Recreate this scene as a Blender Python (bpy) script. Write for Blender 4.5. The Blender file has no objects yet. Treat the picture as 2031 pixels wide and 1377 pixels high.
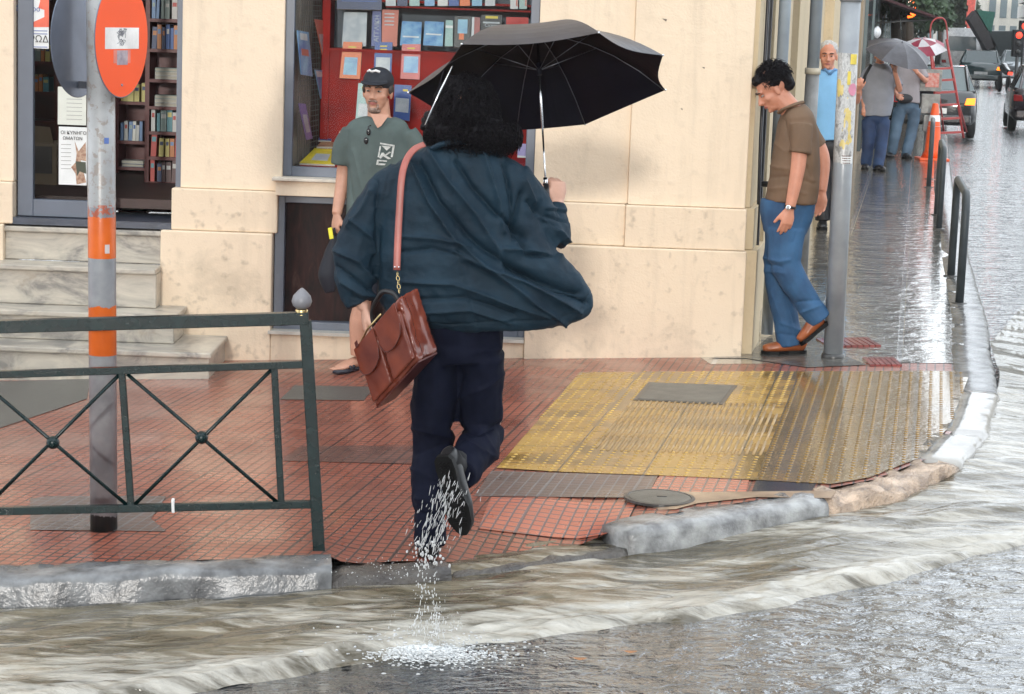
import bpy, bmesh, math, random
from mathutils import Vector, Matrix, noise
random.seed(7)
S = bpy.context.scene
# ------------------------------------------------------------------ camera
PW, PH, FPX, HC = 2031, 1377, 4200.0, 2.08
PITCH, ROLL = math.atan(655 / FPX), math.radians(2.1)
FW = Vector((0, math.cos(PITCH), -math.sin(PITCH)))
_r0 = Vector((1, 0, 0)); _u0 = _r0.cross(FW)
RT = _r0 * math.cos(ROLL) + _u0 * math.sin(ROLL)
UP = _u0 * math.cos(ROLL) - _r0 * math.sin(ROLL)
CAM = Vector((0, 0, HC))
cd = bpy.data.cameras.new('camera'); co = bpy.data.objects.new('camera', cd); S.collection.objects.link(co)
co.matrix_world = Matrix(((RT.x, UP.x, -FW.x, 0), (RT.y, UP.y, -FW.y, 0), (RT.z, UP.z, -FW.z, HC), (0, 0, 0, 1)))
cd.sensor_width = 36; cd.lens = FPX / PW * 36; cd.clip_end = 3000; cd.clip_start = 0.1
S.camera = co
# ------------------------------------------------------------------ world, flash lamp, exposure
SUN_DIR = Vector((0.060, 1, -0.155)).normalized()
w = bpy.data.worlds.new('World'); S.world = w; w.use_nodes = True
nt = w.node_tree; nt.nodes.clear()
sky = nt.nodes.new('ShaderNodeTexSky'); sky.sky_type = 'NISHITA'; sky.sun_disc = False
sky.sun_elevation = math.asin(-SUN_DIR.z); sky.sun_rotation = math.radians(180 + 3.4)
mx = nt.nodes.new('ShaderNodeMix'); mx.data_type = 'RGBA'; mx.inputs[0].default_value = 0.90
mx.inputs[7].default_value = (21.5, 23.0, 24.5, 1)
bg = nt.nodes.new('ShaderNodeBackground'); bg.inputs[1].default_value = 0.10
ou = nt.nodes.new('ShaderNodeOutputWorld')
nt.links.new(sky.outputs[0], mx.inputs[6]); nt.links.new(mx.outputs[2], bg.inputs[0]); nt.links.new(bg.outputs[0], ou.inputs[0])
sd = bpy.data.lights.new('flash_sun', 'SUN'); so = bpy.data.objects.new('flash_sun', sd); S.collection.objects.link(so)  # low directional lamp stands in for the camera flash
sd.energy = 1.35; sd.angle = math.radians(2.2); sd.color = (1.0, 0.95, 0.88)
so.rotation_euler = SUN_DIR.to_track_quat('-Z', 'Y').to_euler(); so.location = (0, -20, 10)
S.view_settings.view_transform = 'Standard'; S.view_settings.look = 'None'
S.view_settings.exposure = 0.06; S.view_settings.gamma = 1
S.cycles.use_denoising = True; S.cycles.max_bounces = 7; S.cycles.caustics_reflective = False; S.cycles.caustics_refractive = False
S.cycles.transparent_max_bounces = 12
# ------------------------------------------------------------------ helpers
def ray(px, py): return FW + RT * ((px - PW / 2) / FPX) + UP * ((PH / 2 - py) / FPX)
def at(px, py, Y):
    d = ray(px, py); return CAM + d * (Y / d.y)
def prj(p):
    d = p - CAM; z = d.dot(FW); return PW / 2 + FPX * d.dot(RT) / z, PH / 2 - FPX * d.dot(UP) / z
def G(x): return 0.045 * x if x < 2 else 0.09 + 0.045 * (1 - math.exp(-(x - 2)))
def gnd(px, py, off=0.0):
    d = ray(px, py); lo, hi = 1.0, 900.0
    for _ in range(50):
        m = (lo + hi) / 2; p = CAM + d * m
        if p.z - G(p.x) - off > 0: lo = m
        else: hi = m
    return CAM + d * lo
V = Vector
OFF = {}
def woff(o):
    return OFF.get(o.name, V((0, 0, 0))) if o else V((0, 0, 0))
class MB:
    def __init__(s): s.v = []; s.f = []; s.mi = []; s.cur = 0
    def add(s, vs, fs):
        b = len(s.v); s.v += [V(v) for v in vs]; s.f += [tuple(i + b for i in f) for f in fs]; s.mi += [s.cur] * len(fs); return s
    def box(s, x0, x1, y0, y1, z0, z1):
        return s.add([(x0, y0, z0), (x1, y0, z0), (x1, y1, z0), (x0, y1, z0), (x0, y0, z1), (x1, y0, z1), (x1, y1, z1), (x0, y1, z1)],
                     [(0, 3, 2, 1), (4, 5, 6, 7), (0, 1, 5, 4), (1, 2, 6, 5), (2, 3, 7, 6), (3, 0, 4, 7)])
    def obox(s, c, ax, ay, az):  # centre + half vectors
        c = V(c); ax = V(ax); ay = V(ay); az = V(az)
        return s.add([c - ax - ay - az, c + ax - ay - az, c + ax + ay - az, c - ax + ay - az, c - ax - ay + az, c + ax - ay + az, c + ax + ay + az, c - ax + ay + az],
                     [(0, 3, 2, 1), (4, 5, 6, 7), (0, 1, 5, 4), (1, 2, 6, 5), (2, 3, 7, 6), (3, 0, 4, 7)])
    def tube(s, pts, r, n=10, ref=None, ell=1.0, cap=True):
        """loft of ellipses along pts; r scalar or list; entries may be (ra, rb)"""
        pts = [V(p) for p in pts]; m = len(pts)
        if not isinstance(r, (list, tuple)): r = [r] * m
        vs = []; prev = None
        for i, p in enumerate(pts):
            t = (pts[min(i + 1, m - 1)] - pts[max(i - 1, 0)])
            if t.length < 1e-9: t = V((0, 0, 1))
            t.normalize()
            if prev is None:
                a = V(ref) if ref is not None else (V((0, 0, 1)) if abs(t.z) < 0.9 else V((1, 0, 0)))
            else: a = prev if ref is None else V(ref)
            a = a - t * a.dot(t)
            if a.length < 1e-6: a = t.orthogonal()
            a.normalize(); b = t.cross(a); prev = a
            ra, rb = r[i] if isinstance(r[i], (list, tuple)) else (r[i], r[i] * ell)
            for k in range(n):
                q = 2 * math.pi * k / n
                vs.append(p + a * (ra * math.cos(q)) + b * (rb * math.sin(q)))
        fs = [(i * n + k, i * n + (k + 1) % n, (i + 1) * n + (k + 1) % n, (i + 1) * n + k) for i in range(m - 1) for k in range(n)]
        if cap: fs += [tuple(range(n - 1, -1, -1)), tuple(range((m - 1) * n, m * n))]
        return s.add(vs, fs)
    def ell(s, c, ax, ay, az, n=14, m=9):
        c = V(c); ax = V(ax); ay = V(ay); az = V(az)
        vs = [c - az]
        for j in range(1, m):
            th = math.pi * j / m
            for k in range(n):
                q = 2 * math.pi * k / n
                vs.append(c - az * math.cos(th) + (ax * math.cos(q) + ay * math.sin(q)) * math.sin(th))
        vs.append(c + az); fs = []
        for k in range(n): fs.append((0, 1 + (k + 1) % n, 1 + k))
        for j in range(m - 2):
            for k in range(n):
                a = 1 + j * n + k; b = 1 + j * n + (k + 1) % n; fs.append((a, b, b + n, a + n))
        l = len(vs) - 1; o = 1 + (m - 2) * n
        for k in range(n): fs.append((o + k, o + (k + 1) % n, l))
        return s.add(vs, fs)
    def sph(s, c, r, n=12, m=8): return s.ell(c, (r, 0, 0), (0, r, 0), (0, 0, r), n, m)
    def quad(s, a, b, c, d): return s.add([a, b, c, d], [(0, 1, 2, 3)])
    def lathe(s, c, prof, n=20, axis=V((0, 0, 1))):
        axis = V(axis).normalized(); a = axis.orthogonal().normalized(); b = axis.cross(a); c = V(c); vs = []
        for r, h in prof:
            for k in range(n):
                q = 2 * math.pi * k / n; vs.append(c + axis * h + (a * math.cos(q) + b * math.sin(q)) * max(r, 1e-4))
        m = len(prof)
        fs = [(i * n + k, i * n + (k + 1) % n, (i + 1) * n + (k + 1) % n, (i + 1) * n + k) for i in range(m - 1) for k in range(n)]
        fs += [tuple(range(n - 1, -1, -1)), tuple(range((m - 1) * n, m * n))]
        return s.add(vs, fs)
    def prism(s, poly, d):  # poly 3-D points, extruded by vector d
        n = len(poly); d = V(d); vs = [V(p) for p in poly] + [V(p) + d for p in poly]
        fs = [tuple(range(n - 1, -1, -1)), tuple(range(n, 2 * n))] + [(i, (i + 1) % n, n + (i + 1) % n, n + i) for i in range(n)]
        return s.add(vs, fs)
    def build(s, name, mat, parent=None, smooth=False, bevel=0, fix=True):
        me = bpy.data.meshes.new(name); o = V(woff(parent))
        me.from_pydata([tuple(v - o) for v in s.v], [], s.f)
        mats = mat if isinstance(mat, (list, tuple)) else [mat]
        for m in mats: me.materials.append(m)
        if len(mats) > 1: me.polygons.foreach_set('material_index', s.mi)
        if fix:
            bm = bmesh.new(); bm.from_mesh(me); bmesh.ops.recalc_face_normals(bm, faces=bm.faces); bm.to_mesh(me); bm.free()
        if smooth: me.polygons.foreach_set('use_smooth', [True] * len(me.polygons))
        me.update()
        ob = bpy.data.objects.new(name, me); S.collection.objects.link(ob)
        if parent: ob.parent = parent
        OFF[ob.name] = o
        if bevel:
            b = ob.modifiers.new('b', 'BEVEL'); b.width = bevel; b.segments = 2; b.limit_method = 'ANGLE'
        if smooth == 'auto':
            pass
        return ob
def tag(o, label=None, cat=None, group=None, kind=None):
    if label: o['label'] = label
    if cat: o['category'] = cat
    if group: o['group'] = group
    if kind: o['kind'] = kind
    return o
def root(name, loc, label, cat, group=None):
    e = bpy.data.objects.new(name, None); S.collection.objects.link(e); e.location = loc
    OFF[e.name] = V(loc); e.empty_display_size = 0.1
    return tag(e, label, cat, group)
def remesh(mb, voxel, smooth=4, fac=0.5):
    """closed shapes -> one continuous skin (voxel union, then relaxed); returns bmesh-ready MB"""
    me = bpy.data.meshes.new('t'); me.from_pydata([tuple(v) for v in mb.v], [], mb.f)
    bm = bmesh.new(); bm.from_mesh(me); bmesh.ops.recalc_face_normals(bm, faces=bm.faces); bm.to_mesh(me); bm.free()
    ob = bpy.data.objects.new('t', me); S.collection.objects.link(ob)
    r = ob.modifiers.new('r', 'REMESH'); r.mode = 'VOXEL'; r.voxel_size = voxel; r.adaptivity = 0
    if smooth:
        sm = ob.modifiers.new('s', 'SMOOTH'); sm.factor = fac; sm.iterations = smooth
    dg = bpy.context.evaluated_depsgraph_get(); ev = ob.evaluated_get(dg)
    m2 = bpy.data.meshes.new_from_object(ev)
    out = MB(); out.v = [v.co.copy() for v in m2.vertices]; out.f = [tuple(p.vertices) for p in m2.polygons]; out.mi = [0] * len(out.f)
    out.n = [v.normal.copy() for v in m2.vertices]
    bpy.data.objects.remove(ob); bpy.data.meshes.remove(me); bpy.data.meshes.remove(m2)
    return out
def displace(mb, fn):
    for i, v in enumerate(mb.v): mb.v[i] = v + mb.n[i] * fn(v)
    return mb
def crom(pts, k=6):
    pts = [V(p) for p in pts]; out = []
    for i in range(len(pts) - 1):
        p0 = pts[max(i - 1, 0)]; p1 = pts[i]; p2 = pts[i + 1]; p3 = pts[min(i + 2, len(pts) - 1)]
        for j in range(k):
            t = j / k
            out.append(0.5 * ((2 * p1) + (p2 - p0) * t + (2 * p0 - 5 * p1 + 4 * p2 - p3) * t * t + (3 * p1 - p0 - 3 * p2 + p3) * t ** 3))
    out.append(pts[-1]); return out
def lerp(a, b, t): return a + (b - a) * t
def resamp(vals, m):
    out = []; n = len(vals)
    for i in range(m):
        t = i * (n - 1) / (m - 1); k = min(int(t), n - 2); f = t - k; f = f * f * (3 - 2 * f) * 0.5 + f * 0.5
        a, b = vals[k], vals[k + 1]
        if isinstance(a, (list, tuple)): out.append((lerp(a[0], b[0], f), lerp(a[1], b[1], f)))
        else: out.append(lerp(a, b, f))
    return out
def limb(mb, pts, rr, k=6, n=16, ref=None):
    c = crom(pts, k); return mb.tube(c, resamp(rr, len(c)), n, ref)
# ------------------------------------------------------------------ materials
MATS = {}
def nd(t, typ, **kw):
    n = t.nodes.new(typ)
    for k, v in kw.items(): setattr(n, k, v)
    return n
def base(name):
    m = bpy.data.materials.new(name); m.use_nodes = True; t = m.node_tree; t.nodes.clear()
    o = nd(t, 'ShaderNodeOutputMaterial'); p = nd(t, 'ShaderNodeBsdfPrincipled'); t.links.new(p.outputs[0], o.inputs[0])
    return m, t, p, o
def ramp(t, src, stops):
    r = nd(t, 'ShaderNodeValToRGB'); e = r.color_ramp.elements
    while len(e) < len(stops): e.new(0.5)
    for i, (p, c) in enumerate(stops):
        e[i].position = p; e[i].color = (*c, 1) if len(c) == 3 else c
    t.links.new(src, r.inputs[0]); return r.outputs[0]
def coords(t, rot=(0, 0, 0), sc=(1, 1, 1)):
    c = nd(t, 'ShaderNodeTexCoord'); mp = nd(t, 'ShaderNodeMapping'); mp.inputs[2].default_value = rot; mp.inputs[3].default_value = sc
    t.links.new(c.outputs['Object'], mp.inputs[0]); return mp.outputs[0]
def nz(t, vec, scale, detail=4, rough=0.55, dist=0.0):
    n = nd(t, 'ShaderNodeTexNoise'); n.inputs['Scale'].default_value = scale; n.inputs['Detail'].default_value = detail
    n.inputs['Roughness'].default_value = rough; n.inputs['Distortion'].default_value = dist
    t.links.new(vec, n.inputs['Vector']); return n.outputs[0]
def mixc(t, fac, a, b, mode='MIX'):
    m = nd(t, 'ShaderNodeMix'); m.data_type = 'RGBA'; m.blend_type = mode
    for i, x in ((0, fac), (6, a), (7, b)):
        if isinstance(x, (int, float)): m.inputs[i].default_value = x
        elif isinstance(x, tuple): m.inputs[i].default_value = (*x, 1) if len(x) == 3 else x
        else: t.links.new(x, m.inputs[i])
    return m.outputs[2]
def mth(t, op, a, b=None, clamp=False):
    m = nd(t, 'ShaderNodeMath'); m.operation = op; m.use_clamp = clamp
    for i, x in ((0, a), (1, b)):
        if x is None: continue
        if isinstance(x, (int, float)): m.inputs[i].default_value = x
        else: t.links.new(x, m.inputs[i])
    return m.outputs[0]
def bump(t, p, h, strength=0.3, dist=0.01, nrm=None):
    b = nd(t, 'ShaderNodeBump'); b.inputs['Strength'].default_value = strength; b.inputs['Distance'].default_value = dist
    t.links.new(h, b.inputs['Height'])
    if nrm is not None: t.links.new(nrm, b.inputs['Normal'])
    if p is not None: t.links.new(b.outputs[0], p.inputs['Normal'])
    return b.outputs[0]
def mat(name, col, rough=0.6, metal=0.0, var=0.18, scale=8, bmp=0.15, bd=0.004, col2=None, spec=0.5, coat=0, sheen=0, trans=0, rot=(0, 0, 0), sc=(1, 1, 1), det=5):
    if name in MATS: return MATS[name]
    m, t, p, o = base(name); c = coords(t, rot, sc); n = nz(t, c, scale, det)
    dark = tuple(x * (1 - var) for x in col) if col2 is None else col2
    lite = tuple(min(1, x * (1 + var)) for x in col) if col2 is None else col
    t.links.new(ramp(t, n, [(0.32, dark), (0.68, lite)]), p.inputs['Base Color'])
    p.inputs['Roughness'].default_value = rough; p.inputs['Metallic'].default_value = metal
    p.inputs['Specular IOR Level'].default_value = spec; p.inputs['Coat Weight'].default_value = coat
    p.inputs['Coat Roughness'].default_value = 0.08
    if sheen: p.inputs['Sheen Weight'].default_value = sheen
    if bmp: bump(t, p, nz(t, c, scale * 6, 4), bmp, bd)
    MATS[name] = m; return m
def emit(name, col, st):
    if name in MATS: return MATS[name]
    m, t, p, o = base(name); p.inputs['Base Color'].default_value = (*col, 1); p.inputs['Emission Color'].default_value = (*col, 1)
    p.inputs['Emission Strength'].default_value = st; MATS[name] = m; return m
def glass(name, tint=(0.9, 0.95, 0.95), gloss=1.0, rough=0.02):
    if name in MATS: return MATS[name]
    m, t, p, o = base(name); t.nodes.remove(p)
    a = nd(t, 'ShaderNodeBsdfTransparent'); a.inputs[0].default_value = (*tint, 1)
    b = nd(t, 'ShaderNodeBsdfGlossy'); b.inputs['Roughness'].default_value = rough
    f = nd(t, 'ShaderNodeFresnel'); f.inputs[0].default_value = 1.45
    x = nd(t, 'ShaderNodeMixShader'); t.links.new(mth(t, 'MULTIPLY', f.outputs[0], gloss), x.inputs[0])
    t.links.new(a.outputs[0], x.inputs[1]); t.links.new(b.outputs[0], x.inputs[2]); t.links.new(x.outputs[0], o.inputs[0])
    MATS[name] = m; return m
def text(name, s, loc, right, up, size, m, parent=None, depth=0.0008, align='CENTER'):
    """lettering as a real thin mesh lying in the plane right/up"""
    c = bpy.data.curves.new(name, 'FONT'); c.body = s; c.size = size; c.extrude = depth; c.align_x = align; c.align_y = 'CENTER'; c.resolution_u = 3
    o = bpy.data.objects.new(name, c); S.collection.objects.link(o)
    dg = bpy.context.evaluated_depsgraph_get(); me = bpy.data.meshes.new_from_object(o.evaluated_get(dg)); bpy.data.objects.remove(o)
    right = V(right).normalized(); up = V(up).normalized(); nn = right.cross(up); off = woff(parent)
    for v in me.vertices: v.co = V(loc) + right * v.co.x + up * v.co.y + nn * v.co.z - off
    me.materials.clear(); me.materials.append(m)
    ob = bpy.data.objects.new(name, me); S.collection.objects.link(ob); OFF[ob.name] = off
    if parent: ob.parent = parent
    return ob
# ------------------------------------------------------------------ ground
TA = math.radians(11)          # paving axes against the world axes
KERB = [(-9, 7.05), (-1.9, 7.76), (-0.66, 7.90), (-0.2, 8.02), (0.51, 8.42), (1.40, 8.97), (1.78, 9.25), (2.12, 9.72), (2.42, 10.5), (2.72, 11.6),
        (2.98, 13.0), (3.3, 14.6), (3.9, 18.0), (4.42, 20.8), (5.45, 26.5), (6.7, 33.0), (9.2, 46), (19.3, 98)]
def kerb_y(x):
    for (a, b), (c, d) in zip(KERB, KERB[1:]):
        if a <= x <= c: return b + (d - b) * (x - a) / (c - a)
    return 7
def offset_line(line, d):
    out = []
    for i, (x, y) in enumerate(line):
        a = V(line[max(i - 1, 0)]); b = V(line[min(i + 1, len(line) - 1)]); t = (V((b.x, b.y)) - V((a.x, a.y))).normalized()
        out.append((x - t.y * d, y + t.x * d))
    return out
def dist_kerb(x, y):
    p = V((x, y)); best = 9
    for a, b in zip(KERB, KERB[1:]):
        a = V(a); b = V(b); t = max(0, min(1, (p - a).dot(b - a) / (b - a).length_squared)); best = min(best, (a + (b - a) * t - p).length)
    return best
def sstep(a, b, x):
    t = max(0, min(1, (x - a) / (b - a))); return t * t * (3 - 2 * t)
def Gp(x, y):
    """pavement height: gentle rise to the right, dished where the kerb is dropped"""
    z = G(x)
    if -1.2 < x < 1.0 and y < 9.6:
        z -= (0.045 + 0.04 * sstep(-0.45, -0.05, x)) * (1 - sstep(0.05, 0.75, dist_kerb(x, y))) * sstep(-0.70, -0.60, x) * (1 - sstep(0.25, 0.62, x))
    return z
def sheet(name, poly, dz, m, xs=(), ys=(), kind='structure', fn=None, rough=0.0):
    bm = bmesh.new(); bm.faces.new([bm.verts.new((x, y, 0)) for x, y in poly])
    def cut(co, no):
        bmesh.ops.bisect_plane(bm, geom=bm.verts[:] + bm.edges[:] + bm.faces[:], plane_co=co, plane_no=no)
    for x in xs: cut((x, 0, 0), (1, 0, 0))
    for y in ys: cut((0, y, 0), (0, 1, 0))
    f = fn or (lambda x, y: G(x))
    for v in bm.verts: v.co.z = f(v.co.x, v.co.y) + dz + (rough * noise.noise(v.co * 1.7) if rough else 0)
    bmesh.ops.triangulate(bm, faces=bm.faces[:]); bmesh.ops.recalc_face_normals(bm, faces=bm.faces)
    me = bpy.data.meshes.new(name); bm.to_mesh(me); bm.free(); me.materials.append(m)
    if me.polygons and me.polygons[0].normal.z < 0: me.flip_normals()
    me.polygons.foreach_set('use_smooth', [True] * len(me.polygons))
    o = bpy.data.objects.new(name, me); S.collection.objects.link(o); OFF[o.name] = V((0, 0, 0)); o['kind'] = kind; return o
fr = lambda a, b, s: [a + s * i for i in range(int((b - a) / s) + 1)]
# wet asphalt: rain-ruffled film of water
m, t, p, o = base('wet_asphalt'); c = coords(t)
flow = coords(t, (0, 0, math.radians(-14)), (0.75, 1.35, 1))
a = nz(t, c, 60, 3); b = nz(t, flow, 10, 4, 0.55, 0.3); b2 = nz(t, flow, 2.4, 3, 0.5)
p.inputs['Coat Weight'].default_value = 1.0; p.inputs['Coat Roughness'].default_value = 0.06; p.inputs['Specular IOR Level'].default_value = 1.0
t.links.new(ramp(t, a, [(0.3, (0.020, 0.024, 0.029)), (0.7, (0.055, 0.060, 0.066))]), p.inputs['Base Color'])
t.links.new(ramp(t, b2, [(0.3, (0.05,) * 3), (0.7, (0.11,) * 3)]), p.inputs['Roughness']); p.inputs['IOR'].default_value = 1.5
h = mth(t, 'ADD', mth(t, 'MULTIPLY', b, 1.0), mth(t, 'MULTIPLY', b2, 1.2))
bn_ = bump(t, p, h, 1.0, 0.034); t.links.new(bn_, p.inputs['Coat Normal'])
M_ROAD = m
# red paviors: 40 cm tiles, each of 5 cm squares
def pavers(name, cA, cB, groove, tile=0.40, n=8, stain=(0.07, 0.05, 0.045), rmin=0.12, rmax=0.42):
    m, t, p, o = base(name); c = coords(t, (0, 0, TA), (1, 1, 1))
    def grid(s, mort):
        br = nd(t, 'ShaderNodeTexBrick'); br.offset = 0; br.squash = 1
        br.inputs['Scale'].default_value = 1; br.inputs['Mortar Size'].default_value = mort; br.inputs['Mortar Smooth'].default_value = 0.3
        br.inputs['Brick Width'].default_value = s; br.inputs['Row Height'].default_value = s; br.inputs['Bias'].default_value = 0
        br.inputs['Color1'].default_value = (0, 0, 0, 1); br.inputs['Color2'].default_value = (1, 1, 1, 1); br.inputs['Mortar'].default_value = (0.5, 0.5, 0.5, 1)
        t.links.new(c, br.inputs['Vector']); return br
    g1 = grid(tile / n, 0.0050); g2 = grid(tile, 0.008)
    n1 = nz(t, c, 1.3, 5, 0.6); n2 = nz(t, c, 35, 4)
    col = mixc(t, g2.outputs[0], cA, cB)
    col = mixc(t, mth(t, 'MULTIPLY', g1.outputs[0], 0.22), col, tuple(x * 0.62 for x in cA))
    st = ramp(t, n1, [(0.40, (0, 0, 0)), (0.70, (0.75, 0.75, 0.75))])
    col = mixc(t, mth(t, 'MULTIPLY', st, 0.42), col, stain)
    col = mixc(t, mth(t, 'MULTIPLY', n2, 0.30), col, (0.32, 0.16, 0.10))
    gr = mth(t, 'MAXIMUM', g1.outputs['Fac'], g2.outputs['Fac'])
    col = mixc(t, gr, col, groove); t.links.new(col, p.inputs['Base Color'])
    t.links.new(ramp(t, nz(t, c, 2.2, 4), [(0.35, (rmin,) * 3), (0.65, (rmax,) * 3)]), p.inputs['Roughness']); p.inputs['Coat Weight'].default_value = .18; p.inputs['Coat Roughness'].default_value = .15
    h = mth(t, 'ADD', mth(t, 'MULTIPLY', gr, -1.0), mth(t, 'MULTIPLY', n2, 0.4)); bump(t, p, h, 0.6, 0.004)
    return m
M_RED = pavers('red_paviors', (0.37, 0.098, 0.060), (0.28, 0.068, 0.043), (0.05, 0.030, 0.028))
M_DARKP = pavers('dark_paviors', (0.115, 0.085, 0.08), (0.08, 0.068, 0.065), (0.16, 0.15, 0.15), rmin=0.2, rmax=0.5)
M_BRIGHTP = pavers('new_red_paviors', (0.60, 0.17, 0.10), (0.55, 0.15, 0.095), (0.14, 0.10, 0.10))
# stone slabs of the side pavement, water lying in the joints
m, t, p, o = base('wet_stone_slabs'); c = coords(t, (0, 0, math.radians(10.5)), (1, 1, 1))
br = nd(t, 'ShaderNodeTexBrick'); br.offset = 0
for k, v in (('Scale', 1), ('Mortar Size', 0.018), ('Mortar Smooth', 0.2), ('Brick Width', 0.55), ('Row Height', 0.50), ('Bias', 0)): br.inputs[k].default_value = v
br.inputs['Color1'].default_value = (0.30, 0.275, 0.24, 1); br.inputs['Color2'].default_value = (0.20, 0.185, 0.16, 1); br.inputs['Mortar'].default_value = (0.6, 0.6, 0.6, 1)
t.links.new(c, br.inputs['Vector']); n1 = nz(t, c, 4, 5); n2 = nz(t, c, 1.1, 3)
t.links.new(mixc(t, mth(t, 'MULTIPLY', n1, 0.5), br.outputs[0], (0.09, 0.075, 0.06)), p.inputs['Base Color'])
rr = ramp(t, n1, [(0.42, (0.05,) * 3), (0.66, (0.26,) * 3)]); t.links.new(mixc(t, br.outputs['Fac'], rr, (0.03, 0.03, 0.03)), p.inputs['Roughness'])
bump(t, p, mth(t, 'ADD', mth(t, 'MULTIPLY', br.outputs['Fac'], -0.6), mth(t, 'MULTIPLY', n1, 0.8)), 0.35, 0.005); p.inputs['Coat Weight'].default_value = 1; p.inputs['Specular IOR Level'].default_value = .9; p.inputs['Coat Roughness'].default_value = .09; t.links.new(bump(t, None, mth(t, 'ADD', mth(t, 'MULTIPLY', br.outputs['Fac'], -0.6), nz(t, c, 7, 4)), 1.0, .012), p.inputs['Coat Normal']); M_SLAB = m
M_KERB = mat('kerb_stone', (0.27, 0.28, 0.29), 0.22, scale=8, col2=(0.07, 0.07, 0.075), bmp=0.4, bd=0.008)
M_KERBP = mat('broken_kerb_stone', (0.72, 0.54, 0.40), 0.2, scale=13, col2=(0.24, 0.18, 0.14), bmp=0.9, bd=0.02)
M_MARBLE = None
# road
rd = sheet('road', [(-60, -12), (60, -12), (160, 60), (160, 700), (-60, 700), (-60, -12)][:5], -0.15, M_ROAD, xs=(-8, -3, 0, 2, 2.3, 2.6, 3, 3.5, 4, 5, 7, 12, 30), ys=(0, 5, 8, 12, 20, 40, 90, 200))
inner = offset_line(KERB, 0.17)
cuts_x = fr(-1.2, 1.0, 0.08) + [2, 2.2, 2.4, 2.7, 3, 3.4, 4, 5, 7]
SW = lambda Y: 1.50 + 0.185 * (Y - 13.1)      # side wall line
pl = [p for p in inner if p[1] < 12.6]
pave = [p for p in pl] + [[(a + (c - a) * (12.60 - b) / (d - b), 12.60) for (a, b), (c, d) in zip(inner, inner[1:]) if b <= 12.6 <= d][0], (1.9, 12.60), (1.6, 13.3), (-9, 13.3)]
sheet('pavement', pave, 0, M_RED, xs=cuts_x, ys=fr(7.7, 9.4, 0.08), fn=Gp)
ir = [p for p in inner if p[1] > 12.6]
def in_at(y):
    for (a, b), (c, d) in zip(inner, inner[1:]):
        if b <= y <= d: return (a + (c - a) * (y - b) / (d - b), y)
side = [in_at(12.62)] + ir + [(SW(98) - 0.4, 98), (SW(13.3) - 0.4, 13.0), (1.2, 12.60)]
sheet('side_pavement', side, 0.001, M_SLAB, xs=(2, 2.2, 2.4, 2.7, 3, 3.4, 4, 5, 7), ys=(14, 16, 20, 30, 50))
# grey worn apron at the building corner, brick band, dark patches of the pavement
def gp(*pp, off=0): return [tuple(gnd(x, y, off)[:2]) for x, y in pp]
M_WORN = mat('worn_cement', (0.20, 0.19, 0.17), 0.13, scale=3.5, col2=(0.055, 0.052, 0.047), bmp=0.5, bd=0.012)
sheet('cement_patch', gp((1405, 712), (1500, 690), (1560, 640), (1625, 640), (1660, 700), (1720, 725), (1600, 730), (1480, 712)), 0.004, M_WORN)
M_BR = mat('brick_band', (0.36, 0.10, 0.09), 0.15, scale=6, col2=(0.16, 0.05, 0.05))
def bricks(name, a, b, depth, n, mt):
    A, B = gnd(*a), gnd(*b); mb = MB(); d = (B - A); u = V((0, 0, 1)).cross(d).normalized() * depth
    for i in range(n):
        p0 = A + d * ((i + 0.08) / n); p1 = A + d * ((i + 0.92) / n)
        for q in (p0, p1): q.z = G(q.x)
        mb.prism([p0, p1, p1 + u, p0 + u], (0, 0, 0.012))
    o = mb.build(name, mt); o['kind'] = 'structure'; return o
bricks('brick_band', (1642, 690), (1748, 688), 0.32, 9, M_BR)
bricks('brick_band', (1725, 727), (1790, 727), 0.28, 6, M_BR)
M_ASPH = mat('old_asphalt_patch', (0.075, 0.078, 0.075), 0.28, scale=30, bmp=0.5, bd=0.008)
sheet('asphalt_patch', gp((-250, 762), (0, 758), (60, 756), (180, 752), (172, 792), (90, 820), (0, 850), (-250, 900)), 0.003, M_ASPH)
M_WINE = pavers('wine_paviors', (0.15, 0.060, 0.050), (0.12, 0.050, 0.042), (0.05, 0.035, 0.035))
for nm, q, mt in (('service_cover', ((555, 793), (585, 765), (742, 768), (722, 795)), M_ASPH),
                  ('cement_patch', ((60, 990), (100, 985), (330, 985), (300, 1030), (330, 1055), (60, 1052)), M_DARKP),
                  ('cement_patch', ((560, 915), (600, 886), (860, 884), (850, 922)), M_WINE),
                  ('cement_patch', ((975, 935), (1305, 944), (1285, 985), (1250, 987), (940, 985)), M_DARKP)):
    sheet(nm, gp(*q), 0.0025, mt, fn=Gp)
sheet('new_pavior_patch', gp((1310, 943), (1486, 952), (1478, 982), (1289, 975)), 0.0032, M_BRIGHTP)
sheet('new_pavior_patch', gp((975, 988), (1262, 996), (1240, 1040), (950, 1036)), 0.0038, M_BRIGHTP, fn=Gp, xs=fr(-0.4, 0.6, 0.1), ys=fr(8.2, 9.4, 0.1))
sheet('black_pavior_patch', gp((1500, 952), (1620, 958), (1610, 976), (1488, 984)), 0.003, mat('black_pavior', (0.03, 0.032, 0.04), 0.2))
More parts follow.
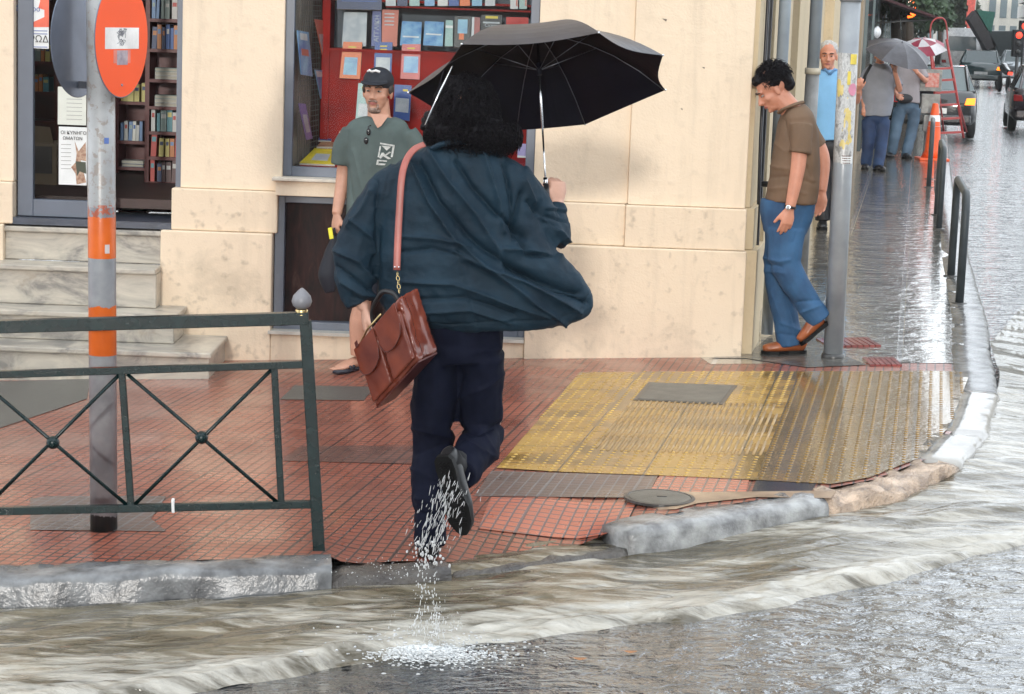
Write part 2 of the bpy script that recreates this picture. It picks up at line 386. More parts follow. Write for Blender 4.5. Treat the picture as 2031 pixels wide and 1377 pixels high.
# tactile paving with real domes and ribs
WORN_X = gnd(1540, 850).x * math.cos(TA) - gnd(1540, 850).y * math.sin(TA)
m, t, p, o = base('tactile_yellow'); c = coords(t, (0, 0, TA)); n1 = nz(t, c, 2.4, 5); n2 = nz(t, c, 30, 3)
col = ramp(t, n1, [(0.36, (0.10, 0.058, 0.017)), (0.50, (0.30, 0.165, 0.034)), (0.70, (0.42, 0.26, 0.07))])
br = nd(t, 'ShaderNodeTexBrick'); br.offset = 0
for k, v in (('Scale', 1), ('Mortar Size', 0.005), ('Brick Width', 0.4), ('Row Height', 0.4)): br.inputs[k].default_value = v
t.links.new(c, br.inputs['Vector']); sxx = nd(t, 'ShaderNodeSeparateXYZ'); t.links.new(c, sxx.inputs[0]); worn = mth(t, 'MULTIPLY', mth(t, 'GREATER_THAN', sxx.outputs[0], WORN_X), 0.75); col = mixc(t, worn, col, (0.105, 0.058, 0.014)); col = mixc(t, br.outputs['Fac'], col, (0.05, 0.04, 0.03))
t.links.new(mixc(t, mth(t, 'MULTIPLY', n2, 0.25), col, (0.6, 0.42, 0.16)), p.inputs['Base Color'])
t.links.new(mixc(t, worn, ramp(t, n1, [(0.4, (0.12,) * 3), (0.6, (0.32,) * 3)]), (0.03, 0.03, 0.03)), p.inputs['Roughness']); bump(t, p, n2, 0.2, 0.003); t.links.new(mth(t, 'MULTIPLY', worn, .8), p.inputs['Coat Weight']); p.inputs['Coat Roughness'].default_value = .13; t.links.new(bump(t, None, mth(t, 'ADD', n2, nz(t, c, 9, 3)), .6, .010), p.inputs['Coat Normal']); M_TAC = m
M_DOME = mat('tactile_dome', (0.66, 0.43, 0.11), 0.2, scale=3, col2=(0.28, 0.17, 0.04), bmp=0)
M_RIB = mat('tactile_rib', (0.42, 0.28, 0.12), 0.3, scale=3, col2=(0.26, 0.16, 0.06), bmp=0)
tac = gp((1150, 740), (985, 930), (1120, 938), (1380, 948), (1650, 962))
kin = [q for q in offset_line(KERB, 0.20) if 1.6 < q[0] < 2.8 and q[1] < 12.3]
tacpoly = tac + kin + [tuple(gnd(1925, 738)[:2]), tuple(gnd(1700, 738)[:2]), tuple(gnd(1400, 738)[:2])]
sheet('tactile_paving', tacpoly, 0.005, M_TAC, xs=(2, 2.2, 2.4, 2.6))
def inside(x, y, poly):
    c = False; n = len(poly)
    for i in range(n):
        (x0, y0), (x1, y1) = poly[i], poly[(i + 1) % n]
        if (y0 > y) != (y1 > y) and x < (x1 - x0) * (y - y0) / (y1 - y0) + x0: c = not c
    return c
cov = gp((1290, 762), (1456, 768), (1430, 804), (1262, 795))
bl = gp((1245, 797), (1420, 803), (1545, 806), (1520, 905), (1180, 893))   # ribbed area
ex = V((math.cos(TA), -math.sin(TA), 0)); ey = V((math.sin(TA), math.cos(TA), 0)); dm = MB(); rb = MB()
O0 = V((tac[1][0], tac[1][1], 0))
for i in range(-2, 80):
    for j in range(-20, 90):
        q = O0 + ex * (0.0571 * (i + 0.5)) + ey * (0.0571 * (j + 0.5))
        if inside(q.x, q.y, tacpoly) and not inside(q.x, q.y, cov) and not inside(q.x, q.y, bl):
            r = 0.0120; z = G(q.x) + 0.0046; dm.cur = 1 if q.x * math.cos(TA) - q.y * math.sin(TA) > WORN_X else 0
            dm.lathe((q.x, q.y, z), [(r, 0), (r * 0.7, 0.0026), (r * 0.3, 0.0032)], 7)
for i in range(-2, 90):
    for j in range(-5, 12):
        q0 = O0 + ex * (0.0333 * (i + 0.5)) + ey * (0.4 * j + 0.012); q1 = q0 + ey * 0.376; qm = (q0 + q1) / 2
        segs = []
        for a in range(6):
            aa = q0.lerp(q1, a / 6); bb = q0.lerp(q1, (a + 1) / 6); mm = (aa + bb) / 2
            if inside(mm.x, mm.y, bl) and inside(mm.x, mm.y, tacpoly) and not inside(mm.x, mm.y, cov): segs.append((aa, bb))
        if segs:
            aa, bb = segs[0][0].copy(), segs[-1][1].copy(); aa.z = G(aa.x) + 0.0046; bb.z = G(bb.x) + 0.0046
            rb.tube([aa, bb], 0.0085, 6, ref=(0, 0, 1), ell=0.9)
o = dm.build('tactile_domes', [M_DOME, mat('worn_dome', (0.30, 0.18, 0.045), 0.12, scale=3, col2=(0.15, 0.085, 0.02), bmp=0)], smooth=True); o['kind'] = 'stuff'; tag(o, 'rows of small yellow domes raised on the tactile paving', 'paving')
o = rb.build('tactile_ribs', M_RIB, smooth=True); tag(o, 'straight yellow guiding ribs in the middle of the tactile paving', 'paving', kind='stuff')
# covers
M_IRON = mat('cover_iron', (0.135, 0.135, 0.12), 0.4, scale=12, col2=(0.07, 0.072, 0.065), bmp=0.5)
M_IRON2 = mat('cover_frame_iron', (0.05, 0.05, 0.05), 0.3)
def flat(q, z0, z1, shrink=1.0):
    c = V((sum(a for a, b in q) / len(q), sum(b for a, b in q) / len(q))); mb = MB()
    pts = [c + (V(a) - c) * shrink for a in q]
    mb.prism([V((a.x, a.y, G(a.x) + z0)) for a in pts], (0, 0, z1 - z0)); return mb
cr = root('manhole_cover', (*cov[0], G(cov[0][0])), 'rectangular grey service cover set into the yellow tactile paving', 'manhole cover')
flat(cov, 0.004, 0.0085, 1.06).build('cover_frame', M_IRON2, cr); flat(cov, 0.0088, 0.0105, 0.97).build('lid', M_IRON, cr, bevel=0.002)
g0 = gnd(1308, 991); cr = root('manhole_cover', g0, 'round iron manhole cover beside the kerb in front of the yellow paving', 'manhole cover')
MB().lathe(g0, [(0.155, 0.001), (0.155, 0.012), (0.14, 0.014), (0.138, 0.011)], 36).build('cover_rim', M_IRON2, cr)
mb = MB().lathe(g0, [(0.135, 0.003), (0.135, 0.013), (0.02, 0.0155)], 36); mb.build('lid', M_IRON, cr, smooth=False)
MB().box(g0.x - 0.012, g0.x + 0.03, g0.y - 0.012, g0.y + 0.008, g0.z + 0.0155, g0.z + 0.019).build('lifting_slot', M_IRON2, cr)
sheet('mortar_patch', gp((1225, 1010), (1262, 975), (1400, 978), (1660, 975), (1648, 990), (1500, 988), (1385, 1000), (1340, 1012)), 0.0046, mat('mortar', (0.42, 0.30, 0.20), 0.3, scale=9, col2=(0.22, 0.15, 0.10)), fn=Gp)
# kerbs: separate stones
def kerb_run(i0, i1, m, drop=0.0, w=0.17, seg=0.9, rough=0.004, name='kerb'):
    line = KERB; mb = MB()
    pts = [V((x, y)) for x, y in line]
    run = []
    for a, b in zip(pts[i0:i1], pts[i0 + 1:i1 + 1]):
        n = max(1, int((b - a).length / 0.06)) if a.y < 16 else max(1, int((b - a).length / 0.6))
        for k in range(n): run.append(a.lerp(b, k / n))
    run.append(pts[i1]); prof = [(0.0, -0.25), (0.0, -0.035), (0.008, -0.012), (0.03, 0.004), (w * 0.6, 0.006), (w + 0.004, 0.004), (w + 0.004, -0.25)]
    L = 0; vs = []; n = len(prof)
    for i, q in enumerate(run):
        t = (run[min(i + 1, len(run) - 1)] - run[max(i - 1, 0)]).normalized(); nrm = V((-t.y, t.x))
        if i: L += (q - run[i - 1]).length
        js = 1 if abs((L % seg) - seg / 2) < seg / 2 - 0.02 else 0
        for a, b in prof:
            x = q.x + nrm.x * a; y = q.y + nrm.y * a; d = rough * noise.noise(V((x * 9, y * 9, b * 20))) * 2 + 0.004 * noise.noise(V((x * 2, y * 2, 5)))
            vs.append((x - nrm.x * d, y - nrm.y * d, G(x) - drop + b + d + (0 if js else -0.012)))
    fs = [(i * n + k, i * n + k + 1, (i + 1) * n + k + 1, (i + 1) * n + k) for i in range(len(run) - 1) for k in range(n - 1)]
    fs += [tuple(range(n)), tuple(range((len(run) - 1) * n, len(run) * n))]
    mb.add(vs, fs); o = mb.build(name, m, smooth=True); o['kind'] = 'structure'; return o
kerb_run(0, 2, M_KERB, rough=0.010)
M_KDROP = mat('dropped_kerb_stone', (0.13, 0.12, 0.11), 0.15, scale=9, col2=(0.05, 0.045, 0.045), bmp=0.8, bd=0.02)
kerb_run(2, 3, M_KDROP, drop=0.048, rough=0.012)
kerb_run(3, 4, M_KDROP, drop=0.088, rough=0.012)
kerb_run(4, 5, mat('pale_kerb_stone', (0.40, 0.41, 0.41), 0.16, scale=11, col2=(0.13, 0.13, 0.135), bmp=0.5, bd=0.008), w=0.2, drop=0.004, rough=0.010)
kerb_run(5, 7, M_KERBP, rough=0.020, seg=0.45, w=0.2, drop=0.008)
kerb_run(7, 9, mat('corner_kerb_stone', (0.40, 0.39, 0.37), 0.10, scale=5, col2=(0.2, 0.19, 0.18), bmp=0.3), w=0.24, seg=0.7)
kerb_run(9, len(KERB) - 1, M_KERB, w=0.24)
# ------------------------------------------------------------------ flood water in the gutter
LOW = [(-5, 5.15), (-3.2, 5.75), (-1.61, 6.60), (-0.95, 6.80), (-0.52, 7.12), (0.15, 7.42), (0.95, 7.76), (1.5, 8.15), (2.19, 8.70), (2.9, 9.35), (3.5, 10.6), (3.75, 12.2), (4.1, 14.5), (4.7, 18.5)]
UPP = [(-5, 7.50), (-3.2, 7.66), (-1.9, 7.80), (-0.72, 7.96), (-0.45, 8.22), (-0.1, 8.42), (0.35, 8.72), (0.75, 8.70), (1.40, 9.0), (1.85, 9.4), (2.2, 10.1), (2.5, 11.0), (2.85, 12.2), (3.1, 13.6), (3.85, 17.5)]
def waterside(lo, up, nu, nv, zf, name, m):
    ll = crom([(*p, 0) for p in lo], 40); uu = crom([(*p, 0) for p in up], 40); vs = []; mb = MB()
    for i in range(nu):
        t = i / (nu - 1) * (len(ll) - 1); k = min(int(t), len(ll) - 2); f = t - k
        a = ll[k].lerp(ll[k + 1], f); b = uu[k].lerp(uu[k + 1], f)
        for j in range(nv):
            q = b.lerp(a, j / (nv - 1)); wv = (j / (nv - 1)) ** 3 * .10 * (noise.noise(V((a.x * 1.7, 3, 0))) + .5 * noise.noise(V((a.x * 5, 8, 0)))); q.y += wv; vs.append((q.x, q.y, zf(q.x, q.y, i / (nu - 1), j / (nv - 1))))
    mb.add(vs, [(i * nv + j, i * nv + j + 1, (i + 1) * nv + j + 1, (i + 1) * nv + j) for i in range(nu - 1) for j in range(nv - 1)])
    o = mb.build(name, m, smooth=True); return o
ca, sa = math.cos(math.radians(24)), math.sin(math.radians(24))
def wz(x, y, u, v):
    s_ = x * ca + y * sa; d_ = -x * sa + y * ca
    n1 = noise.fractal(V((s_ * 1.1, d_ * 5.0, 0)), 0.9, 2.1, 3); n2 = noise.fractal(V((s_ * 3.0, d_ * 17, 3)), 0.8, 2.2, 3)
    crest = math.exp(-((v - 0.91 - 0.06 * noise.noise(V((s_ * 1.3, 7, 0)))) / 0.10) ** 2)
    calm = sstep(2.3, 3.0, x); dip = sstep(-0.95, -0.5, x) * (1 - sstep(0.35, 0.75, x))
    z = G(x) - 0.098 - 0.030 * v * (1 - calm) + 0.022 * n1 * (1 - 0.4 * calm) + 0.004 * n2 + crest * (0.010 + 0.011 * n2 + 0.014 * n1) * (1 - 0.7 * calm)
    z += (0.045 * sstep(0.7, 1.4, x) + 0.040 * sstep(1.6, 2.2, x)) * (1 - v) ** 2 + 0.034 * dip * (1 - v) ** 1.5 * (1 - 0.4 * sstep(0, 0.08, 0.08 - v))
    z += 0.010 * crest * noise.noise(V((s_ * 14, d_ * 30, 2))); z -= 0.034 * sstep(0.93, 1.0, v) + 0.02 * (1 - sstep(0.0, 0.10, v)) * (1 - calm) * (1 - dip)
    return z
m, t, p, o = base('flood_water'); c = coords(t, (0, 0, math.radians(-24)), (0.45, 2.6, 1)); cf = coords(t, (0, 0, math.radians(-24)), (0.9, 4.2, 1))
n1 = nz(t, c, 2.6, 5, 0.58, 1.3); n2 = nz(t, cf, 5, 4, 0.58, 0.9); at_ = nd(t, 'ShaderNodeAttribute'); at_.attribute_name = 'foam'
fo = mth(t, 'ADD', mth(t, 'MULTIPLY', n1, 0.85), mth(t, 'MULTIPLY', n2, 0.75)); fo = mth(t, 'SUBTRACT', fo, 0.17); fo = mth(t, 'ADD', fo, mth(t, 'MULTIPLY', at_.outputs['Fac'], 0.34))
fm = ramp(t, fo, [(0.56, (0, 0, 0)), (0.66, (0.28,) * 3), (0.80, (0.72,) * 3), (0.95, (0.95,) * 3)])
brown = ramp(t, n1, [(0.35, (0.070, 0.058, 0.036)), (0.65, (0.19, 0.165, 0.115))])
t.links.new(mixc(t, fm, brown, (0.50, 0.48, 0.43)), p.inputs['Base Color'])
t.links.new(mth(t, 'ADD', mth(t, 'MULTIPLY', fm, 0.40), 0.12), p.inputs['Roughness']); p.inputs['IOR'].default_value = 1.4
bump(t, p, mth(t, 'ADD', mth(t, 'MULTIPLY', nz(t, coords(t, (0, 0, math.radians(-24)), (0.7, 1.6, 1)), 9, 4, .55, .5), 1.0), mth(t, 'MULTIPLY', n1, 1.2)), 1.0, 0.030); p.inputs['Coat Weight'].default_value = .6; M_FLOOD = m
fl = waterside(LOW, UPP, 560, 96, wz, 'flood_water', M_FLOOD); fl['kind'] = 'structure'
att = fl.data.attributes.new('foam', 'FLOAT', 'POINT'); vals = []
for k in range(len(fl.data.vertices)):
    i, j = divmod(k, 96); v = j / 95; co_ = fl.data.vertices[k].co; x = co_.x; calm = sstep(2.3, 3.1, x)
    s_ = x * ca + co_.y * sa
    f = (math.exp(-((v - 0.86) / 0.12) ** 2) * 0.70 + 0.30 * v - 0.25 + 0.45 * noise.noise(V((s_ * 1.5, v * 3, 9))) + 0.25 * (1 - sstep(0, .35, v)) * sstep(.5, 1.3, x)) * (1 - calm) - 0.5 * calm
    vals.append(f)
att.data.foreach_set('value', vals)
# ------------------------------------------------------------------ shop building
FY = 12.95
def FX(px, py, Y=FY): return at(px, py, Y).x
def FZ(px, py, Y=FY): return at(px, py, Y).z
def plaster(name, col, dirt=0.35):
    m, t, p, o = base(name); c = coords(t); n1 = nz(t, c, 1.6, 6, 0.6); n2 = nz(t, c, 14, 5); n3 = nz(t, c, 90, 3)
    k = mixc(t, ramp(t, n1, [(0.45, (0, 0, 0)), (0.75, (0.5,) * 3)]), col, tuple(x * 0.86 for x in col))
    st_ = nz(t, coords(t, (0, 0, 0), (5, 5, .5)), 1.6, 6, .7); k = mixc(t, ramp(t, st_, [(0.50, (0, 0, 0)), (0.80, (0.45,) * 3)]), k, tuple(x * 0.62 for x in col))
    sp = ramp(t, n2, [(0.58, (0, 0, 0)), (0.76, (dirt,) * 3)])
    bl = ramp(t, nz(t, c, 3.1, 5, .62, .4), [(0.57, (0, 0, 0)), (0.70, (min(.45, dirt * .6),) * 3)]); k = mixc(t, bl, k, (0.38, 0.31, 0.23))
    t.links.new(mixc(t, sp, k, (0.30, 0.24, 0.18)), p.inputs['Base Color']); p.inputs['Roughness'].default_value = 0.75
    bump(t, p, mth(t, 'ADD', n3, mth(t, 'MULTIPLY', n2, 2.0)), 0.35, 0.006); return m
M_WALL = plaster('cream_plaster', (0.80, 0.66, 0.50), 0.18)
M_BASE = plaster('cream_plaster_base', (0.76, 0.62, 0.465), 0.6)
M_FRAME = mat('blue_grey_metal', (0.105, 0.125, 0.165), 0.35, scale=3, var=0.12, bmp=0)
M_RED_W = mat('red_lacquered_wood', (0.42, 0.016, 0.010), 0.5, spec=.12, scale=4, col2=(0.20, 0.010, 0.010), bmp=0.05)
M_DKRED = mat('dark_red_wood', (0.12, 0.012, 0.012), 0.4, scale=5, bmp=0.05)
M_GLASS = glass('shop_glass', (0.93, 0.95, 0.95), 0.10)
sb = root('shop_building', (0, 13, 0), 'cream plastered corner building with a bookshop window and doorway', 'building')
zb1, zb2 = FZ(350, 372), FZ(350, 455)
zt = 15.0
xd0, xd1 = FX(27, 200), FX(360, 200)
xw0, xw1 = FX(562, 200), FX(1070, 60)
zs0, zs1 = FZ(552, 386), FZ(552, 350)
xb1 = FX(1040, 660); zbb = FZ(560, 660)
xp = FX(1249, 300); xc = FX(1488, 200)
ztop = 3.3
wm = MB(); BK = FY + 0.35
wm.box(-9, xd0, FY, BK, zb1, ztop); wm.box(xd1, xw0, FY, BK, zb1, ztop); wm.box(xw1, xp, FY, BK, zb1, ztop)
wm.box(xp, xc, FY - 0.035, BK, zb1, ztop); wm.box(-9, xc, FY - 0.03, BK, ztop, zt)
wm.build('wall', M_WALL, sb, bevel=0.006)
pm = MB()
pm.box(-9, xd0, FY - 0.03, BK, zb2, zb1 - 0.002); pm.box(xd1 - 0.05, xw0 - 0.02, FY - 0.03, BK, zb2, zb1 - 0.002)
pm.box(xw1 - 0.09, xp - 0.01, FY - 0.03, BK, zb2, zb1 - 0.002); pm.box(xp - 0.01, xc + 0.01, FY - 0.065, BK, zb2, zb1 - 0.002)
pm.box(-9, xd0 - 0.05, FY - 0.06, BK, -0.6, zb2 - 0.002); pm.box(xd1 - 0.11, xw0 - 0.045, FY - 0.06, BK, -0.6, zb2 - 0.002)
pm.box(xw0 - 0.0452, xb1, FY - 0.057, BK, -0.6, zbb); pm.box(xb1 + 0.001, xc + 0.02, FY - 0.085, BK, -0.6, zb2 - 0.002)
pm.build('plinth', M_BASE, sb, bevel=0.008)
MB().box(xw0 - 0.03, xw1 + 0.02, FY - 0.07, BK, zs0, zs1 - 0.022).build('sill_band', M_WALL, sb, bevel=0.004)
MB().box(xw0 - 0.05, xw1 + 0.02, FY - 0.10, BK, zs1 - 0.02, zs1).build('window_sill', mat('sill_stone', (0.62, 0.56, 0.47), 0.4, scale=9), sb, bevel=0.004)
# side wall along the street, with pilasters and openings
U1 = V((0.185, 1, 0)).normalized(); N1 = V((U1.y, -U1.x, 0)); A0 = V((xc, FY, 0))
def sidebox(mb, s0, s1, d0, d1, z0, z1):
    c = A0 + U1 * ((s0 + s1) / 2) + N1 * ((d0 + d1) / 2) + V((0, 0, (z0 + z1) / 2))
    mb.obox(c, U1 * ((s1 - s0) / 2), N1 * ((d1 - d0) / 2), V((0, 0, (z1 - z0) / 2)))
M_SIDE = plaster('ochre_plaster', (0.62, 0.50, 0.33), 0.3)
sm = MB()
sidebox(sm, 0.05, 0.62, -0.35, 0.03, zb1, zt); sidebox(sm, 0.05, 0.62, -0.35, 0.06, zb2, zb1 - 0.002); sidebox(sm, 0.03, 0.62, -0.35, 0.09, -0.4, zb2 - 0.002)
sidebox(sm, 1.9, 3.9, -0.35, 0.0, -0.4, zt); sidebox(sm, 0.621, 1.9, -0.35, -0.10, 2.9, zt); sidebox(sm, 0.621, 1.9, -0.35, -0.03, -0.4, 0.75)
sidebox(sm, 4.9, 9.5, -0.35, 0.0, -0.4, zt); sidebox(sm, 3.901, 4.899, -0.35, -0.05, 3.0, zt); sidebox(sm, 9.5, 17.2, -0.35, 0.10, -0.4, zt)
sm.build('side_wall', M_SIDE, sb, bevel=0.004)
MB().box(-9, 3.0, 22.0, 22.2, 0, zt).build('back_wall', M_SIDE, sb)
fm = MB(); sidebox(fm, 0.64, 0.72, -0.2, -0.02, 0.76, 2.9); sidebox(fm, 1.8, 1.88, -0.2, -0.02, 0.76, 2.9); sidebox(fm, 0.73, 1.79, -0.16, -0.12, 0.76, 2.9)
fm.build('side_shutter', mat('dark_shutter', (0.035, 0.037, 0.045), 0.4), sb); fm = MB(); sidebox(fm, 3.92, 4.88, -0.3, -0.2, 0.2, 3.0); fm.build('side_shutter', MATS['dark_shutter'], sb)
MB().box(-9, xc - 0.1, FY + 0.36, 22, 0.80, 0.86).build('shop_floor', mat('shop_floor_wood', (0.05, 0.022, 0.018), 0.5), sb)
MB().box(-9, xc - 0.1, FY + 0.36, 22, 3.25, 3.3).build('shop_ceiling', mat('ceiling_paint', (0.5, 0.47, 0.42), 0.7), sb)
# window frame
wy = FY + 0.05; z_wt = 3.15; zw0 = zs1
fm = MB(); fw = 0.055
fm.box(xw0, xw0 + fw, wy, wy + 0.06, zw0, z_wt); fm.box(xw1 - fw, xw1, wy, wy + 0.06, zw0, z_wt)
fm.box(xw0 + fw, xw1 - fw, wy, wy + 0.06, zw0, zw0 + 0.06); fm.box(xw0 + fw, xw1 - fw, wy, wy + 0.06, z_wt - 0.06, z_wt)
wf = fm.build('window_frame', M_FRAME, sb, bevel=0.004)
MB().box(xw0 + fw, xw1 - fw, wy + 0.028, wy + 0.034, zw0 + 0.06, z_wt - 0.06).build('pane', M_GLASS, wf)
# basement opening
m, t, p, o = base('basement_board'); c = coords(t, (0, 0, 0), (3, 1, 0.7)); n1 = nz(t, c, 6, 6, 0.65, 1.0)
t.links.new(ramp(t, n1, [(0.35, (0.006, 0.004, 0.005)), (0.58, (0.030, 0.011, 0.010)), (0.8, (0.080, 0.045, 0.035))]), p.inputs['Base Color']); p.inputs['Roughness'].default_value = 0.5; p.inputs['Specular IOR Level'].default_value = .15
bp = MB().box(xw0 - 0.04, xb1, FY + 0.10, FY + 0.13, zbb, zs0).build('basement_panel', m, sb)
fm = MB(); fm.box(xw0 - 0.04, xw0 + 0.02, FY + 0.03, FY + 0.099, zbb, zs0); fm.box(xb1 - 0.04, xb1, FY + 0.03, FY + 0.099, zbb, zs0)
fm.box(xw0 + 0.02, xb1 - 0.04, FY + 0.03, FY + 0.099, zbb + 0.012, zbb + 0.07); fm.box(xw0 + 0.02, xb1 - 0.04, FY + 0.03, FY + 0.099, zs0 - 0.05, zs0)
fm.build('basement_frame', M_FRAME, bp, bevel=0.003)
MB().box(xw0 - 0.06, xb1 - 0.002, FY - 0.075, FY + 0.10, zbb, zbb + 0.02).build('basement_sill', mat('weathered_sill', (0.50, 0.47, 0.42), 0.35, scale=9), sb)
# marks on the plaster
for x, y, a, b in ((1318, 40, 5, 3), (1352, 217, 2, 2), (1395, 135, 3, 2), (1115, 712, 2, 2)):
    mk = MB(); q = at(x, y, FY - 0.036 if x > 1249 else FY - .06 if y > 600 else FY); mk.add([q + V((-a / 323, -0.0008, b / 323)), q + V((a / 323, -0.0008, b / 323 * 0.6)), q + V((a / 500, -0.0008, -b / 323))], [(0, 1, 2)])
    mk.build('plaster_chip', mat('chipped_plaster', (0.18, 0.14, 0.11), 0.8), sb)
# shop interior walls behind the door
IY = 16.2
MB().box(-9, 1.9, IY, IY + 0.1, 0.5, 3.3).build('inner_wall', mat('inner_red_wall', (0.09, 0.014, 0.013), 0.6), sb)
MB().box(xw0 - 0.32, xw0 - 0.28, FY + 0.36, IY, 0.86, 3.25).build('partition', M_DKRED, sb)
# glass door
dz0 = FZ(100, 432); dY = FY + 0.06
dr = MB(); xg0 = FX(62, 200) - 0.002; xdr = FX(212, 300)
dr.box(xd0 + 0.01, xg0, dY, dY + 0.05, dz0, 3.1); dr.box(xdr - 0.06, xdr, dY, dY + 0.05, dz0, 3.1)
zr = FZ(100, 398); dr.box(xg0, xdr - 0.06, dY, dY + 0.05, dz0, zr); dr.box(xg0, xdr - 0.06, dY, dY + 0.05, 3.0, 3.1)
dfr = dr.build('shop_door', M_FRAME, sb, bevel=0.004)
MB().box(xg0, xdr - 0.06, dY + 0.022, dY + 0.028, zr, 3.0).build('door_glass', M_GLASS, dfr)
fm = MB().box(xd1 - 0.04, xd1, dY, dY + 0.06, dz0, 3.15).box(xd0, xd1, dY, dY + 0.06, 3.101, 3.15); fm.build('door_frame', M_FRAME, sb)
MB().box(xd0 - 0.02, xd1 - 0.05, FY - 0.02, BK + 0.2, dz0 - 0.045, dz0 - 0.004).build('threshold', mat('threshold_metal', (0.04, 0.05, 0.075), 0.3), sb)
# posters on the door glass
def card(name, px0, py0, px1, py1, Y, m, parent=None, th=0.004, dy=0):
    a = at(px0, py0, Y); b = at(px1, py1, Y)
    mb = MB().box(a.x, b.x, Y - th, Y, b.z, a.z); return mb.build(name, m, parent), a, b
M_PAPER = mat('white_paper', (0.72, 0.74, 0.74), 0.5, var=0.06, bmp=0); M_INK = mat('black_ink', (0.03, 0.03, 0.035), 0.6, bmp=0); M_BLUEINK = mat('blue_ink', (0.05, 0.10, 0.35), 0.6, bmp=0)
M_ORP = mat('orange_red_print', (0.75, 0.13, 0.07), 0.5, bmp=0); PY = dY + 0.018
ps, a, b = card('poster', 40, -60, 97, 97, PY, M_PAPER)
tag(ps, 'orange and white theatre poster stuck high on the glass shop door', 'poster')
def pquad(name, pts, Y, m, parent, th=0.0012):
    return MB().prism([at(x, y, Y) for x, y in pts], (0, -th, 0)).build(name, m, parent)
pquad('print', [(62, -60), (97, -60), (97, 54), (60, 54), (66, 44), (88, 34), (88, 20), (76, 16), (80, 2), (70, -20)], PY - 0.004, M_ORP, ps)
text('lettering', 'ΗΡΩΔ', at(70, 78, PY - 0.0065), (1, 0, 0), (0, 0, 1), 0.058, M_INK, ps)
text('lettering', 'Θέατρο', at(55, 18, PY - 0.0065), (1, 0, 0), (0, 0, 1), 0.042, M_BLUEINK, ps)
for y in (60, 66, 92): pquad('print_line', [(43, y), (94, y + 1), (94, y + 2.5), (43, y + 1.5)], PY - 0.004, M_BLUEINK, ps)
ps, a, b = card('poster', 115, 172, 171, 249, PY, mat('cream_paper', (0.62, 0.64, 0.58), 0.5, var=0.06, bmp=0))
tag(ps, 'pale cream notice on the door glass above the black and white poster', 'poster')
for k in range(6): pquad('print_line', [(132, 196 + k * 8), (163, 197 + k * 8), (163, 198 + k * 8), (132, 197 + k * 8)], PY - 0.004, mat('grey_ink', (0.3, 0.3, 0.3), 0.6, bmp=0), ps)
ps, a, b = card('poster', 117, 251, 172, 368, PY, M_PAPER)
tag(ps, 'white poster with bold black Greek title and figures low on the door glass', 'poster')
text('lettering', 'ΟΙ ΚΥΝΗΓΟΙ', at(147, 264, PY - 0.0065), (1, 0, 0), (0, 0, 1), 0.029, M_INK, ps)
text('lettering', 'ΩΜΑΤΩΝ', at(144, 275, PY - 0.0065), (1, 0, 0), (0, 0, 1), 0.027, M_INK, ps)
pquad('picture', [(148, 280), (156, 300), (170, 282), (171, 320), (160, 318), (171, 362), (152, 366), (150, 345), (141, 332), (150, 322), (152, 305)], PY - 0.004, mat('figure_print', (0.22, 0.09, 0.05), 0.5, bmp=0, scale=60, col2=(0.5, 0.35, 0.25)), ps)
pquad('picture', [(150, 320), (170, 322), (171, 345), (158, 340), (153, 350)], PY - 0.0052, mat('dark_print', (0.04, 0.05, 0.03), 0.5, bmp=0), ps)
for k in range(7): pquad('print_line', [(121, 286 + k * 8), (141, 286.5 + k * 8), (141, 287.5 + k * 8), (121, 287 + k * 8)], PY - 0.004, MATS['grey_ink'], ps)
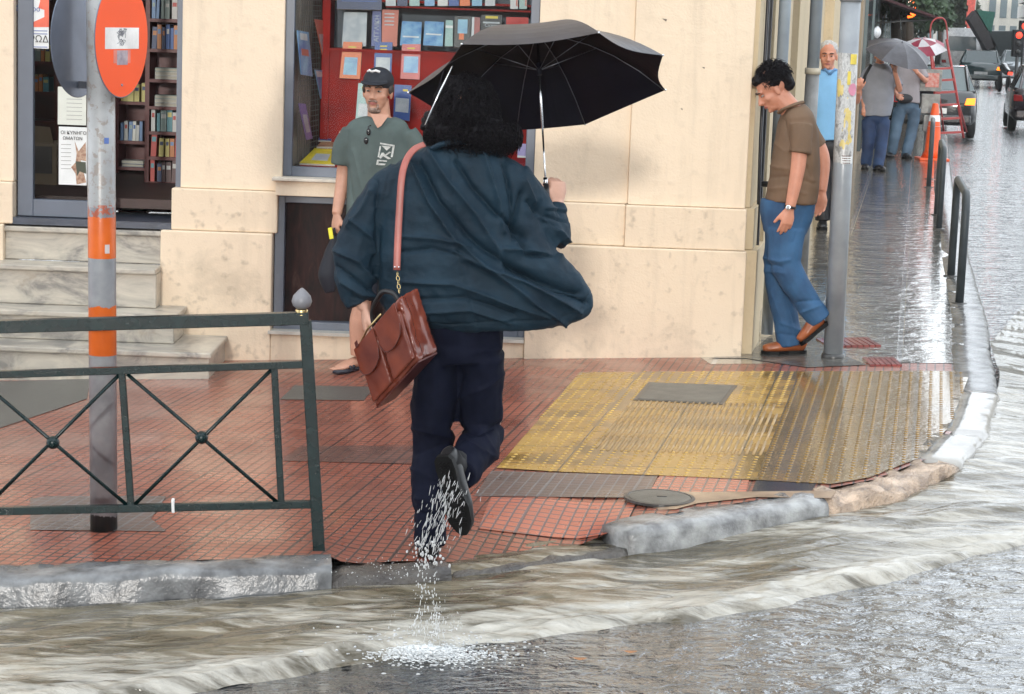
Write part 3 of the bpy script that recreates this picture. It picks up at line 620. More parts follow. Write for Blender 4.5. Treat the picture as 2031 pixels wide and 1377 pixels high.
# books
BC = [(0.05, 0.14, 0.42), (0.62, 0.62, 0.60), (0.50, 0.05, 0.04), (0.10, 0.30, 0.35), (0.70, 0.60, 0.20), (0.05, 0.07, 0.16), (0.55, 0.20, 0.06), (0.16, 0.28, 0.50), (0.35, 0.45, 0.42), (0.75, 0.75, 0.70), (0.12, 0.06, 0.06)]
BM = [mat('book_cover_%s' % 'abcdefghijk'[i], c, 0.4, var=0.1, bmp=0) for i, c in enumerate(BC)]
CN = ['blue', 'white', 'red', 'teal', 'yellow', 'navy', 'orange brown', 'light blue', 'grey green', 'ivory', 'black']
M_PAGES = mat('book_pages', (0.60, 0.57, 0.48), 0.8, bmp=0)
NB = 0
def book(cx, y, z, w_, h_, d_, ci, lean=0.0, lying=False, label=None, group=None, front_mat=None):
    """book standing spine outwards (or lying): covers + spine, page block as a part"""
    global NB; NB += 1
    o = root('book', (cx, y, z), label, 'book', group)
    t_ = 0.003; mb = MB(); pg = MB()
    if lying:
        mb.box(cx - w_ / 2, cx + w_ / 2, y, y + d_, z, z + t_); mb.box(cx - w_ / 2, cx + w_ / 2, y, y + d_, z + h_ - t_, z + h_); mb.box(cx - w_ / 2, cx - w_ / 2 + t_, y, y + d_, z + t_, z + h_ - t_)
        pg.box(cx - w_ / 2 + t_, cx + w_ / 2 - 0.006, y + 0.004, y + d_ - 0.004, z + t_, z + h_ - t_)
    else:
        mb.box(cx - w_ / 2, cx - w_ / 2 + t_, y, y + d_, z, z + h_); mb.box(cx + w_ / 2 - t_, cx + w_ / 2, y, y + d_, z, z + h_); mb.box(cx - w_ / 2 + t_, cx + w_ / 2 - t_, y, y + t_, z, z + h_)
        pg.box(cx - w_ / 2 + t_, cx + w_ / 2 - t_, y + t_, y + d_ - 0.005, z + 0.004, z + h_ - 0.004)
    for q in (mb, pg):
        if lean:
            for i, v in enumerate(q.v): q.v[i] = V((v.x + (v.z - z) * lean, v.y, v.z))
    mb.build('cover', BM[ci], o); pg.build('pages', M_PAGES, o)
    if not lying and w_ > 0.022:
        s2 = MB().box(cx - w_ / 2 + 0.004, cx + w_ / 2 - 0.004, y - 0.0012, y - 0.0002, z + h_ * 0.62, z + h_ * 0.82)
        if lean:
            for i, v in enumerate(s2.v): s2.v[i] = V((v.x + (v.z - z) * lean, v.y, v.z))
        s2.build('spine_title', BM[(ci + 1) % 10 if ci != 0 else 9], o)
    return o
# bookcase seen through the open doorway
def X_(px, Y): return at(px, 200, Y).x
def bookcase(name, px0, px1, Y, depth, shelves, label, ztop=3.1, m=M_DKRED):
    x0, x1 = X_(px0, Y), X_(px1, Y); r = root(name, (x0, Y, 0.86), label, 'bookcase')
    side = MB().box(x0 - 0.03, x0, Y, Y + depth, 0.86, ztop).box(x1, x1 + 0.03, Y, Y + depth, 0.86, ztop); side.build('side_panel', m, r)
    MB().box(x0, x1, Y + depth - 0.02, Y + depth, 0.86, ztop).build('back_panel', m, r)
    zz = []
    for py in shelves:
        z = at((px0 + px1) / 2, py, Y).z; MB().box(x0, x1, Y, Y + depth - 0.02, z - 0.022, z).build('shelf', m, r); zz.append(z)
    return x0, x1, zz
BY = 14.6
ORD = ['first', 'second', 'third', 'fourth', 'fifth', 'sixth', 'seventh', 'eighth', 'ninth', 'tenth', 'eleventh', 'twelfth', 'thirteenth', 'fourteenth', 'fifteenth']
ROWN = ['topmost visible', 'second', 'third', 'fourth', 'fifth', 'lowest']
def shelfrow(x0, x1, Y, z, hmax, where, cols, fill=1.0, wmin=0.018, wmax=0.04, group='books in the doorway bookcase'):
    x = x0 + 0.01; k = 0
    while x < x0 + (x1 - x0) * fill - 0.03 and k < 15:
        w_ = random.uniform(wmin, wmax); h_ = hmax * random.uniform(0.72, 0.98); ci = random.choice(cols)
        book(x + w_ / 2, Y + random.uniform(0.01, 0.03), z + 0.001, w_, h_, 0.16, ci, random.choice([0, 0, 0, 0.04]), label='%s book, %s from left, %s' % (CN[ci], ORD[k], where), group=group)
        x += w_ + 0.004 + (0.012 if random.random() < 0.2 else 0); k += 1
x0, x1, zz = bookcase('bookcase', 296, 372, BY, 0.3, (38, 98, 158, 212, 262, 312, 362), 'dark red bookcase at the right of the open shop doorway')
for r_, z in enumerate(zz):
    if r_ in (2, 3):
        for k in range(3):
            ci = [1, 9, 8][k]; book((x0 + x1) / 2, BY + 0.01, z + 0.001 + k * 0.026, 0.19, 0.024, 0.14, ci, lying=True, label='%s book lying %s, stacked on the %s shelf in the doorway' % (CN[ci], ['lowest', 'in the middle', 'on top'][k], ROWN[r_ - 0] if r_ < 6 else 'lowest'), group='books in the doorway bookcase')
        if r_ == 2: continue
    if r_ == 3: continue
    shelfrow(x0, x1, BY, z, 0.17, '%s shelf right of the doorway' % (ROWN[r_] if r_ < 6 else 'bottom'), [[7, 1, 9, 7, 8], [0, 2, 6, 1, 5], [], [], [1, 8, 3, 9], [4, 6, 9, 2], [2, 10, 5, 6]][r_] or [1])
x0, x1, zz = bookcase('bookcase', 236, 292, BY + 0.7, 0.3, (202, 280, 332, 382, 418), 'low dark bookcase standing deeper inside the doorway', ztop=at(260, 196, BY + 0.7).z)
shelfrow(x0, x1, BY + 0.7, zz[1], 0.15, 'white row of the low bookcase inside', [1, 7, 9], 1, 0.02, 0.028, 'books in the low bookcase')
for j, k in ((2, 2), (4, 3)):
    for q in range(k):
        ci = [5, 1, 9][q]; book((x0 + x1) / 2, BY + 0.71, zz[j] + 0.001 + q * 0.024, 0.16, 0.022, 0.14, ci, lying=True, label='%s book lying %s on the %s shelf of the low bookcase inside' % (CN[ci], ['lowest', 'second', 'on top'][q], {2: 'middle', 4: 'bottom'}[j]), group='books in the low bookcase')
shelfrow(x0, x0 + 0.2, BY + 0.7, zz[0], 0.14, 'top of the low bookcase inside', [4], 1, 0.03, 0.05, 'books in the low bookcase')
# shelves and carton behind the door glass
x0, x1, zz = bookcase('bookcase', 44, 108, BY, 0.3, (60, 122, 182, 240, 300), 'red brown bookcase behind the glass of the shop door', m=mat('brown_red_wood', (0.13, 0.030, 0.022), 0.4))
for r_ in (1, 2): shelfrow(x0 + 0.02, x1, BY, zz[r_], 0.13, '%s shelf behind the door glass' % ROWN[r_ - 1], [8, 4, 3, 6], 0.8, group='books behind the door glass')
a = at(42, 247, BY - 0.5); b = at(112, 395, BY - 0.5); cb = root('cardboard_box', (a.x, BY - 0.5, b.z), 'tall brown cardboard box standing open behind the door glass', 'box')
M_CARD = mat('cardboard', (0.30, 0.21, 0.13), 0.8, scale=5)
MB().box(a.x, b.x, BY - 0.5, BY - 0.15, 0.861, a.z - 0.12).build('carton', M_CARD, cb)
MB().prism([V((a.x + 0.02, BY - 0.502, a.z - 0.119)), V((b.x - 0.02, BY - 0.502, a.z - 0.119)), V((b.x - 0.04, BY - 0.52, a.z - 0.01)), V((a.x + 0.01, BY - 0.52, a.z))], (0, 0.004, 0)).build('flap', M_CARD, cb)
MB().box(a.x + 0.03, b.x - 0.03, BY - 0.504, BY - 0.5005, a.z - 0.32, a.z - 0.14).build('front_dark_panel', mat('carton_dark', (0.12, 0.10, 0.09), 0.8), cb)  # thin dark sheet on the front face of the carton
# ------------------------------------------------------------------ display inside the shop window
DY = 13.75
dk = root('display_stand', (FX(650, 300, DY), DY, zs1), 'red lacquered display stand filling the shop window', 'display stand')
xl, xr = X_(652, DY), X_(1100, DY)
MB().box(xl, xr, DY, DY + 0.04, 0.86, at(700, 97, DY).z).build('back_panel', M_RED_W, dk)
zsh = at(700, 97, DY).z; MB().box(xl, xr, DY - 0.02, DY + 0.30, zsh - 0.02, zsh).build('shelf', M_RED_W, dk)
MB().box(xl, xr, DY + 0.30, DY + 0.33, zsh, 3.1).build('upper_back', mat('stand_back', (0.10, 0.12, 0.15), 0.6, scale=5), dk)
for z in (zsh + 0.32, zsh + 0.6): MB().box(xl, xr, DY + 0.05, DY + 0.30, z - 0.015, z).build('shelf', M_RED_W, dk)
MB().box(xl - 0.05, xl, DY - 0.02, DY + 0.33, 0.86, 3.1).build('side_post', M_RED_W, dk)
tb = [V((xw0 + 0.08, FY + 0.16, zs1 + 0.045)), V((xw1 - 0.05, FY + 0.16, zs1 + 0.045)), V((xw1 - 0.05, DY - 0.03, zs1 + 0.17)), V((xl - 0.03, DY - 0.03, zs1 + 0.17))]
MB().prism(tb, (0, 0, -0.03)).build('sloping_tray', M_RED_W, dk)
MB().box(xw0 - 0.1, xw1 - 0.02, FY + 0.13, FY + 0.15, 0.86, zs1 + 0.03).build('tray_front', M_DKRED, dk)
# wire grid panel on the left side of the display
g = root('wire_grid', (xw0, FY + 0.15, zs1), 'grey wire grid panel on the left side of the shop window', 'wire grid')
P0 = V((xw0 + 0.075, FY + 0.16, 0)); P1 = V((xl - 0.06, DY - 0.03, 0)); mb = MB(); zA, zB = zs1 + 0.05, 3.05
for k in range(13):
    q = P0.lerp(P1, k / 12); mb.tube([q + V((0, 0, zA)), q + V((0, 0, zB))], 0.0022, 5)
z = zA
while z < zB: mb.tube([P0 + V((0, 0, z)), P1 + V((0, 0, z))], 0.0022, 5); z += 0.033
mb.build('wires', mat('grid_wire', (0.16, 0.15, 0.14), 0.4), g)
nrm = (P1 - P0).cross(V((0, 0, 1))).normalized()
MB().prism([P0 - nrm * 0.05 + V((0, 0, zA)), P1 - nrm * 0.05 + V((0, 0, zA)), P1 - nrm * 0.05 + V((0, 0, zB)), P0 - nrm * 0.05 + V((0, 0, zB))], -nrm * 0.02).build('backing', mat('beige_board', (0.36, 0.31, 0.26), 0.7), g)
# covers shown face out
def face_book(quad, Y, cover, bands, label, group='books shown in the shop window', tilt=0.03, th=0.018, words=None):
    """quad: four photo corners tl,tr,br,bl of the cover; bands: (v0,v1,u0,u1,material)"""
    tl, tr, brr, bl_ = [at(x, y, Y) for x, y in quad]; tl.y += tilt; tr.y += tilt
    o = root('book', bl_, label, 'book', group); n_ = (tr - tl).cross(bl_ - tl).normalized()
    if n_.y > 0: n_ = -n_
    MB().prism([tl, tr, brr, bl_], -n_ * 0.002).build('cover', cover, o); MB().prism([tl.lerp(bl_, 0.01) - n_ * 0.0022, tr.lerp(brr, 0.01) - n_ * 0.0022, brr - n_ * 0.0022, bl_ - n_ * 0.0022], -n_ * th).build('pages', M_PAGES, o)
    for (v0, v1, u0, u1, m_) in bands:
        f = lambda u, v: tl.lerp(tr, u).lerp(bl_.lerp(brr, u), v) + n_ * 0.0008
        MB().prism([f(u0, v0), f(u1, v0), f(u1, v1), f(u0, v1)], n_ * 0.0006).build('cover_print', m_, o)
    if words:
        for (s_, u, v, sz, m_, vert) in words:
            f = tl.lerp(tr, u).lerp(bl_.lerp(brr, u), v) + n_ * 0.0022; R_ = (tr - tl); U_ = (tl - bl_)
            if vert: R_, U_ = U_, -R_
            text('cover_lettering', s_, f, R_, R_.cross(U_).cross(R_) , sz, m_, o)
    return o
def art(name, a, b, s_=14): return mat(name, a, 0.35, scale=s_, col2=b, bmp=0, det=3)
OR = mat('orange_cover', (0.80, 0.17, 0.03), 0.4, bmp=0, var=0.06); BL = mat('blue_cover', (0.03, 0.09, 0.36), 0.4, bmp=0); PK = mat('pink_cover', (0.72, 0.16, 0.15), 0.4, bmp=0)
SK = art('sky_art', (0.25, 0.55, 0.72), (0.10, 0.28, 0.50)); WG = art('pale_art', (0.62, 0.64, 0.66), (0.40, 0.44, 0.50)); LB = art('light_blue_art', (0.35, 0.62, 0.80), (0.06, 0.22, 0.55), 9)
NV = mat('navy_cover', (0.02, 0.035, 0.12), 0.4, bmp=0); YL = mat('yellow_cover', (0.75, 0.58, 0.04), 0.4, bmp=0); LV = art('lavender_cover', (0.30, 0.24, 0.55), (0.2, 0.15, 0.42)); CR = mat('coral_cover', (0.66, 0.19, 0.13), 0.4, bmp=0)
TC = art('teal_pale_art', (0.40, 0.58, 0.55), (0.25, 0.42, 0.42)); M_W2 = mat('white_print', (0.8, 0.8, 0.8), 0.5, bmp=0); BK2 = mat('black_cover', (0.02, 0.02, 0.025), 0.4, bmp=0)
H = DY - 0.035
face_book([(680, 83), (718, 84), (714, 157), (673, 155)], H, OR, [(0.42, 0.9, 0.16, 0.82, SK), (0.12, 0.16, 0.3, 0.7, YL), (0.22, 0.25, 0.2, 0.8, NV)], 'orange paperback with a blue picture hanging left on the red panel')
face_book([(743, 84), (778, 84), (776, 152), (741, 150)], H, BL, [(0.45, 1.0, 0.1, 0.9, WG), (0.1, 0.14, 0.3, 0.7, YL), (0.2, 0.23, 0.3, 0.7, YL)], 'dark blue paperback with a pale picture above the capped man')
face_book([(797, 88), (834, 88), (832, 158), (794, 156)], H, PK, [(0.35, 0.82, 0.14, 0.9, LB), (0.10, 0.14, 0.3, 0.7, YL)], 'pink paperback with a blue picture hanging on the red panel')
face_book([(710, 165), (748, 168), (748, 240), (705, 238)], H, TC, [(0.08, 0.14, 0.2, 0.6, YL), (0.55, 0.9, 0.1, 0.8, WG)], 'pale teal paperback low on the red panel beside the capped man')
face_book([(782, 168), (816, 170), (812, 240), (780, 236)], H, BL, [(0.38, 0.78, 0.1, 0.9, WG), (0.12, 0.18, 0.5, 0.8, YL)], 'blue paperback with a white picture right of the capped man', words=None)
face_book([(1028, 285), (1052, 287), (1050, 340), (1024, 338)], H - 0.2, LV, [(0.45, 1.0, 0.0, 1.0, WG)], 'lavender and white book at the right end of the window')
H2 = DY + 0.03
face_book([(681, 24), (727, 25), (726, 92), (678, 91)], H2, WG, [], 'plain pale grey book standing tall on the window shelf', tilt=0.05)
face_book([(738, 22), (755, 22), (756, 92), (736, 92)], H2, art('blue_grey_cover', (0.16, 0.18, 0.40), (0.10, 0.12, 0.30)), [], 'narrow blue grey book with vertical lettering on the window shelf', tilt=0.05, words=[('ΑΓΓΛΙΚΗ', 0.55, 0.5, 0.042, WG, True)])
face_book([(757, 19), (790, 20), (787, 92), (757, 92)], H2, CR, [(0.1 + k * 0.1, 0.13 + k * 0.1, 0.15, 0.75, WG) for k in range(4)], 'coral red book with pale lines of print on the window shelf', tilt=0.05)
face_book([(797, 42), (836, 44), (834, 92), (793, 90)], H2, LB, [(0.6, 0.66, 0.1, 0.9, M_W2)], 'glossy blue book, left one of a like pair on the window shelf', tilt=0.04)
face_book([(842, 42), (880, 44), (878, 92), (839, 90)], H2, LB, [(0.5, 0.56, 0.1, 0.9, M_W2)], 'glossy blue book, right one of a like pair on the window shelf', tilt=0.04)
face_book([(884, 40), (898, 41), (898, 92), (882, 92)], H2, TC, [(0.2, 0.3, 0, 1, M_W2)], 'narrow white and green book right of the blue pair', tilt=0.03)
face_book([(902, 32), (934, 33), (932, 95), (900, 94)], H2, BK2, [(0.1, 0.55, 0.2, 0.8, SK), (0.55, 0.75, 0.3, 0.6, OR)], 'black book with a bright cyan emblem on the window shelf', tilt=0.03)
face_book([(936, 34), (952, 35), (951, 92), (934, 92)], H2, mat('dark_red_cover', (0.30, 0.03, 0.03), 0.4, bmp=0), [(0.0, 1.0, 0.0, 0.3, WG)], 'dark red book with a pale spine beside the umbrella edge', tilt=0.02)
face_book([(955, 29), (996, 30), (994, 62), (953, 60)], H2, BK2, [(0.08, 0.24, 0.2, 0.8, YL), (0.45, 0.55, 0.1, 0.9, WG)], 'black book with a yellow title strip above the umbrella', tilt=0.02, words=[('Cicero', 0.5, 0.68, 0.03, WG, False)])
face_book([(1004, 34), (1048, 35), (1048, 58), (1004, 58)], H2, mat('bright_red_cover', (0.62, 0.05, 0.04), 0.4, bmp=0), [], 'bright red book lying near the right window frame', tilt=0.02)
face_book([(668, -20), (757, -20), (757, 20), (668, 18)], H2, NV, [(0.55, 0.60, 0.1, 0.9, BL)], 'wide navy blue book at the top left of the window', tilt=0.02)
# row along the upper shelf (top edge of the photo)
zt2 = at(850, 14, DY).z; MB().box(xl + 0.35, xr, DY + 0.04, DY + 0.2, zt2 - 0.012, zt2).build('shelf', M_RED_W, dk)
pxs = [765, 788, 812, 842, 868, 890, 912, 936, 962]; cms = [(WG, YL), (NV, M_W2), (TC, YL), (LB, WG), (M_W2, BL), (BL, OR), (OR, BL), (SK, M_W2), (WG, NV)]
ths = ['grey and yellow', 'navy and white', 'teal and yellow', 'light blue', 'white and blue', 'blue and orange', 'orange and blue', 'sky blue and white', 'grey and navy']
for i, px_ in enumerate(pxs):
    a, b = cms[i]; face_book([(px_, -40), (px_ + 20, -40), (px_ + 20, 12), (px_, 12)], DY + 0.02, a, [(0.5, 0.75, 0.05, 0.95, b), (0.85, 0.95, 0.05, 0.95, a)], '%s book, %s from left in the row at the photo top' % (ths[i], ORD[i]), tilt=0.0)
for i, px_ in enumerate((1012, 1030)):
    face_book([(px_, -40), (px_ + 16, -40), (px_ + 15, 18), (px_, 18)], DY + 0.02, [M_W2, TC][i], [(0.1, 0.9, 0.75, 0.95, CR)], ['white', 'pale green'][i] + ' book standing by the right window frame at the photo top', tilt=0.0)
# leaflets clipped to the wire grid
def grid_card(quad, m_, bands, label):
    pts = []
    for x, y in quad:
        d = ray(x, y); tt = (P0 - CAM).dot(nrm) / d.dot(nrm); pts.append(CAM + d * tt - nrm * -0.004)
    sgn = -1 if nrm.dot(CAM - P0) < 0 else 1
    o = root('leaflet', pts[3], label, 'leaflet', 'leaflets on the wire grid'); MB().prism([q + nrm * sgn * 0.006 for q in pts], nrm * sgn * 0.004).build('cover', m_, o)
    tl, tr, br_, bl_ = [q + nrm * sgn * 0.0105 for q in pts]
    for (v0, v1, u0, u1, mm) in bands:
        f = lambda u, v: tl.lerp(tr, u).lerp(bl_.lerp(br_, u), v)
        MB().prism([f(u0, v0), f(u1, v0), f(u1, v1), f(u0, v1)], nrm * sgn * 0.001).build('cover_print', mm, o)
grid_card([(585, 60), (608, 64), (616, 152), (593, 148)], LB, [(0.05, 0.2, 0.2, 0.8, M_W2), (0.4, 0.55, 0.2, 0.8, CR)], 'blue leaflet, leftmost on the wire grid of the window')
grid_card([(620, 38), (636, 40), (648, 108), (636, 112)], CR, [(0.4, 0.9, 0.1, 0.9, WG)], 'red and grey leaflet, uppermost on the wire grid')
grid_card([(620, 138), (638, 140), (650, 190), (632, 196)], LB, [(0.05, 0.25, 0.1, 0.7, M_W2)], 'blue leaflet with a white top, just above the capped man')
grid_card([(588, 205), (602, 206), (616, 275), (604, 278)], LV, [(0.3, 0.8, 0.2, 0.8, WG)], 'faded lavender leaflet, lowest on the wire grid')
# books lying on the sloping tray
nt_ = (tb[1] - tb[0]).cross(tb[3] - tb[0]).normalized()
def tray_book(quad, m_, bands, label):
    pts = []
    for x, y in quad:
        d = ray(x, y); tt = (tb[0] - CAM).dot(nt_) / d.dot(nt_); pts.append(CAM + d * tt + nt_ * 0.002)
    o = root('book', pts[3], label, 'book', 'books lying in the window tray'); MB().prism(pts, nt_ * 0.012).build('pages', M_PAGES, o); MB().prism([q + nt_ * 0.0122 for q in pts], nt_ * 0.002).build('cover', m_, o)
    tl, tr, br_, bl_ = [q + nt_ * 0.0145 for q in pts]
    for (v0, v1, u0, u1, mm) in bands:
        f = lambda u, v: tl.lerp(tr, u).lerp(bl_.lerp(br_, u), v)
        MB().prism([f(u0, v0), f(u1, v0), f(u1, v1), f(u0, v1)], nt_ * 0.001).build('cover_print', mm, o)
tray_book([(624, 299), (672, 302), (664, 331), (594, 328)], YL, [(0.35, 0.8, 0.25, 0.75, WG)], 'yellow book lying at the front left of the window tray')
tray_book([(638, 286), (668, 287), (664, 296), (628, 295)], art('tan_cover', (0.42, 0.26, 0.14), (0.3, 0.16, 0.1)), [], 'tan book lying behind the yellow book in the tray')
tray_book([(640, 270), (662, 271), (656, 284), (630, 282)], BL, [(0.3, 0.7, 0.1, 0.9, LV)], 'blue book lying at the back of the window tray')
# ------------------------------------------------------------------ marble steps
m, t, p, o = base('worn_marble'); c = coords(t, (0, 0, 0), (1, 1, 2.2)); n1 = nz(t, c, 2.5, 7, 0.65, 1.4); n2 = nz(t, coords(t), 22, 4)
k = ramp(t, n1, [(0.36, (0.20, 0.19, 0.175)), (0.50, (0.42, 0.385, 0.33)), (0.72, (0.58, 0.53, 0.44))])
sp = ramp(t, nz(t, coords(t), 5, 6, 0.7), [(0.58, (0, 0, 0)), (0.75, (0.7,) * 3)])
t.links.new(mixc(t, sp, k, (0.30, 0.24, 0.17)), p.inputs['Base Color']); p.inputs['Roughness'].default_value = 0.3; bump(t, p, n2, 0.25, 0.004); M_MARBLE = m
ms = root('marble_steps', (-3.2, 12.3, G(-3)), 'worn grey marble steps leading up to the bookshop door', 'steps')
fr4 = [(FY - 0.0, FZ(150, 452), xd1 - 0.1), (12.72, at(150, 528, 12.72).z, xd1 - 0.1), (12.48, at(150, 618, 12.48).z, at(345, 612, 12.48).x), (12.22, at(150, 690, 12.22).z, at(415, 700, 12.22).x)]
zprev = -0.5
for i in range(4):
    Y, z, x1 = fr4[i]; yb = BK if i == 0 else 12.885 
    if i == 0: yb = FY + 0.4
    zl = fr4[i + 1][1] if i < 3 else -0.5
    stp = MB().box(-9, x1, Y, yb if i == 0 else fr4[0][0] - 0.0 if i < 3 else FY - 0.07, zl - 0.02 if i < 3 else -0.5, z - 0.035)
    if i >= 2:
        stp = MB().box(-9, x1, Y, FY - 0.062, zl + 0.001 if i < 3 else -0.5, z - 0.035)
    if i == 1: stp = MB().box(-9, x1 - 0.003, Y, FY - 0.002, zl + 0.001, z - 0.035)
    if i == 0: stp = MB().box(-9, x1, Y, yb, zl + 0.001, z - 0.035)
    so_ = stp.build('riser', M_MARBLE, ms, bevel=0.006)
    MB().box(-9, x1 + (0.015 if i > 1 else -0.003), Y - 0.025, (yb - 0.001 if i == 0 else FY - 0.003 if i == 1 else FY - 0.061), z - 0.034, z).build('tread', M_MARBLE, ms, bevel=0.008)
print('zsteps', [round(f[1], 3) for f in fr4], 'zb', zb1, zb2, 'xc', xc, 'door', dz0)
# ------------------------------------------------------------------ people
M_SKIN = mat('skin_tan', (0.52, 0.275, 0.19), 0.5, scale=14, var=0.10, bmp=0.12, bd=0.002)
M_SKIN2 = mat('skin_warm', (0.56, 0.25, 0.165), 0.5, scale=14, var=0.10, bmp=0.12, bd=0.002)
M_SKIN3 = mat('skin_fair', (0.62, 0.36, 0.27), 0.5, scale=14, var=0.10, bmp=0.12, bd=0.002)
M_HAIRB = mat('black_hair', (0.006, 0.005, 0.007), 0.6, spec=.15, scale=40, var=0.3, bmp=0.3)
M_HAIRG = mat('grey_hair', (0.42, 0.41, 0.40), 0.6, scale=40, var=0.2, bmp=0.3)
M_EYE = mat('eye_white', (0.34, 0.30, 0.27), 0.3, bmp=0); M_IRIS = mat('iris_dark', (0.02, 0.015, 0.01), 0.2, bmp=0)  # eye whites darkened: shadow of the cap put into their colour
M_LIP = mat('lips', (0.36, 0.13, 0.11), 0.5, bmp=0); M_BROW = mat('brow_hair', (0.05, 0.035, 0.028), 0.7, bmp=0)
def frame_(f, u):
    f = V(f).normalized(); u = V(u); u = (u - f * u.dot(f)).normalized(); return f.cross(u).normalized(), f, u   # right, forward, up
def add_head(mb, c, fwd, up, s=1.0):
    r, f, u = frame_(fwd, up); c = V(c); L = lambda x, y, z: c + (r * x + f * y + u * z) * s
    def E(x, y, z, a, b, d, n=18, m=12): mb.ell(L(x, y, z), r * a * s, f * b * s, u * d * s, n, m)
    E(0, -.014, .030, .075, .094, .086); E(0, .026, -.028, .060, .064, .078); E(0, .044, -.080, .040, .042, .032)
    E(-.036, .052, -.026, .025, .027, .022); E(.036, .052, -.026, .025, .027, .022)
    mb.tube([L(0, .078, .012), L(0, .098, -.016), L(0, .108, -.034), L(0, .094, -.044)], [.008 * s, .010 * s, .014 * s, .008 * s], 10)
    E(-.013, .092, -.038, .009, .010, .007, 8, 6); E(.013, .092, -.038, .009, .010, .007, 8, 6)
    E(0, .074, .022, .050, .018, .011); E(0, .080, -.064, .026, .014, .012, 12, 8); E(0, .074, -.096, .020, .018, .014, 12, 8)
    for q in (-1, 1): E(q * .076, -.004, -.014, .009, .017, .031, 10, 8)
    return L
def sockets(mb, L, s=1.0):
    for q in (-1, 1):
        e = L(q * .030, .084, .002); d_ = (L(0, 1, 0) - L(0, 0, 0)).normalized()
        for i, v in enumerate(mb.v):
            dd = (v - e).length / s
            if dd < .024: mb.v[i] = v - d_ * (.010 * s * (1 - dd / .024) ** 1.0)
def add_face(L, parent, s=1.0, brow=M_BROW, beard=None):
    lp = MB(); r = (L(1, 0, 0) - L(0, 0, 0)).normalized(); f = (L(0, 1, 0) - L(0, 0, 0)).normalized(); u = (L(0, 0, 1) - L(0, 0, 0)).normalized()
    for q in (-1, 1):
        e = MB(); ir = MB(); bw = MB()
        e.ell(L(q * .030, .074, .001), r * .013 * s, f * .011 * s, u * .0050 * s, 12, 8); ir.sph(L(q * .030, .0815, .001), .0052 * s, 8, 6)
        bw.tube([L(q * .012, .093, .020), L(q * .030, .091, .026), L(q * .048, .080, .021)], [.0035 * s, .005 * s, .003 * s], 7)
        eo = e.build('eye', M_EYE, parent, True); ir.build('iris', M_IRIS, eo, True); bw.build('eyebrow', brow, parent, True)
    lp.tube([L(-.023, .084, -.064), L(-.008, .0945, -.0615), L(.008, .0945, -.0615), L(.023, .084, -.064)], [.002 * s, .0045 * s, .0045 * s, .002 * s], 8)
    lp.tube([L(-.020, .084, -.067), L(0, .094, -.070), L(.020, .084, -.067)], [.002 * s, .005 * s, .002 * s], 8)
    lp.build('lips', M_LIP, parent, True)
def add_hand(mb, wr, dirv, palmn, thumbside, curl=(25, 30, 35, 40), s=1.0, th=(0.55, 0.75, 0.25), thcurl=15, spread=1.0):
    d = V(dirv).normalized(); pn = V(palmn); pn = (pn - d * pn.dot(d)).normalized(); lt = V(thumbside); lt = (lt - d * lt.dot(d) - pn * lt.dot(pn)).normalized(); wr = V(wr)
    mb.tube([wr - d * .02 * s, wr + d * .015 * s, wr + d * .05 * s, wr + d * .088 * s], [(.026 * s, .019 * s), (.030 * s, .018 * s), (.041 * s, .017 * s), (.039 * s, .013 * s)], 14, ref=lt)
    mb.ell(wr + d * .035 * s + lt * .022 * s + pn * .006 * s, lt * .020 * s, d * .032 * s, pn * .016 * s)
    for k, (off, ln, r_) in enumerate(((.029, .070, .0088), (.010, .079, .0092), (-.010, .073, .0088), (-.028, .058, .0078))):
        p = wr + d * (.084 - (0.006 if k in (0, 3) else 0)) * s + lt * off * s; pts = [p - d * .012 * s, p]; a = 0; sp = math.radians((1.5 - k) * 4 * spread)
        for j, fr_ in enumerate((.46, .31, .23)):
            a += math.radians(curl[k] * (1.0, 1.15, 0.8)[j]); dd = (d * math.cos(a) + pn * math.sin(a)); dd = (dd + lt * math.sin(sp)).normalized(); p = p + dd * ln * fr_ * s; pts.append(p)
        mb.tube(crom(pts, 3), resamp([r_ * 1.1 * s, r_ * 1.05 * s, r_ * s, r_ * .95 * s, r_ * .72 * s], len(crom(pts, 3))), 9)
    td = (lt * th[0] + d * th[1] + pn * th[2]).normalized(); p = wr + d * .022 * s + lt * .022 * s + pn * .006 * s
    t2 = (td + (d * .5 + pn * .4 - lt * .2) * math.radians(thcurl) * 1.5).normalized()
    pts = [p, p + td * .035 * s, p + td * .035 * s + t2 * .028 * s, p + td * .035 * s + t2 * .052 * s]
    c_ = crom(pts, 3); mb.tube(c_, resamp([.015 * s, .0125 * s, .0105 * s, .0075 * s], len(c_)), 10)
def slices(mb, rows, n=36, ex=2.4, f=at):
    """rows: (lx, ly, rx, ry, Y, half_depth): torso-like loft through photo-measured widths"""
    rows2 = []; 
    P = [(f(a, b, Y), f(c, d, Y), hd) for a, b, c, d, Y, hd in rows]
    K = 5; Ls = crom([p[0] for p in P], K); Rs = crom([p[1] for p in P], K); Hs = resamp([p[2] for p in P], len(Ls)); vs = []
    for L_, R_, h in zip(Ls, Rs, Hs):
        c = (L_ + R_) / 2; ax = (R_ - L_) / 2; ay = ax.cross(V((0, 0, 1))).normalized() * h
        if ay.length < 1e-6: ay = V((0, h, 0))
        for k in range(n):
            q = 2 * math.pi * k / n; cx, sx = math.cos(q), math.sin(q)
            vs.append(c + ax * math.copysign(abs(cx) ** (2 / ex), cx) + ay * math.copysign(abs(sx) ** (2 / ex), sx))
    m = len(Ls); fs = [(i * n + k, i * n + (k + 1) % n, (i + 1) * n + (k + 1) % n, (i + 1) * n + k) for i in range(m - 1) for k in range(n)]
    fs += [tuple(range(n - 1, -1, -1)), tuple(range((m - 1) * n, m * n))]
    return mb.add(vs, fs)
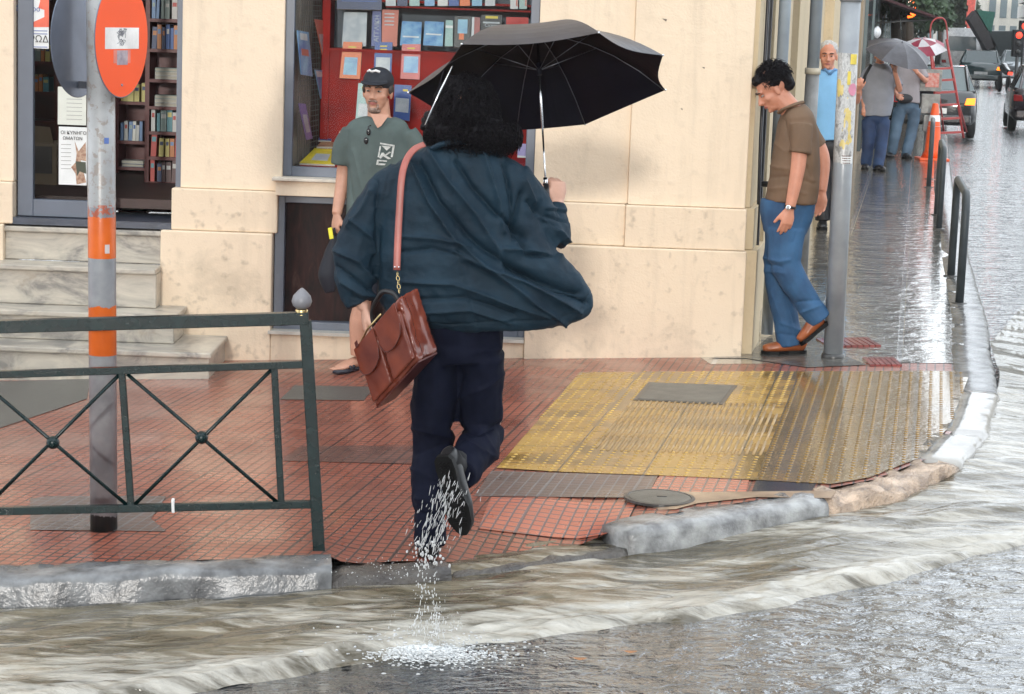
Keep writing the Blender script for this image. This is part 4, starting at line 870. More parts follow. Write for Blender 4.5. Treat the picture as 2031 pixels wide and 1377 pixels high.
def strokes(lst):
    """folds drawn as polylines in photo pixels: (points, width px, height m)"""
    def fn(v):
        x, y = prj(v); d = 0
        for pts, w_, a in lst:
            best = 1e9
            for (x0, y0), (x1, y1) in zip(pts, pts[1:]):
                dx, dy = x1 - x0, y1 - y0; t = ((x - x0) * dx + (y - y0) * dy) / (dx * dx + dy * dy); t = max(0, min(1, t))
                best = min(best, math.hypot(x - x0 - dx * t, y - y0 - dy * t))
                if best < 1: break
            if best < w_ * 4: d += a * 1.15 * math.exp(-1.2 * best / w_)
        return d
    return fn
def curls(mb, c, rad, n, r=0.004, ln=(0.05, 0.10), seed=1, fwdmask=None, droop=0.5, loops=1.5, amp=0.012):
    rnd = random.Random(seed); c = V(c)
    for i in range(n):
        th = rnd.uniform(0, 2 * math.pi); z = rnd.uniform(-0.75, 1); q = math.sqrt(max(0, 1 - z * z)); d = V((q * math.cos(th), q * math.sin(th), z))
        if fwdmask and not fwdmask(d): continue
        p = c + V((d.x * rad[0], d.y * rad[1], d.z * rad[2])); L_ = rnd.uniform(*ln); pts = []; a0 = rnd.uniform(0, 6.28); s1 = d.orthogonal().normalized(); s2 = d.cross(s1)
        for k in range(8):
            t = k / 7; g = (d * (1 - droop * t) + V((0, 0, -droop * t))).normalized()
            pts.append(p + g * L_ * t + (s1 * math.cos(a0 + t * loops * 6.28) + s2 * math.sin(a0 + t * loops * 6.28)) * amp * min(1, t * 3))
        mb.tube(pts, [r, r, r, r, r, r * .8, r * .6, r * .3], 5)
def shoe(mb, heel, toe, up, w=0.045, h=0.07, sole=None):
    heel = V(heel); toe = V(toe); d = (toe - heel); u = V(up).normalized(); s_ = d.cross(u).normalized()
    pts = [heel - d * .02 + u * h * .45, heel + d * .10 + u * h * .55, heel + d * .35 + u * h * .48, heel + d * .65 + u * h * .36, heel + d * .9 + u * h * .30, toe + u * h * .26]
    rr = [(w * .55, h * .45), (w * .80, h * .55), (w * .85, h * .50), (w * 1.05, h * .36), (w * .85, h * .28), (w * .35, h * .18)]
    limb(mb, pts, rr, 4, 16, ref=s_)
    if sole is not None:
        P = []
        for t, ww in ((-.03, .5), (.02, .75), (.15, .85), (.4, .72), (.65, 1.1), (.85, 1.0), (.97, .6), (1.03, .25)): P.append((t, ww * w))
        ring = [heel + d * t + s_ * a for t, a in P] + [heel + d * t - s_ * a for t, a in reversed(P)]
        sole.prism([q - u * .012 for q in ring], u * .024)
def torso_core(mb, neck, hips, shl, shr, r=0.09):
    mb.tube(crom([neck, (V(neck) + V(hips)) / 2, hips], 4), resamp([(r, r * .7), (r * 1.2, r * .8), (r, r * .75)], 9), 14, ref=(V(shr) - V(shl)).normalized())
    mb.tube([shl, neck, shr], r * .45, 10)
# ================================================================= the man running with an umbrella
YR = 8.25
R_ = lambda x, y, d=0.0: at(x, y, YR + d)
mb = MB()
hc = R_(925, 218, 0.02)
Lh = add_head(mb, hc, (0.12, 1, -0.05), (0.05, 0.0, 1))
mb.tube([hc - V((0, 0.02, .05)), R_(915, 300)], [.062, .068], 14)
torso_core(mb, R_(915, 310), R_(925, 660), R_(800, 350), R_(1010, 350), 0.085)
armL = [R_(790, 350), R_(715, 470, -.02), R_(705, 545, -.05), R_(722, 612, -.07)]
armR = [R_(1020, 350), R_(1088, 474, .06), R_(1100, 450, .10), R_(1104, 400, .12)]
limb(mb, armL, [.035, .030, .028, .026]); limb(mb, armR, [.035, .028, .028, .028])
# left hand lets the satchel handle hang over its fingers
add_hand(mb, R_(724, 612, -.07), V((0.10, -0.05, -1)), V((1, 0.1, 0)), V((-0.2, -1, 0)), curl=(22, 26, 30, 34), s=0.98)
UA = V((-0.085, math.sin(math.radians(23.5)), math.cos(math.radians(23.5)))).normalized()      # umbrella axis, towards its tip
grip = R_(1091, 372, .155)
add_hand(mb, R_(1106, 404, .12), V((-0.02, 0.16, 1)), V((-0.55, 0.83, 0)), V((-0.83, -0.55, 0.25)), curl=(62, 66, 68, 70), s=1.0, th=(0.75, 0.62, 0.0), thcurl=-4)
hipL, hipR = R_(872, 690), R_(950, 690, .02)
kL, aL = R_(862, 880, .05), R_(852, 1060, -.02)
kR, aR = R_(966, 862, .10), R_(903, 925, -.26)
limb(mb, [hipL, kL, aL], [.07, .05, .035]); limb(mb, [hipR, kR, aR], [.07, .05, .035])
body = remesh(mb, 0.0052, 2)
run = body.build('person', M_SKIN3, None, True)
tag(run, 'person in a dark blue jacket, seen from behind, running through water under the black umbrella', 'person')
# trousers
mb = MB()
limb(mb, [R_(912, 600), R_(914, 660), R_(918, 715)], [(.155, .11), (.168, .125), (.150, .12)], ref=(1, 0, 0))
limb(mb, [R_(868, 700), R_(860, 800, .02), R_(860, 880, .05), R_(854, 960, .0), R_(851, 1030, -.03), R_(852, 1082, -.03)], [(.088, .10), (.090, .10), (.083, .085), (.078, .082), (.066, .075), (.066, .075)], ref=(1, 0, 0))
limb(mb, [R_(955, 700), R_(950, 790, .04), R_(957, 862, .09)], [(.095, .105), (.096, .10), (.088, .085)], ref=(1, 0, 0))
limb(mb, [R_(958, 862, .09), R_(950, 885, -.02), R_(925, 925, -.17), R_(913, 940, -.24)], [.086, .083, .070, .062])
tr = remesh(mb, 0.0075, 5)
fo = strokes([([(820, 850), (895, 868)], 6, .006), ([(825, 900), (890, 880)], 5, -.006), ([(818, 930), (885, 960)], 6, .005), ([(825, 990), (885, 1000)], 7, .007), ([(822, 1015), (886, 1030)], 5, -.007),
              ([(905, 790), (960, 770), (1000, 740)], 8, .006), ([(900, 850), (950, 860), (1000, 840)], 6, -.010), ([(915, 740), (905, 840)], 6, -.008), ([(940, 700), (990, 690)], 5, .004), ([(930, 880), (990, 910)], 7, .006), ([(950, 840), (985, 900)], 6, .004)])
displace(tr, lambda v: 1.6 * fo(v) + .008 * noise.noise(v * 9) + .005 * noise.noise(v * 23))
M_TROU = mat('dark_navy_trousers', (0.0035, 0.005, 0.014), 0.8, scale=18, spec=.1, col2=(0.007, 0.009, 0.022), bmp=0.2, bd=0.001)
tr.build('trousers', M_TROU, run, True)
# shoes
M_BLK0 = mat('black_sock', (0.006, 0.006, 0.008), 0.8)
M_SHOE = mat('black_leather', (0.010, 0.010, 0.012), 0.3, scale=20, bmp=0.2); M_SOLE = mat('rubber_sole', (0.004, 0.004, 0.0045), 0.55, spec=.2, bmp=0.3)
mb = MB(); sl = MB(); shoe(mb, R_(850, 1098, -.07), R_(852, 1088, .22), (0, 0, 1), .050, .10, sl); remesh(mb, 0.006, 2).build('shoe', M_SHOE, run, True); sl.build('shoe_sole', M_SOLE, run)
heel, toe = R_(880, 908, -.36), R_(921, 1055, -.30); dv = (toe - heel).normalized(); nr = V((-0.45, -1, 0.05)); nr = (nr - dv * nr.dot(dv)).normalized()
MB().tube(crom([aR + V((0, .05, .02)), aR, heel - nr * .04 + dv * .02], 3), .046, 12).build('sock', M_BLK0, run, True)
mb = MB(); sl = MB(); shoe(mb, heel - nr * .0, toe, -nr, .049, .085, sl)
remesh(mb, 0.006, 2).build('shoe', M_SHOE, run, True)
so_ = sl.build('shoe_sole', M_SOLE, run); tr_ = MB(); sdir = dv.cross(nr).normalized()
for k in range(5):
    for j in (-1, 0, 1):
        tr_.lathe(heel + dv * (.02 + k * .020) + sdir * j * .017 + nr * .0125, [(.006, 0), (.005, .004)], 8, axis=nr)
for k in range(7):
    q = heel + dv * (.15 + k * .021) + nr * .0125; tr_.obox(q, sdir * .030, dv * .004, nr * .0025)
tr_.build('sole_tread', M_SOLE, so_)
# jacket
mb = MB()
slices(mb, [(868, 286, 955, 284, YR, .062), (812, 304, 1000, 308, YR, .088), (768, 338, 1048, 340, YR, .112), (742, 395, 1070, 392, YR, .128), (736, 455, 1078, 448, YR, .138),
            (738, 515, 1100, 492, YR - .01, .15), (745, 560, 1142, 532, YR - .01, .155), (755, 602, 1170, 570, YR - .02, .155), (775, 634, 1180, 602, YR - .02, .14), (835, 650, 1163, 628, YR - .02, .125), (880, 655, 1100, 648, YR - .02, .11)], ex=2.3)
limb(mb, [R_(800, 345), R_(768, 378, -.01), R_(734, 425, -.02), R_(706, 490, -.03), R_(701, 545, -.05), R_(716, 606, -.07)], [.07, .080, .080, .082, .078, .056])
limb(mb, [R_(1015, 350), R_(1045, 392, .02), R_(1078, 455, .05), R_(1096, 478, .07)], [.072, .080, .078, .074])
limb(mb, [R_(1092, 478, .06), R_(1102, 455, .08), R_(1103, 425, .105), R_(1103, 404, .12)], [.068, .062, .044, .037])
jk = remesh(mb, 0.006, 6)
jf = strokes([([(815, 320), (850, 400), (905, 480), (985, 545), (1060, 600), (1120, 640)], 5, .011), ([(830, 318), (870, 400), (930, 470), (1010, 530), (1100, 575), (1165, 600)], 6, -.012),
              ([(850, 300), (890, 360), (945, 425), (990, 500), (1000, 540)], 7, .009), ([(905, 320), (935, 370), (980, 420), (1040, 470)], 6, -.011), ([(960, 310), (985, 380), (1000, 460)], 6, .010), ([(1000, 320), (1015, 400), (1020, 470)], 5, -.011),
              ([(1000, 530), (1080, 560), (1150, 580)], 8, -.014), ([(1000, 495), (1060, 500), (1110, 510)], 7, .008), ([(900, 500), (960, 530), (1040, 560), (1120, 600), (1150, 620)], 6, .010),
              ([(800, 470), (870, 475), (930, 490)], 5, .006), ([(790, 500), (860, 492), (920, 510)], 4, -.006), ([(800, 560), (900, 565), (1000, 600), (1090, 630)], 5, .007), ([(820, 595), (920, 590), (1020, 625)], 5, -.006), ([(840, 620), (930, 615), (1010, 640)], 5, .005),
              ([(745, 360), (750, 450), (745, 560)], 6, -.007), ([(1035, 385), (1020, 450), (1045, 505), (1100, 508)], 6, -.011),
              ([(670, 500), (710, 520), (740, 560)], 5, .009), ([(668, 530), (705, 555), (735, 575)], 4, -.008), ([(700, 440), (735, 470), (742, 500)], 5, .008), ([(680, 560), (715, 585), (740, 590)], 5, .008), ([(735, 380), (715, 420), (690, 450)], 6, .006), ([(700, 590), (735, 600)], 4, -.006),
              ([(1050, 400), (1080, 440), (1100, 450)], 6, -.008), ([(1070, 430), (1110, 460), (1128, 480)], 5, .007), ([(1085, 412), (1120, 418)], 4, .005), ([(1040, 360), (1060, 400)], 6, .006), ([(1085, 430), (1125, 440)], 4, -.005), ([(893, 300), (900, 420), (915, 540), (945, 645)], 1.8, -.0022), ([(830, 640), (880, 645), (960, 640), (1100, 634), (1160, 612), (1172, 580)], 1.8, -.0025), ([(700, 600), (722, 604), (742, 592)], 1.6, -.002), ([(1082, 418), (1122, 422)], 1.6, -.002), ([(770, 345), (765, 380), (752, 420)], 1.6, -.002)])
displace(jk, lambda v: 2.7 * jf(v) + .008 * noise.noise(V((v.x * 7 + v.z * 6, v.y * 6, v.z * 4 - v.x * 4))) - .007 * abs(noise.noise(V((v.x * 9 + v.z * 15, v.y * 9, v.z * 5 - v.x * 4)))) + .004 * noise.noise(v * 26) + .0015 * noise.noise(v * 60))
m, t, p, o = base('dark_blue_linen'); c = coords(t); n1 = nz(t, c, 7, 5, 0.6); n2 = nz(t, coords(t, (0, 0.5, 0), (60, 60, 400)), 1.0, 3); n3 = nz(t, coords(t, (0, -0.5, 0), (500, 60, 40)), 1.0, 3)
t.links.new(mixc(t, mth(t, 'MULTIPLY', n2, 0.45), ramp(t, n1, [(0.35, (0.003, 0.010, 0.020)), (0.65, (0.009, 0.027, 0.046))]), (0.014, 0.042, 0.066)), p.inputs['Base Color'])
p.inputs['Roughness'].default_value = 0.68; p.inputs['Specular IOR Level'].default_value = 0.25; bump(t, p, mth(t, 'ADD', mth(t, 'ADD', n2, n3), mth(t, 'MULTIPLY', n1, 3)), 0.35, 0.003)
M_JACK = m; jk.build('jacket', M_JACK, run, True)
mb = MB(); limb(mb, [R_(858, 296, -.055), R_(885, 284, -.075), R_(925, 281, -.078), R_(962, 286, -.06), R_(980, 300, -.02)], [(.013, .022)] * 5, ref=(0, 0, 1)); mb.build('jacket_collar', M_JACK, run, True)
# hair: big mop of black curls
mb = MB(); mb.ell(hc + V((0, 0, .01)), (.112, 0, 0), (0, .12, 0), (0, 0, .125)); mb.ell(hc + V((.01, -.02, -.07)), (.150, 0, 0), (0, .11, 0), (0, 0, .080)); mb.ell(hc + V((.10, 0, -.10)), (.08, 0, 0), (0, .09, 0), (0, 0, .065)); mb.ell(hc + V((-.10, 0, -.06)), (.075, 0, 0), (0, .09, 0), (0, 0, .06))
hb = remesh(mb, 0.009, 3); displace(hb, lambda v: .022 * noise.noise(v * 24) + .012 * noise.noise(v * 55)); 
curls(hb, hc + V((0, -.01, .0)), (.11, .115, .12), 1700, .0019, (.025, .065), 3, None, .8, 2.0, .010)
curls(hb, hc + V((.03, -.01, -.08)), (.165, .105, .075), 2300, .0019, (.025, .060), 4, lambda d: d.z < .5, .7, 2.2, .010)
hb.build('hair', M_HAIRB, run, True)
# ================================================================= black umbrella
UR = 0.53; UC = R_(1071, 165, .27); uu = (V((1, 0, 0.02)) - UA * V((1, 0, 0.02)).dot(UA)).normalized(); uv = UA.cross(uu)     # uv: to the far side
def umbrella(name, C, a, e1, R, hgt, phase, m_out, m_in, label, shaft, handle_m, group=None, panels=None, ribs=True, broken=False, parts=True, angs=None):
    """C rim centre, a axis to tip, e1 in-plane; shaft = length below the rim plane"""
    a = V(a).normalized(); e1 = (V(e1) - a * V(e1).dot(a)).normalized(); e2 = a.cross(e1); r = root(name, C - a * shaft, label, 'umbrella', group)
    def P(rho, phi, lift=0.0):
        seg = math.pi / 4; k = math.floor((phi - phase) / seg); f = (phi - phase) / seg - k
        if angs: a0 = math.radians(angs[k % 8]); a1 = math.radians(angs[(k + 1) % 8]); a1 += 2 * math.pi * (a1 < a0)
        else: a0 = phase + k * seg; a1 = a0 + seg
        q0 = e1 * math.cos(a0) + e2 * math.sin(a0); q1 = e1 * math.cos(a1) + e2 * math.sin(a1)
        d = q0.lerp(q1, f); sc = 1 - 0.05 * math.sin(math.pi * f) * rho ** 3; h = hgt * (1 - rho ** 2.1)
        return C + d * (R * rho * sc) + a * (h - 0.012 * math.sin(math.pi * f) * rho + lift)
    mb = MB(); nr_, nphi = 12, 8; tot = 8 * nphi
    vs = [P(0, phase + 1e-6)] + [P(i / nr_, phase + 2 * math.pi * (k + 1e-7) / tot) for i in range(1, nr_ + 1) for k in range(tot)]
    fs = []
    for k in range(tot): fs.append((0, 1 + k, 1 + (k + 1) % tot))
    for i in range(nr_ - 1):
        for k in range(tot): fs.append((1 + i * tot + k, 1 + (i + 1) * tot + k, 1 + (i + 1) * tot + (k + 1) % tot, 1 + i * tot + (k + 1) % tot))
    mb.add(vs, fs)
    if panels:
        mb.mi = [panels[int(((f[1] - 1) % tot) // nphi) % len(panels)] if (len(f) == 3 or True) else 0 for f in mb.f]
        # two-tone rings
        for q, f in enumerate(mb.f):
            i_ = (max(f) - 1) // tot; kk = min((f[1] - 1) % tot, tot - 1) // nphi
            mb.mi[q] = panels[kk % len(panels)] if i_ > 6 else panels[(kk + 1) % len(panels)]
    cn = mb.build('canopy', (m_out if isinstance(m_out, list) else [m_out, m_in]), r, False, fix=False); cn.data.materials.append(m_in); cn.data.polygons.foreach_set('use_smooth', [False] * len(cn.data.polygons))
    so = cn.modifiers.new('s', 'SOLIDIFY'); so.thickness = 0.0016; so.offset = -1; so.material_offset = len(cn.data.materials) - 1
    if not parts: 
        MB().tube([C + a * hgt, C - a * shaft], .004, 6).build('shaft', handle_m, r, True); return r
    hub = C + a * (hgt - .012)
    MB().tube([hub - a * .02, C - a * (shaft * .45)], .0048, 10).tube([C - a * (shaft * .45), C - a * shaft], .0038, 10).build('shaft', handle_m, r, True)
    MB().lathe(C + a * (hgt + .001), [(.014, 0), (.010, .008), (.004, .012), (.003, .03)], 12, axis=a).build('tip', handle_m, r, True)
    run_ = C + a * (hgt - .16)
    MB().tube([run_ - a * .02, run_ + a * .03], .011, 12).tube([hub - a * .022, hub], .010, 12).build('runner', m_in, r, True)
    for k in range(8):
        ph = phase + k * math.pi / 4 + 1e-5
        pts = [P(t, ph, -.006) for t in (0.03, .2, .4, .6, .8, 0.99)]
        rb_ = MB().tube(pts, .0019, 6).build('rib', M_STEELD, r, True)
        tipm = MB().sph(P(1.0, ph), .0045, 8, 6); tipm.build('rib_tip', handle_m, rb_, True)
        MB().tube([run_, P(.46, ph, -.010)], .0017, 6).build('strut', M_STEELD, r, True)
    return r
M_STEEL = mat('bright_steel', (0.75, 0.77, 0.80), 0.18, metal=1.0, var=0.05, bmp=0); M_STEELD = mat('dull_steel', (0.16, 0.17, 0.20), 0.35, metal=0.8, bmp=0)
M_NYL = mat('black_nylon', (0.004, 0.004, 0.009), 0.6, scale=12, var=0.25, bmp=0.1, spec=0.15); M_NYLO = mat('wet_skylit_nylon', (0.030, 0.031, 0.042), 0.38, scale=12, var=0.25, bmp=0.1)  # outer side lighter: sky sheen put into its colour, underside kept darker
shaftL = 0.43
ub = umbrella('umbrella', UC, UA, uu, UR, 0.215, math.radians(26), M_NYLO, M_NYL, 'large open black umbrella held over the running person', shaftL, M_STEEL, angs=[-26, 15, 68, 100, 135, 176, 235, 294])
ge = UC - UA * (shaftL - .03)
MB().tube([ge, ge - UA * .028], [.0085, .0105], 14).build('ferrule', M_STEEL, ub, True)
MB().tube([ge - UA * .028, ge - UA * .10], [.013, .014], 14).build('grip', mat('black_plastic', (0.012, 0.012, 0.014), 0.4, bmp=0), ub, True)
b0, b1 = at(843, 248, 8.02), at(897, 132, 8.08); MB().tube([b0, b0.lerp(b1, .55) + V((0, -.01, .006)), b1], [.0028, .0032, .0028], 8).build('bent_rib', M_STEEL, ub, True)
MB().tube([at(868, 182, 8.05), at(880, 140, 8.1)], .0022, 6).build('loose_strap', M_NYL, ub, True)
print('grip', prj(ge - UA * .06), 'hub', prj(UC + UA * .19))
# ================================================================= leather satchel
M_LEA = mat('chestnut_leather', (0.25, 0.055, 0.027), 0.26, scale=6, col2=(0.11, 0.020, 0.013), bmp=0.35, bd=0.003, coat=0.4)
M_LEA2 = mat('dark_leather', (0.085, 0.018, 0.014), 0.35, scale=8, bmp=0.3, bd=0.003); M_LEAP = mat('pink_brown_strap', (0.36, 0.105, 0.085), 0.4, scale=9, bmp=0.2); M_BRASS = mat('brass', (0.62, 0.48, 0.24), 0.25, metal=1, bmp=0)
YB = 7.98
TR_, TL_, BL_ = at(790, 586, YB - .12), at(706, 684, YB + .13), at(745, 808, YB + .12)
BR_ = TR_ + (BL_ - TL_); ww = TR_ - TL_; hh = TL_ - BL_; dd_ = at(828, 570, YB + .02) - TR_
bag = root('satchel', BL_, 'chestnut brown leather satchel hanging at the side of the running person', 'bag')
def bp(u, v, w_): return BL_ + ww * u + hh * v + dd_ * w_
mb = MB()
def bagpanel(w0, w1, shr, top):
    P = [bp(shr, .0, w0), bp(1 - shr, .0, w0), bp(1 - shr, top, w0), bp(shr, top, w0)]
    mb.prism(P, dd_ * (w1 - w0))
for k, (w0, w1, s_, tp) in enumerate(((0.0, .30, .0, .97), (.31, .36, .05, .92), (.37, .66, .01, 1.0), (.67, .72, .05, .92), (.73, 1.02, .0, 1.0))): bagpanel(w0, w1, s_, tp)
bb = remesh(mb, .0075, 5); displace(bb, lambda v: .006 * noise.noise(v * 13) + .003 * noise.noise(v * 31)); bo = bb.build('bag_body', M_LEA, bag, True)
fn_ = ww.cross(hh).normalized(); fn_ = fn_ if fn_.y < 0 else -fn_
def flappoly(name, pts, m_, th=.006, off=.004, par=bag):
    mb = MB(); mb.prism([bp(u, v, 0) + fn_ * off for u, v in pts], fn_ * th); return mb.build(name, m_, par, bevel=.002)
for (u0, u1) in ((.04, .47), (.53, .97)):
    mb = MB(); mb.prism([bp(u, v, 0) - fn_ * .002 for u, v in ((u0, .06), (u1, .06), (u1, .80), (u0, .80))], fn_ * .020); pk = remesh(mb, .006, 4); displace(pk, lambda v: .002 * noise.noise(v * 20)); po = pk.build('front_pocket', M_LEA, bag, True)
    arc = [(u0 - .01, .93), (u0 - .01, .62), (u0 + .03, .50)] + [(lerp(u0, u1, t), .50 - .08 * math.sin(math.pi * t)) for t in (.25, .4, .5, .6, .75)] + [(u1 - .03, .50), (u1 + .01, .62), (u1 + .01, .93)]
    flappoly('pocket_flap', arc, M_LEA, .005, .021, po); MB().tube([bp(u, v, 0) + fn_ * .0275 for u, v in arc[1:-1]], .0016, 6).build('flap_piping', M_LEA2, po, True)
flappoly('top_strap', [(.10, .99), (.16, .99), (.16, .90), (.10, .90)], M_LEA2, .004, .028)
MB().tube([bp(-.02, .93, .02), bp(.30, 1.02, -.02), bp(.62, 1.01, -.03)], .004, 8).build('brass_bar', M_BRASS, bag, True)
limb(mb2 := MB(), [bp(.30, 1.0, .3), bp(.36, 1.22, .3), bp(.62, 1.30, .3), bp(.80, 1.16, .3), bp(.86, 1.0, .3)], [.008, .009, .010, .009, .008]); mb2.build('carry_handle', mat('black_handle', (0.010, 0.010, 0.012), 0.4, bmp=0), bag, True)
MB().prism([bp(.01, -.005, .0), bp(.99, -.005, .0), bp(.99, -.005, 1.0), bp(.01, -.005, 1.0)], -hh.normalized() * .006).build('base_panel', M_LEA2, bag)
# strap: over the shoulder and down the back, then a chain to the bag
sp = [at(842, 286, 8.14), at(822, 296, 8.125), at(806, 318, 8.105), at(797, 352, 8.08), at(792, 420, 8.06), at(789, 480, 8.04), at(787, 536, 8.02)]
cs = crom(sp, 5); MB().tube(cs, [(.0135, .0025)] * len(cs), 8, ref=(1, 0, 0)).build('shoulder_strap', M_LEAP, bag, True)
st_ = MB(); st_.sph(at(783, 530, 8.013), .0035, 8, 6); st_.sph(at(791, 530, 8.013), .0035, 8, 6); st_.build('rivets', M_STEEL, bag, True)
ch = MB(); c0, c1 = at(788, 539, 8.0), at(792, 580, 7.93)
for k in range(5):
    q0 = c0.lerp(c1, k / 5); q1 = c0.lerp(c1, (k + 1.25) / 5); mid = (q0 + q1) / 2; ax = (q1 - q0) / 2; sd_ = V((.006, 0, 0)) if k % 2 else V((.002, .006, 0))
    ch.tube([mid + ax * math.cos(a_) + sd_ * math.sin(a_) for a_ in [i * math.pi / 5 for i in range(11)]], .0016, 5)
ch.build('chain', M_BRASS, bag, True)
# ================================================================= capped man by the window
YH = 12.48
H_ = lambda x, y, d=0.0: at(x, y, YH + d)
mb = MB(); hc = H_(749, 180); hf = V((-0.22, -1, -0.02)); Lf = add_head(mb, hc, hf, (0.02, 0, 1), 1.08)
mb.tube([hc + V((.004, .02, -.05)), H_(752, 238, .03)], [.062, .070], 14); torso_core(mb, H_(752, 245), H_(752, 480), H_(695, 262), H_(800, 265), .10)
mb.ell(H_(752, 243, .0), (.10, 0, 0), (0, .07, 0), (0, 0, .05))
limb(mb, [H_(690, 262), H_(681, 350, .03), H_(668, 425, -.06)], [.052, .043, .030]); add_hand(mb, H_(668, 425, -.06), V((-.08, -.1, -1)), V((.7, .5, 0)), V((-.3, -1, 0)), curl=(40, 45, 50, 55))
limb(mb, [H_(812, 265), H_(826, 345, .03), H_(815, 425, -.08)], [.052, .043, .030]); add_hand(mb, H_(815, 425, -.08), V((.0, -.1, -1)), V((-.8, .4, 0)), V((.3, -1, 0)))
for x in (715, 790):
    limb(mb, [H_(x + 10, 480), H_(x + 3, 600, .0), H_(x - 5, 640, .0), H_(x - 8, 705, .0)], [.085, .055, .052, .036]); f0 = H_(x - 6, 712, .02); f0.z = G(f0.x) + .045
    limb(mb, [f0 + V((.0, .03, 0)), f0 + V((-.05, -.06, -.005)), f0 + V((-.10, -.14, -.015))], [(.034, .038), (.042, .028), (.040, .014)], ref=(1, -.6, 0))
    for k in range(5): mb.tube([f0 + V((-.10 + (k - 2) * .014, -.13 + (2 - k) * -.008, -.016)), f0 + V((-.115 + (k - 2) * .016, -.175 + abs(k - 1) * .007, -.020))], [.010, .008], 7)
bd = remesh(mb, .0058, 2); sockets(bd, Lf, 1.08); hat = bd.build('person', M_SKIN, None, True); tag(hat, 'man in a black cap and grey green t-shirt standing by the shop window', 'person')
add_face(Lf, hat, 1.08)
# stubbly beard and sideburns
M_STUB = mat('grey_stubble', (0.27, 0.19, 0.155), 0.8, scale=120, var=0.4, bmp=0.2)
mb = MB(); s_ = 1.08; rr_, ff_, uu_ = frame_(hf, (0.02, 0, 1))
mb.tube(crom([Lf(-.024, .082, -.058), Lf(-.012, .094, -.050), Lf(.012, .094, -.050), Lf(.024, .082, -.058)], 3), .0075, 8)
mb.ell(Lf(0, .070, -.098), rr_ * .028, ff_ * .024, uu_ * .020); mb.ell(Lf(0, .050, -.106), rr_ * .040, ff_ * .034, uu_ * .016)
for q in (-1, 1): mb.tube([Lf(q * .026, .080, -.068), Lf(q * .026, .074, -.090)], [.006, .010], 8)
remesh(mb, .004, 2).build('beard', M_STUB, hat, True)
# cap with brim
mb = MB(); mb.ell(Lf(0, -.012, .052), rr_ * .090, ff_ * .108, uu_ * .082, 20, 12)
mb.prism([Lf(.078 * math.cos(a_) * (1 if abs(math.cos(a_)) else 1), .055 + .105 * math.sin(a_), .046 - .012 * math.sin(a_)) for a_ in [i * math.pi / 10 for i in range(11)]], uu_ * .008)
cp = remesh(mb, .006, 3); M_CAP = mat('black_cap_cloth', (0.010, 0.013, 0.022), 0.7, bmp=0.2); 
cc = cp.build('cap', M_CAP, hat, True); cb_ = MB()
for a_, b_ in ((-.034, .012), (.014, .036)): cb_.tube([Lf(a_, .086, .105), Lf((a_ + b_) / 2, .088, .112), Lf(b_, .084, .104)], .0075, 6)
cb_.build('cap_lettering', M_W2, cc, True)
mb = MB()
for q in (-1, 1): mb.ell(Lf(q * .074, -.01, .008), rr_ * .012, ff_ * .045, uu_ * .030)
mb.build('hair', mat('dark_grey_hair', (0.05, 0.04, 0.035), 0.7, bmp=0.3, scale=60), hat, True)
# t-shirt
mb = MB()
slices(mb, [(722, 231, 784, 232, YH + .02, .070), (695, 242, 806, 244, YH + .01, .095), (682, 266, 815, 268, YH, .115), (686, 310, 818, 310, YH, .125), (688, 360, 820, 360, YH, .13), (686, 420, 822, 420, YH, .14), (684, 482, 824, 482, YH, .135)])
limb(mb, [H_(700, 262), H_(684, 290), H_(677, 326, .01)], [.068, .066, .062]); limb(mb, [H_(806, 264), H_(823, 292), H_(827, 328, .01)], [.068, .066, .062])
ts = remesh(mb, .0075, 4); nf = strokes([([(738, 232), (744, 248), (752, 253), (762, 246), (776, 232)], 5, -.006), ([(700, 300), (720, 380), (712, 460)], 4, .007), ([(690, 330), (700, 400)], 4, -.008), ([(735, 330), (740, 420)], 5, .006), ([(690, 262), (688, 300)], 4, -.006), ([(780, 270), (775, 330)], 4, .004), ([(715, 270), (722, 340)], 4, .004)])
displace(ts, lambda v: nf(v) + .006 * noise.noise(V((v.x * 12, v.y * 8, v.z * 5))))
M_TSH = mat('grey_green_cotton', (0.075, 0.104, 0.100), 0.8, scale=7, var=0.18, bmp=0.25, bd=0.002); tso = ts.build('t_shirt', M_TSH, hat, True)
# v-neck skin patch, print, sunglasses
yv = YH - .128
MB().prism([H_(x, y, -.098 if y < 240 else -.118) for x, y in ((735, 226), (744, 246), (749, 254), (756, 250), (772, 228))], (0, -.004, 0)).build('neckline', M_SKIN, hat)
pr = MB(); P_ = lambda x, y: H_(x, y, -.1325)
def tp(pts, d=.0015): pr.prism([P_(x, y) for x, y in pts], (0, -d, 0))
tp([(754, 283), (783, 288), (782, 291), (754, 286)]); tp([(779, 289), (783, 289), (779, 312), (775, 312)]); tp([(757, 289), (776, 291), (767, 299)])
tp([(753, 290), (756, 290), (752, 312), (749, 312)]); tp([(757, 303), (761, 303), (764, 307), (772, 301), (776, 302), (766, 309), (776, 315), (770, 316), (760, 310), (755, 315), (752, 313)])
tp([(748, 317), (752, 317), (750, 327), (746, 327)]); tp([(752, 317), (768, 319), (767, 321), (752, 320)]); tp([(751, 324), (765, 325), (763, 328), (750, 328)])
pr.build('shirt_print', mat('faded_print', (.50, .52, .50), .7, scale=60, var=.25, bmp=0), tso)
mb = MB(); g0, g1 = H_(731, 251, -.135), H_(726, 290, -.15); mb.tube([H_(735, 249, -.12), g0, H_(729, 268, -.15)], .004, 6); mb.ell(H_(731, 262, -.15), (.013, 0, .004), (0, .006, 0), (-.003, 0, .020)); mb.ell(H_(726, 279, -.15), (.013, 0, .004), (0, .006, 0), (-.003, 0, .020))
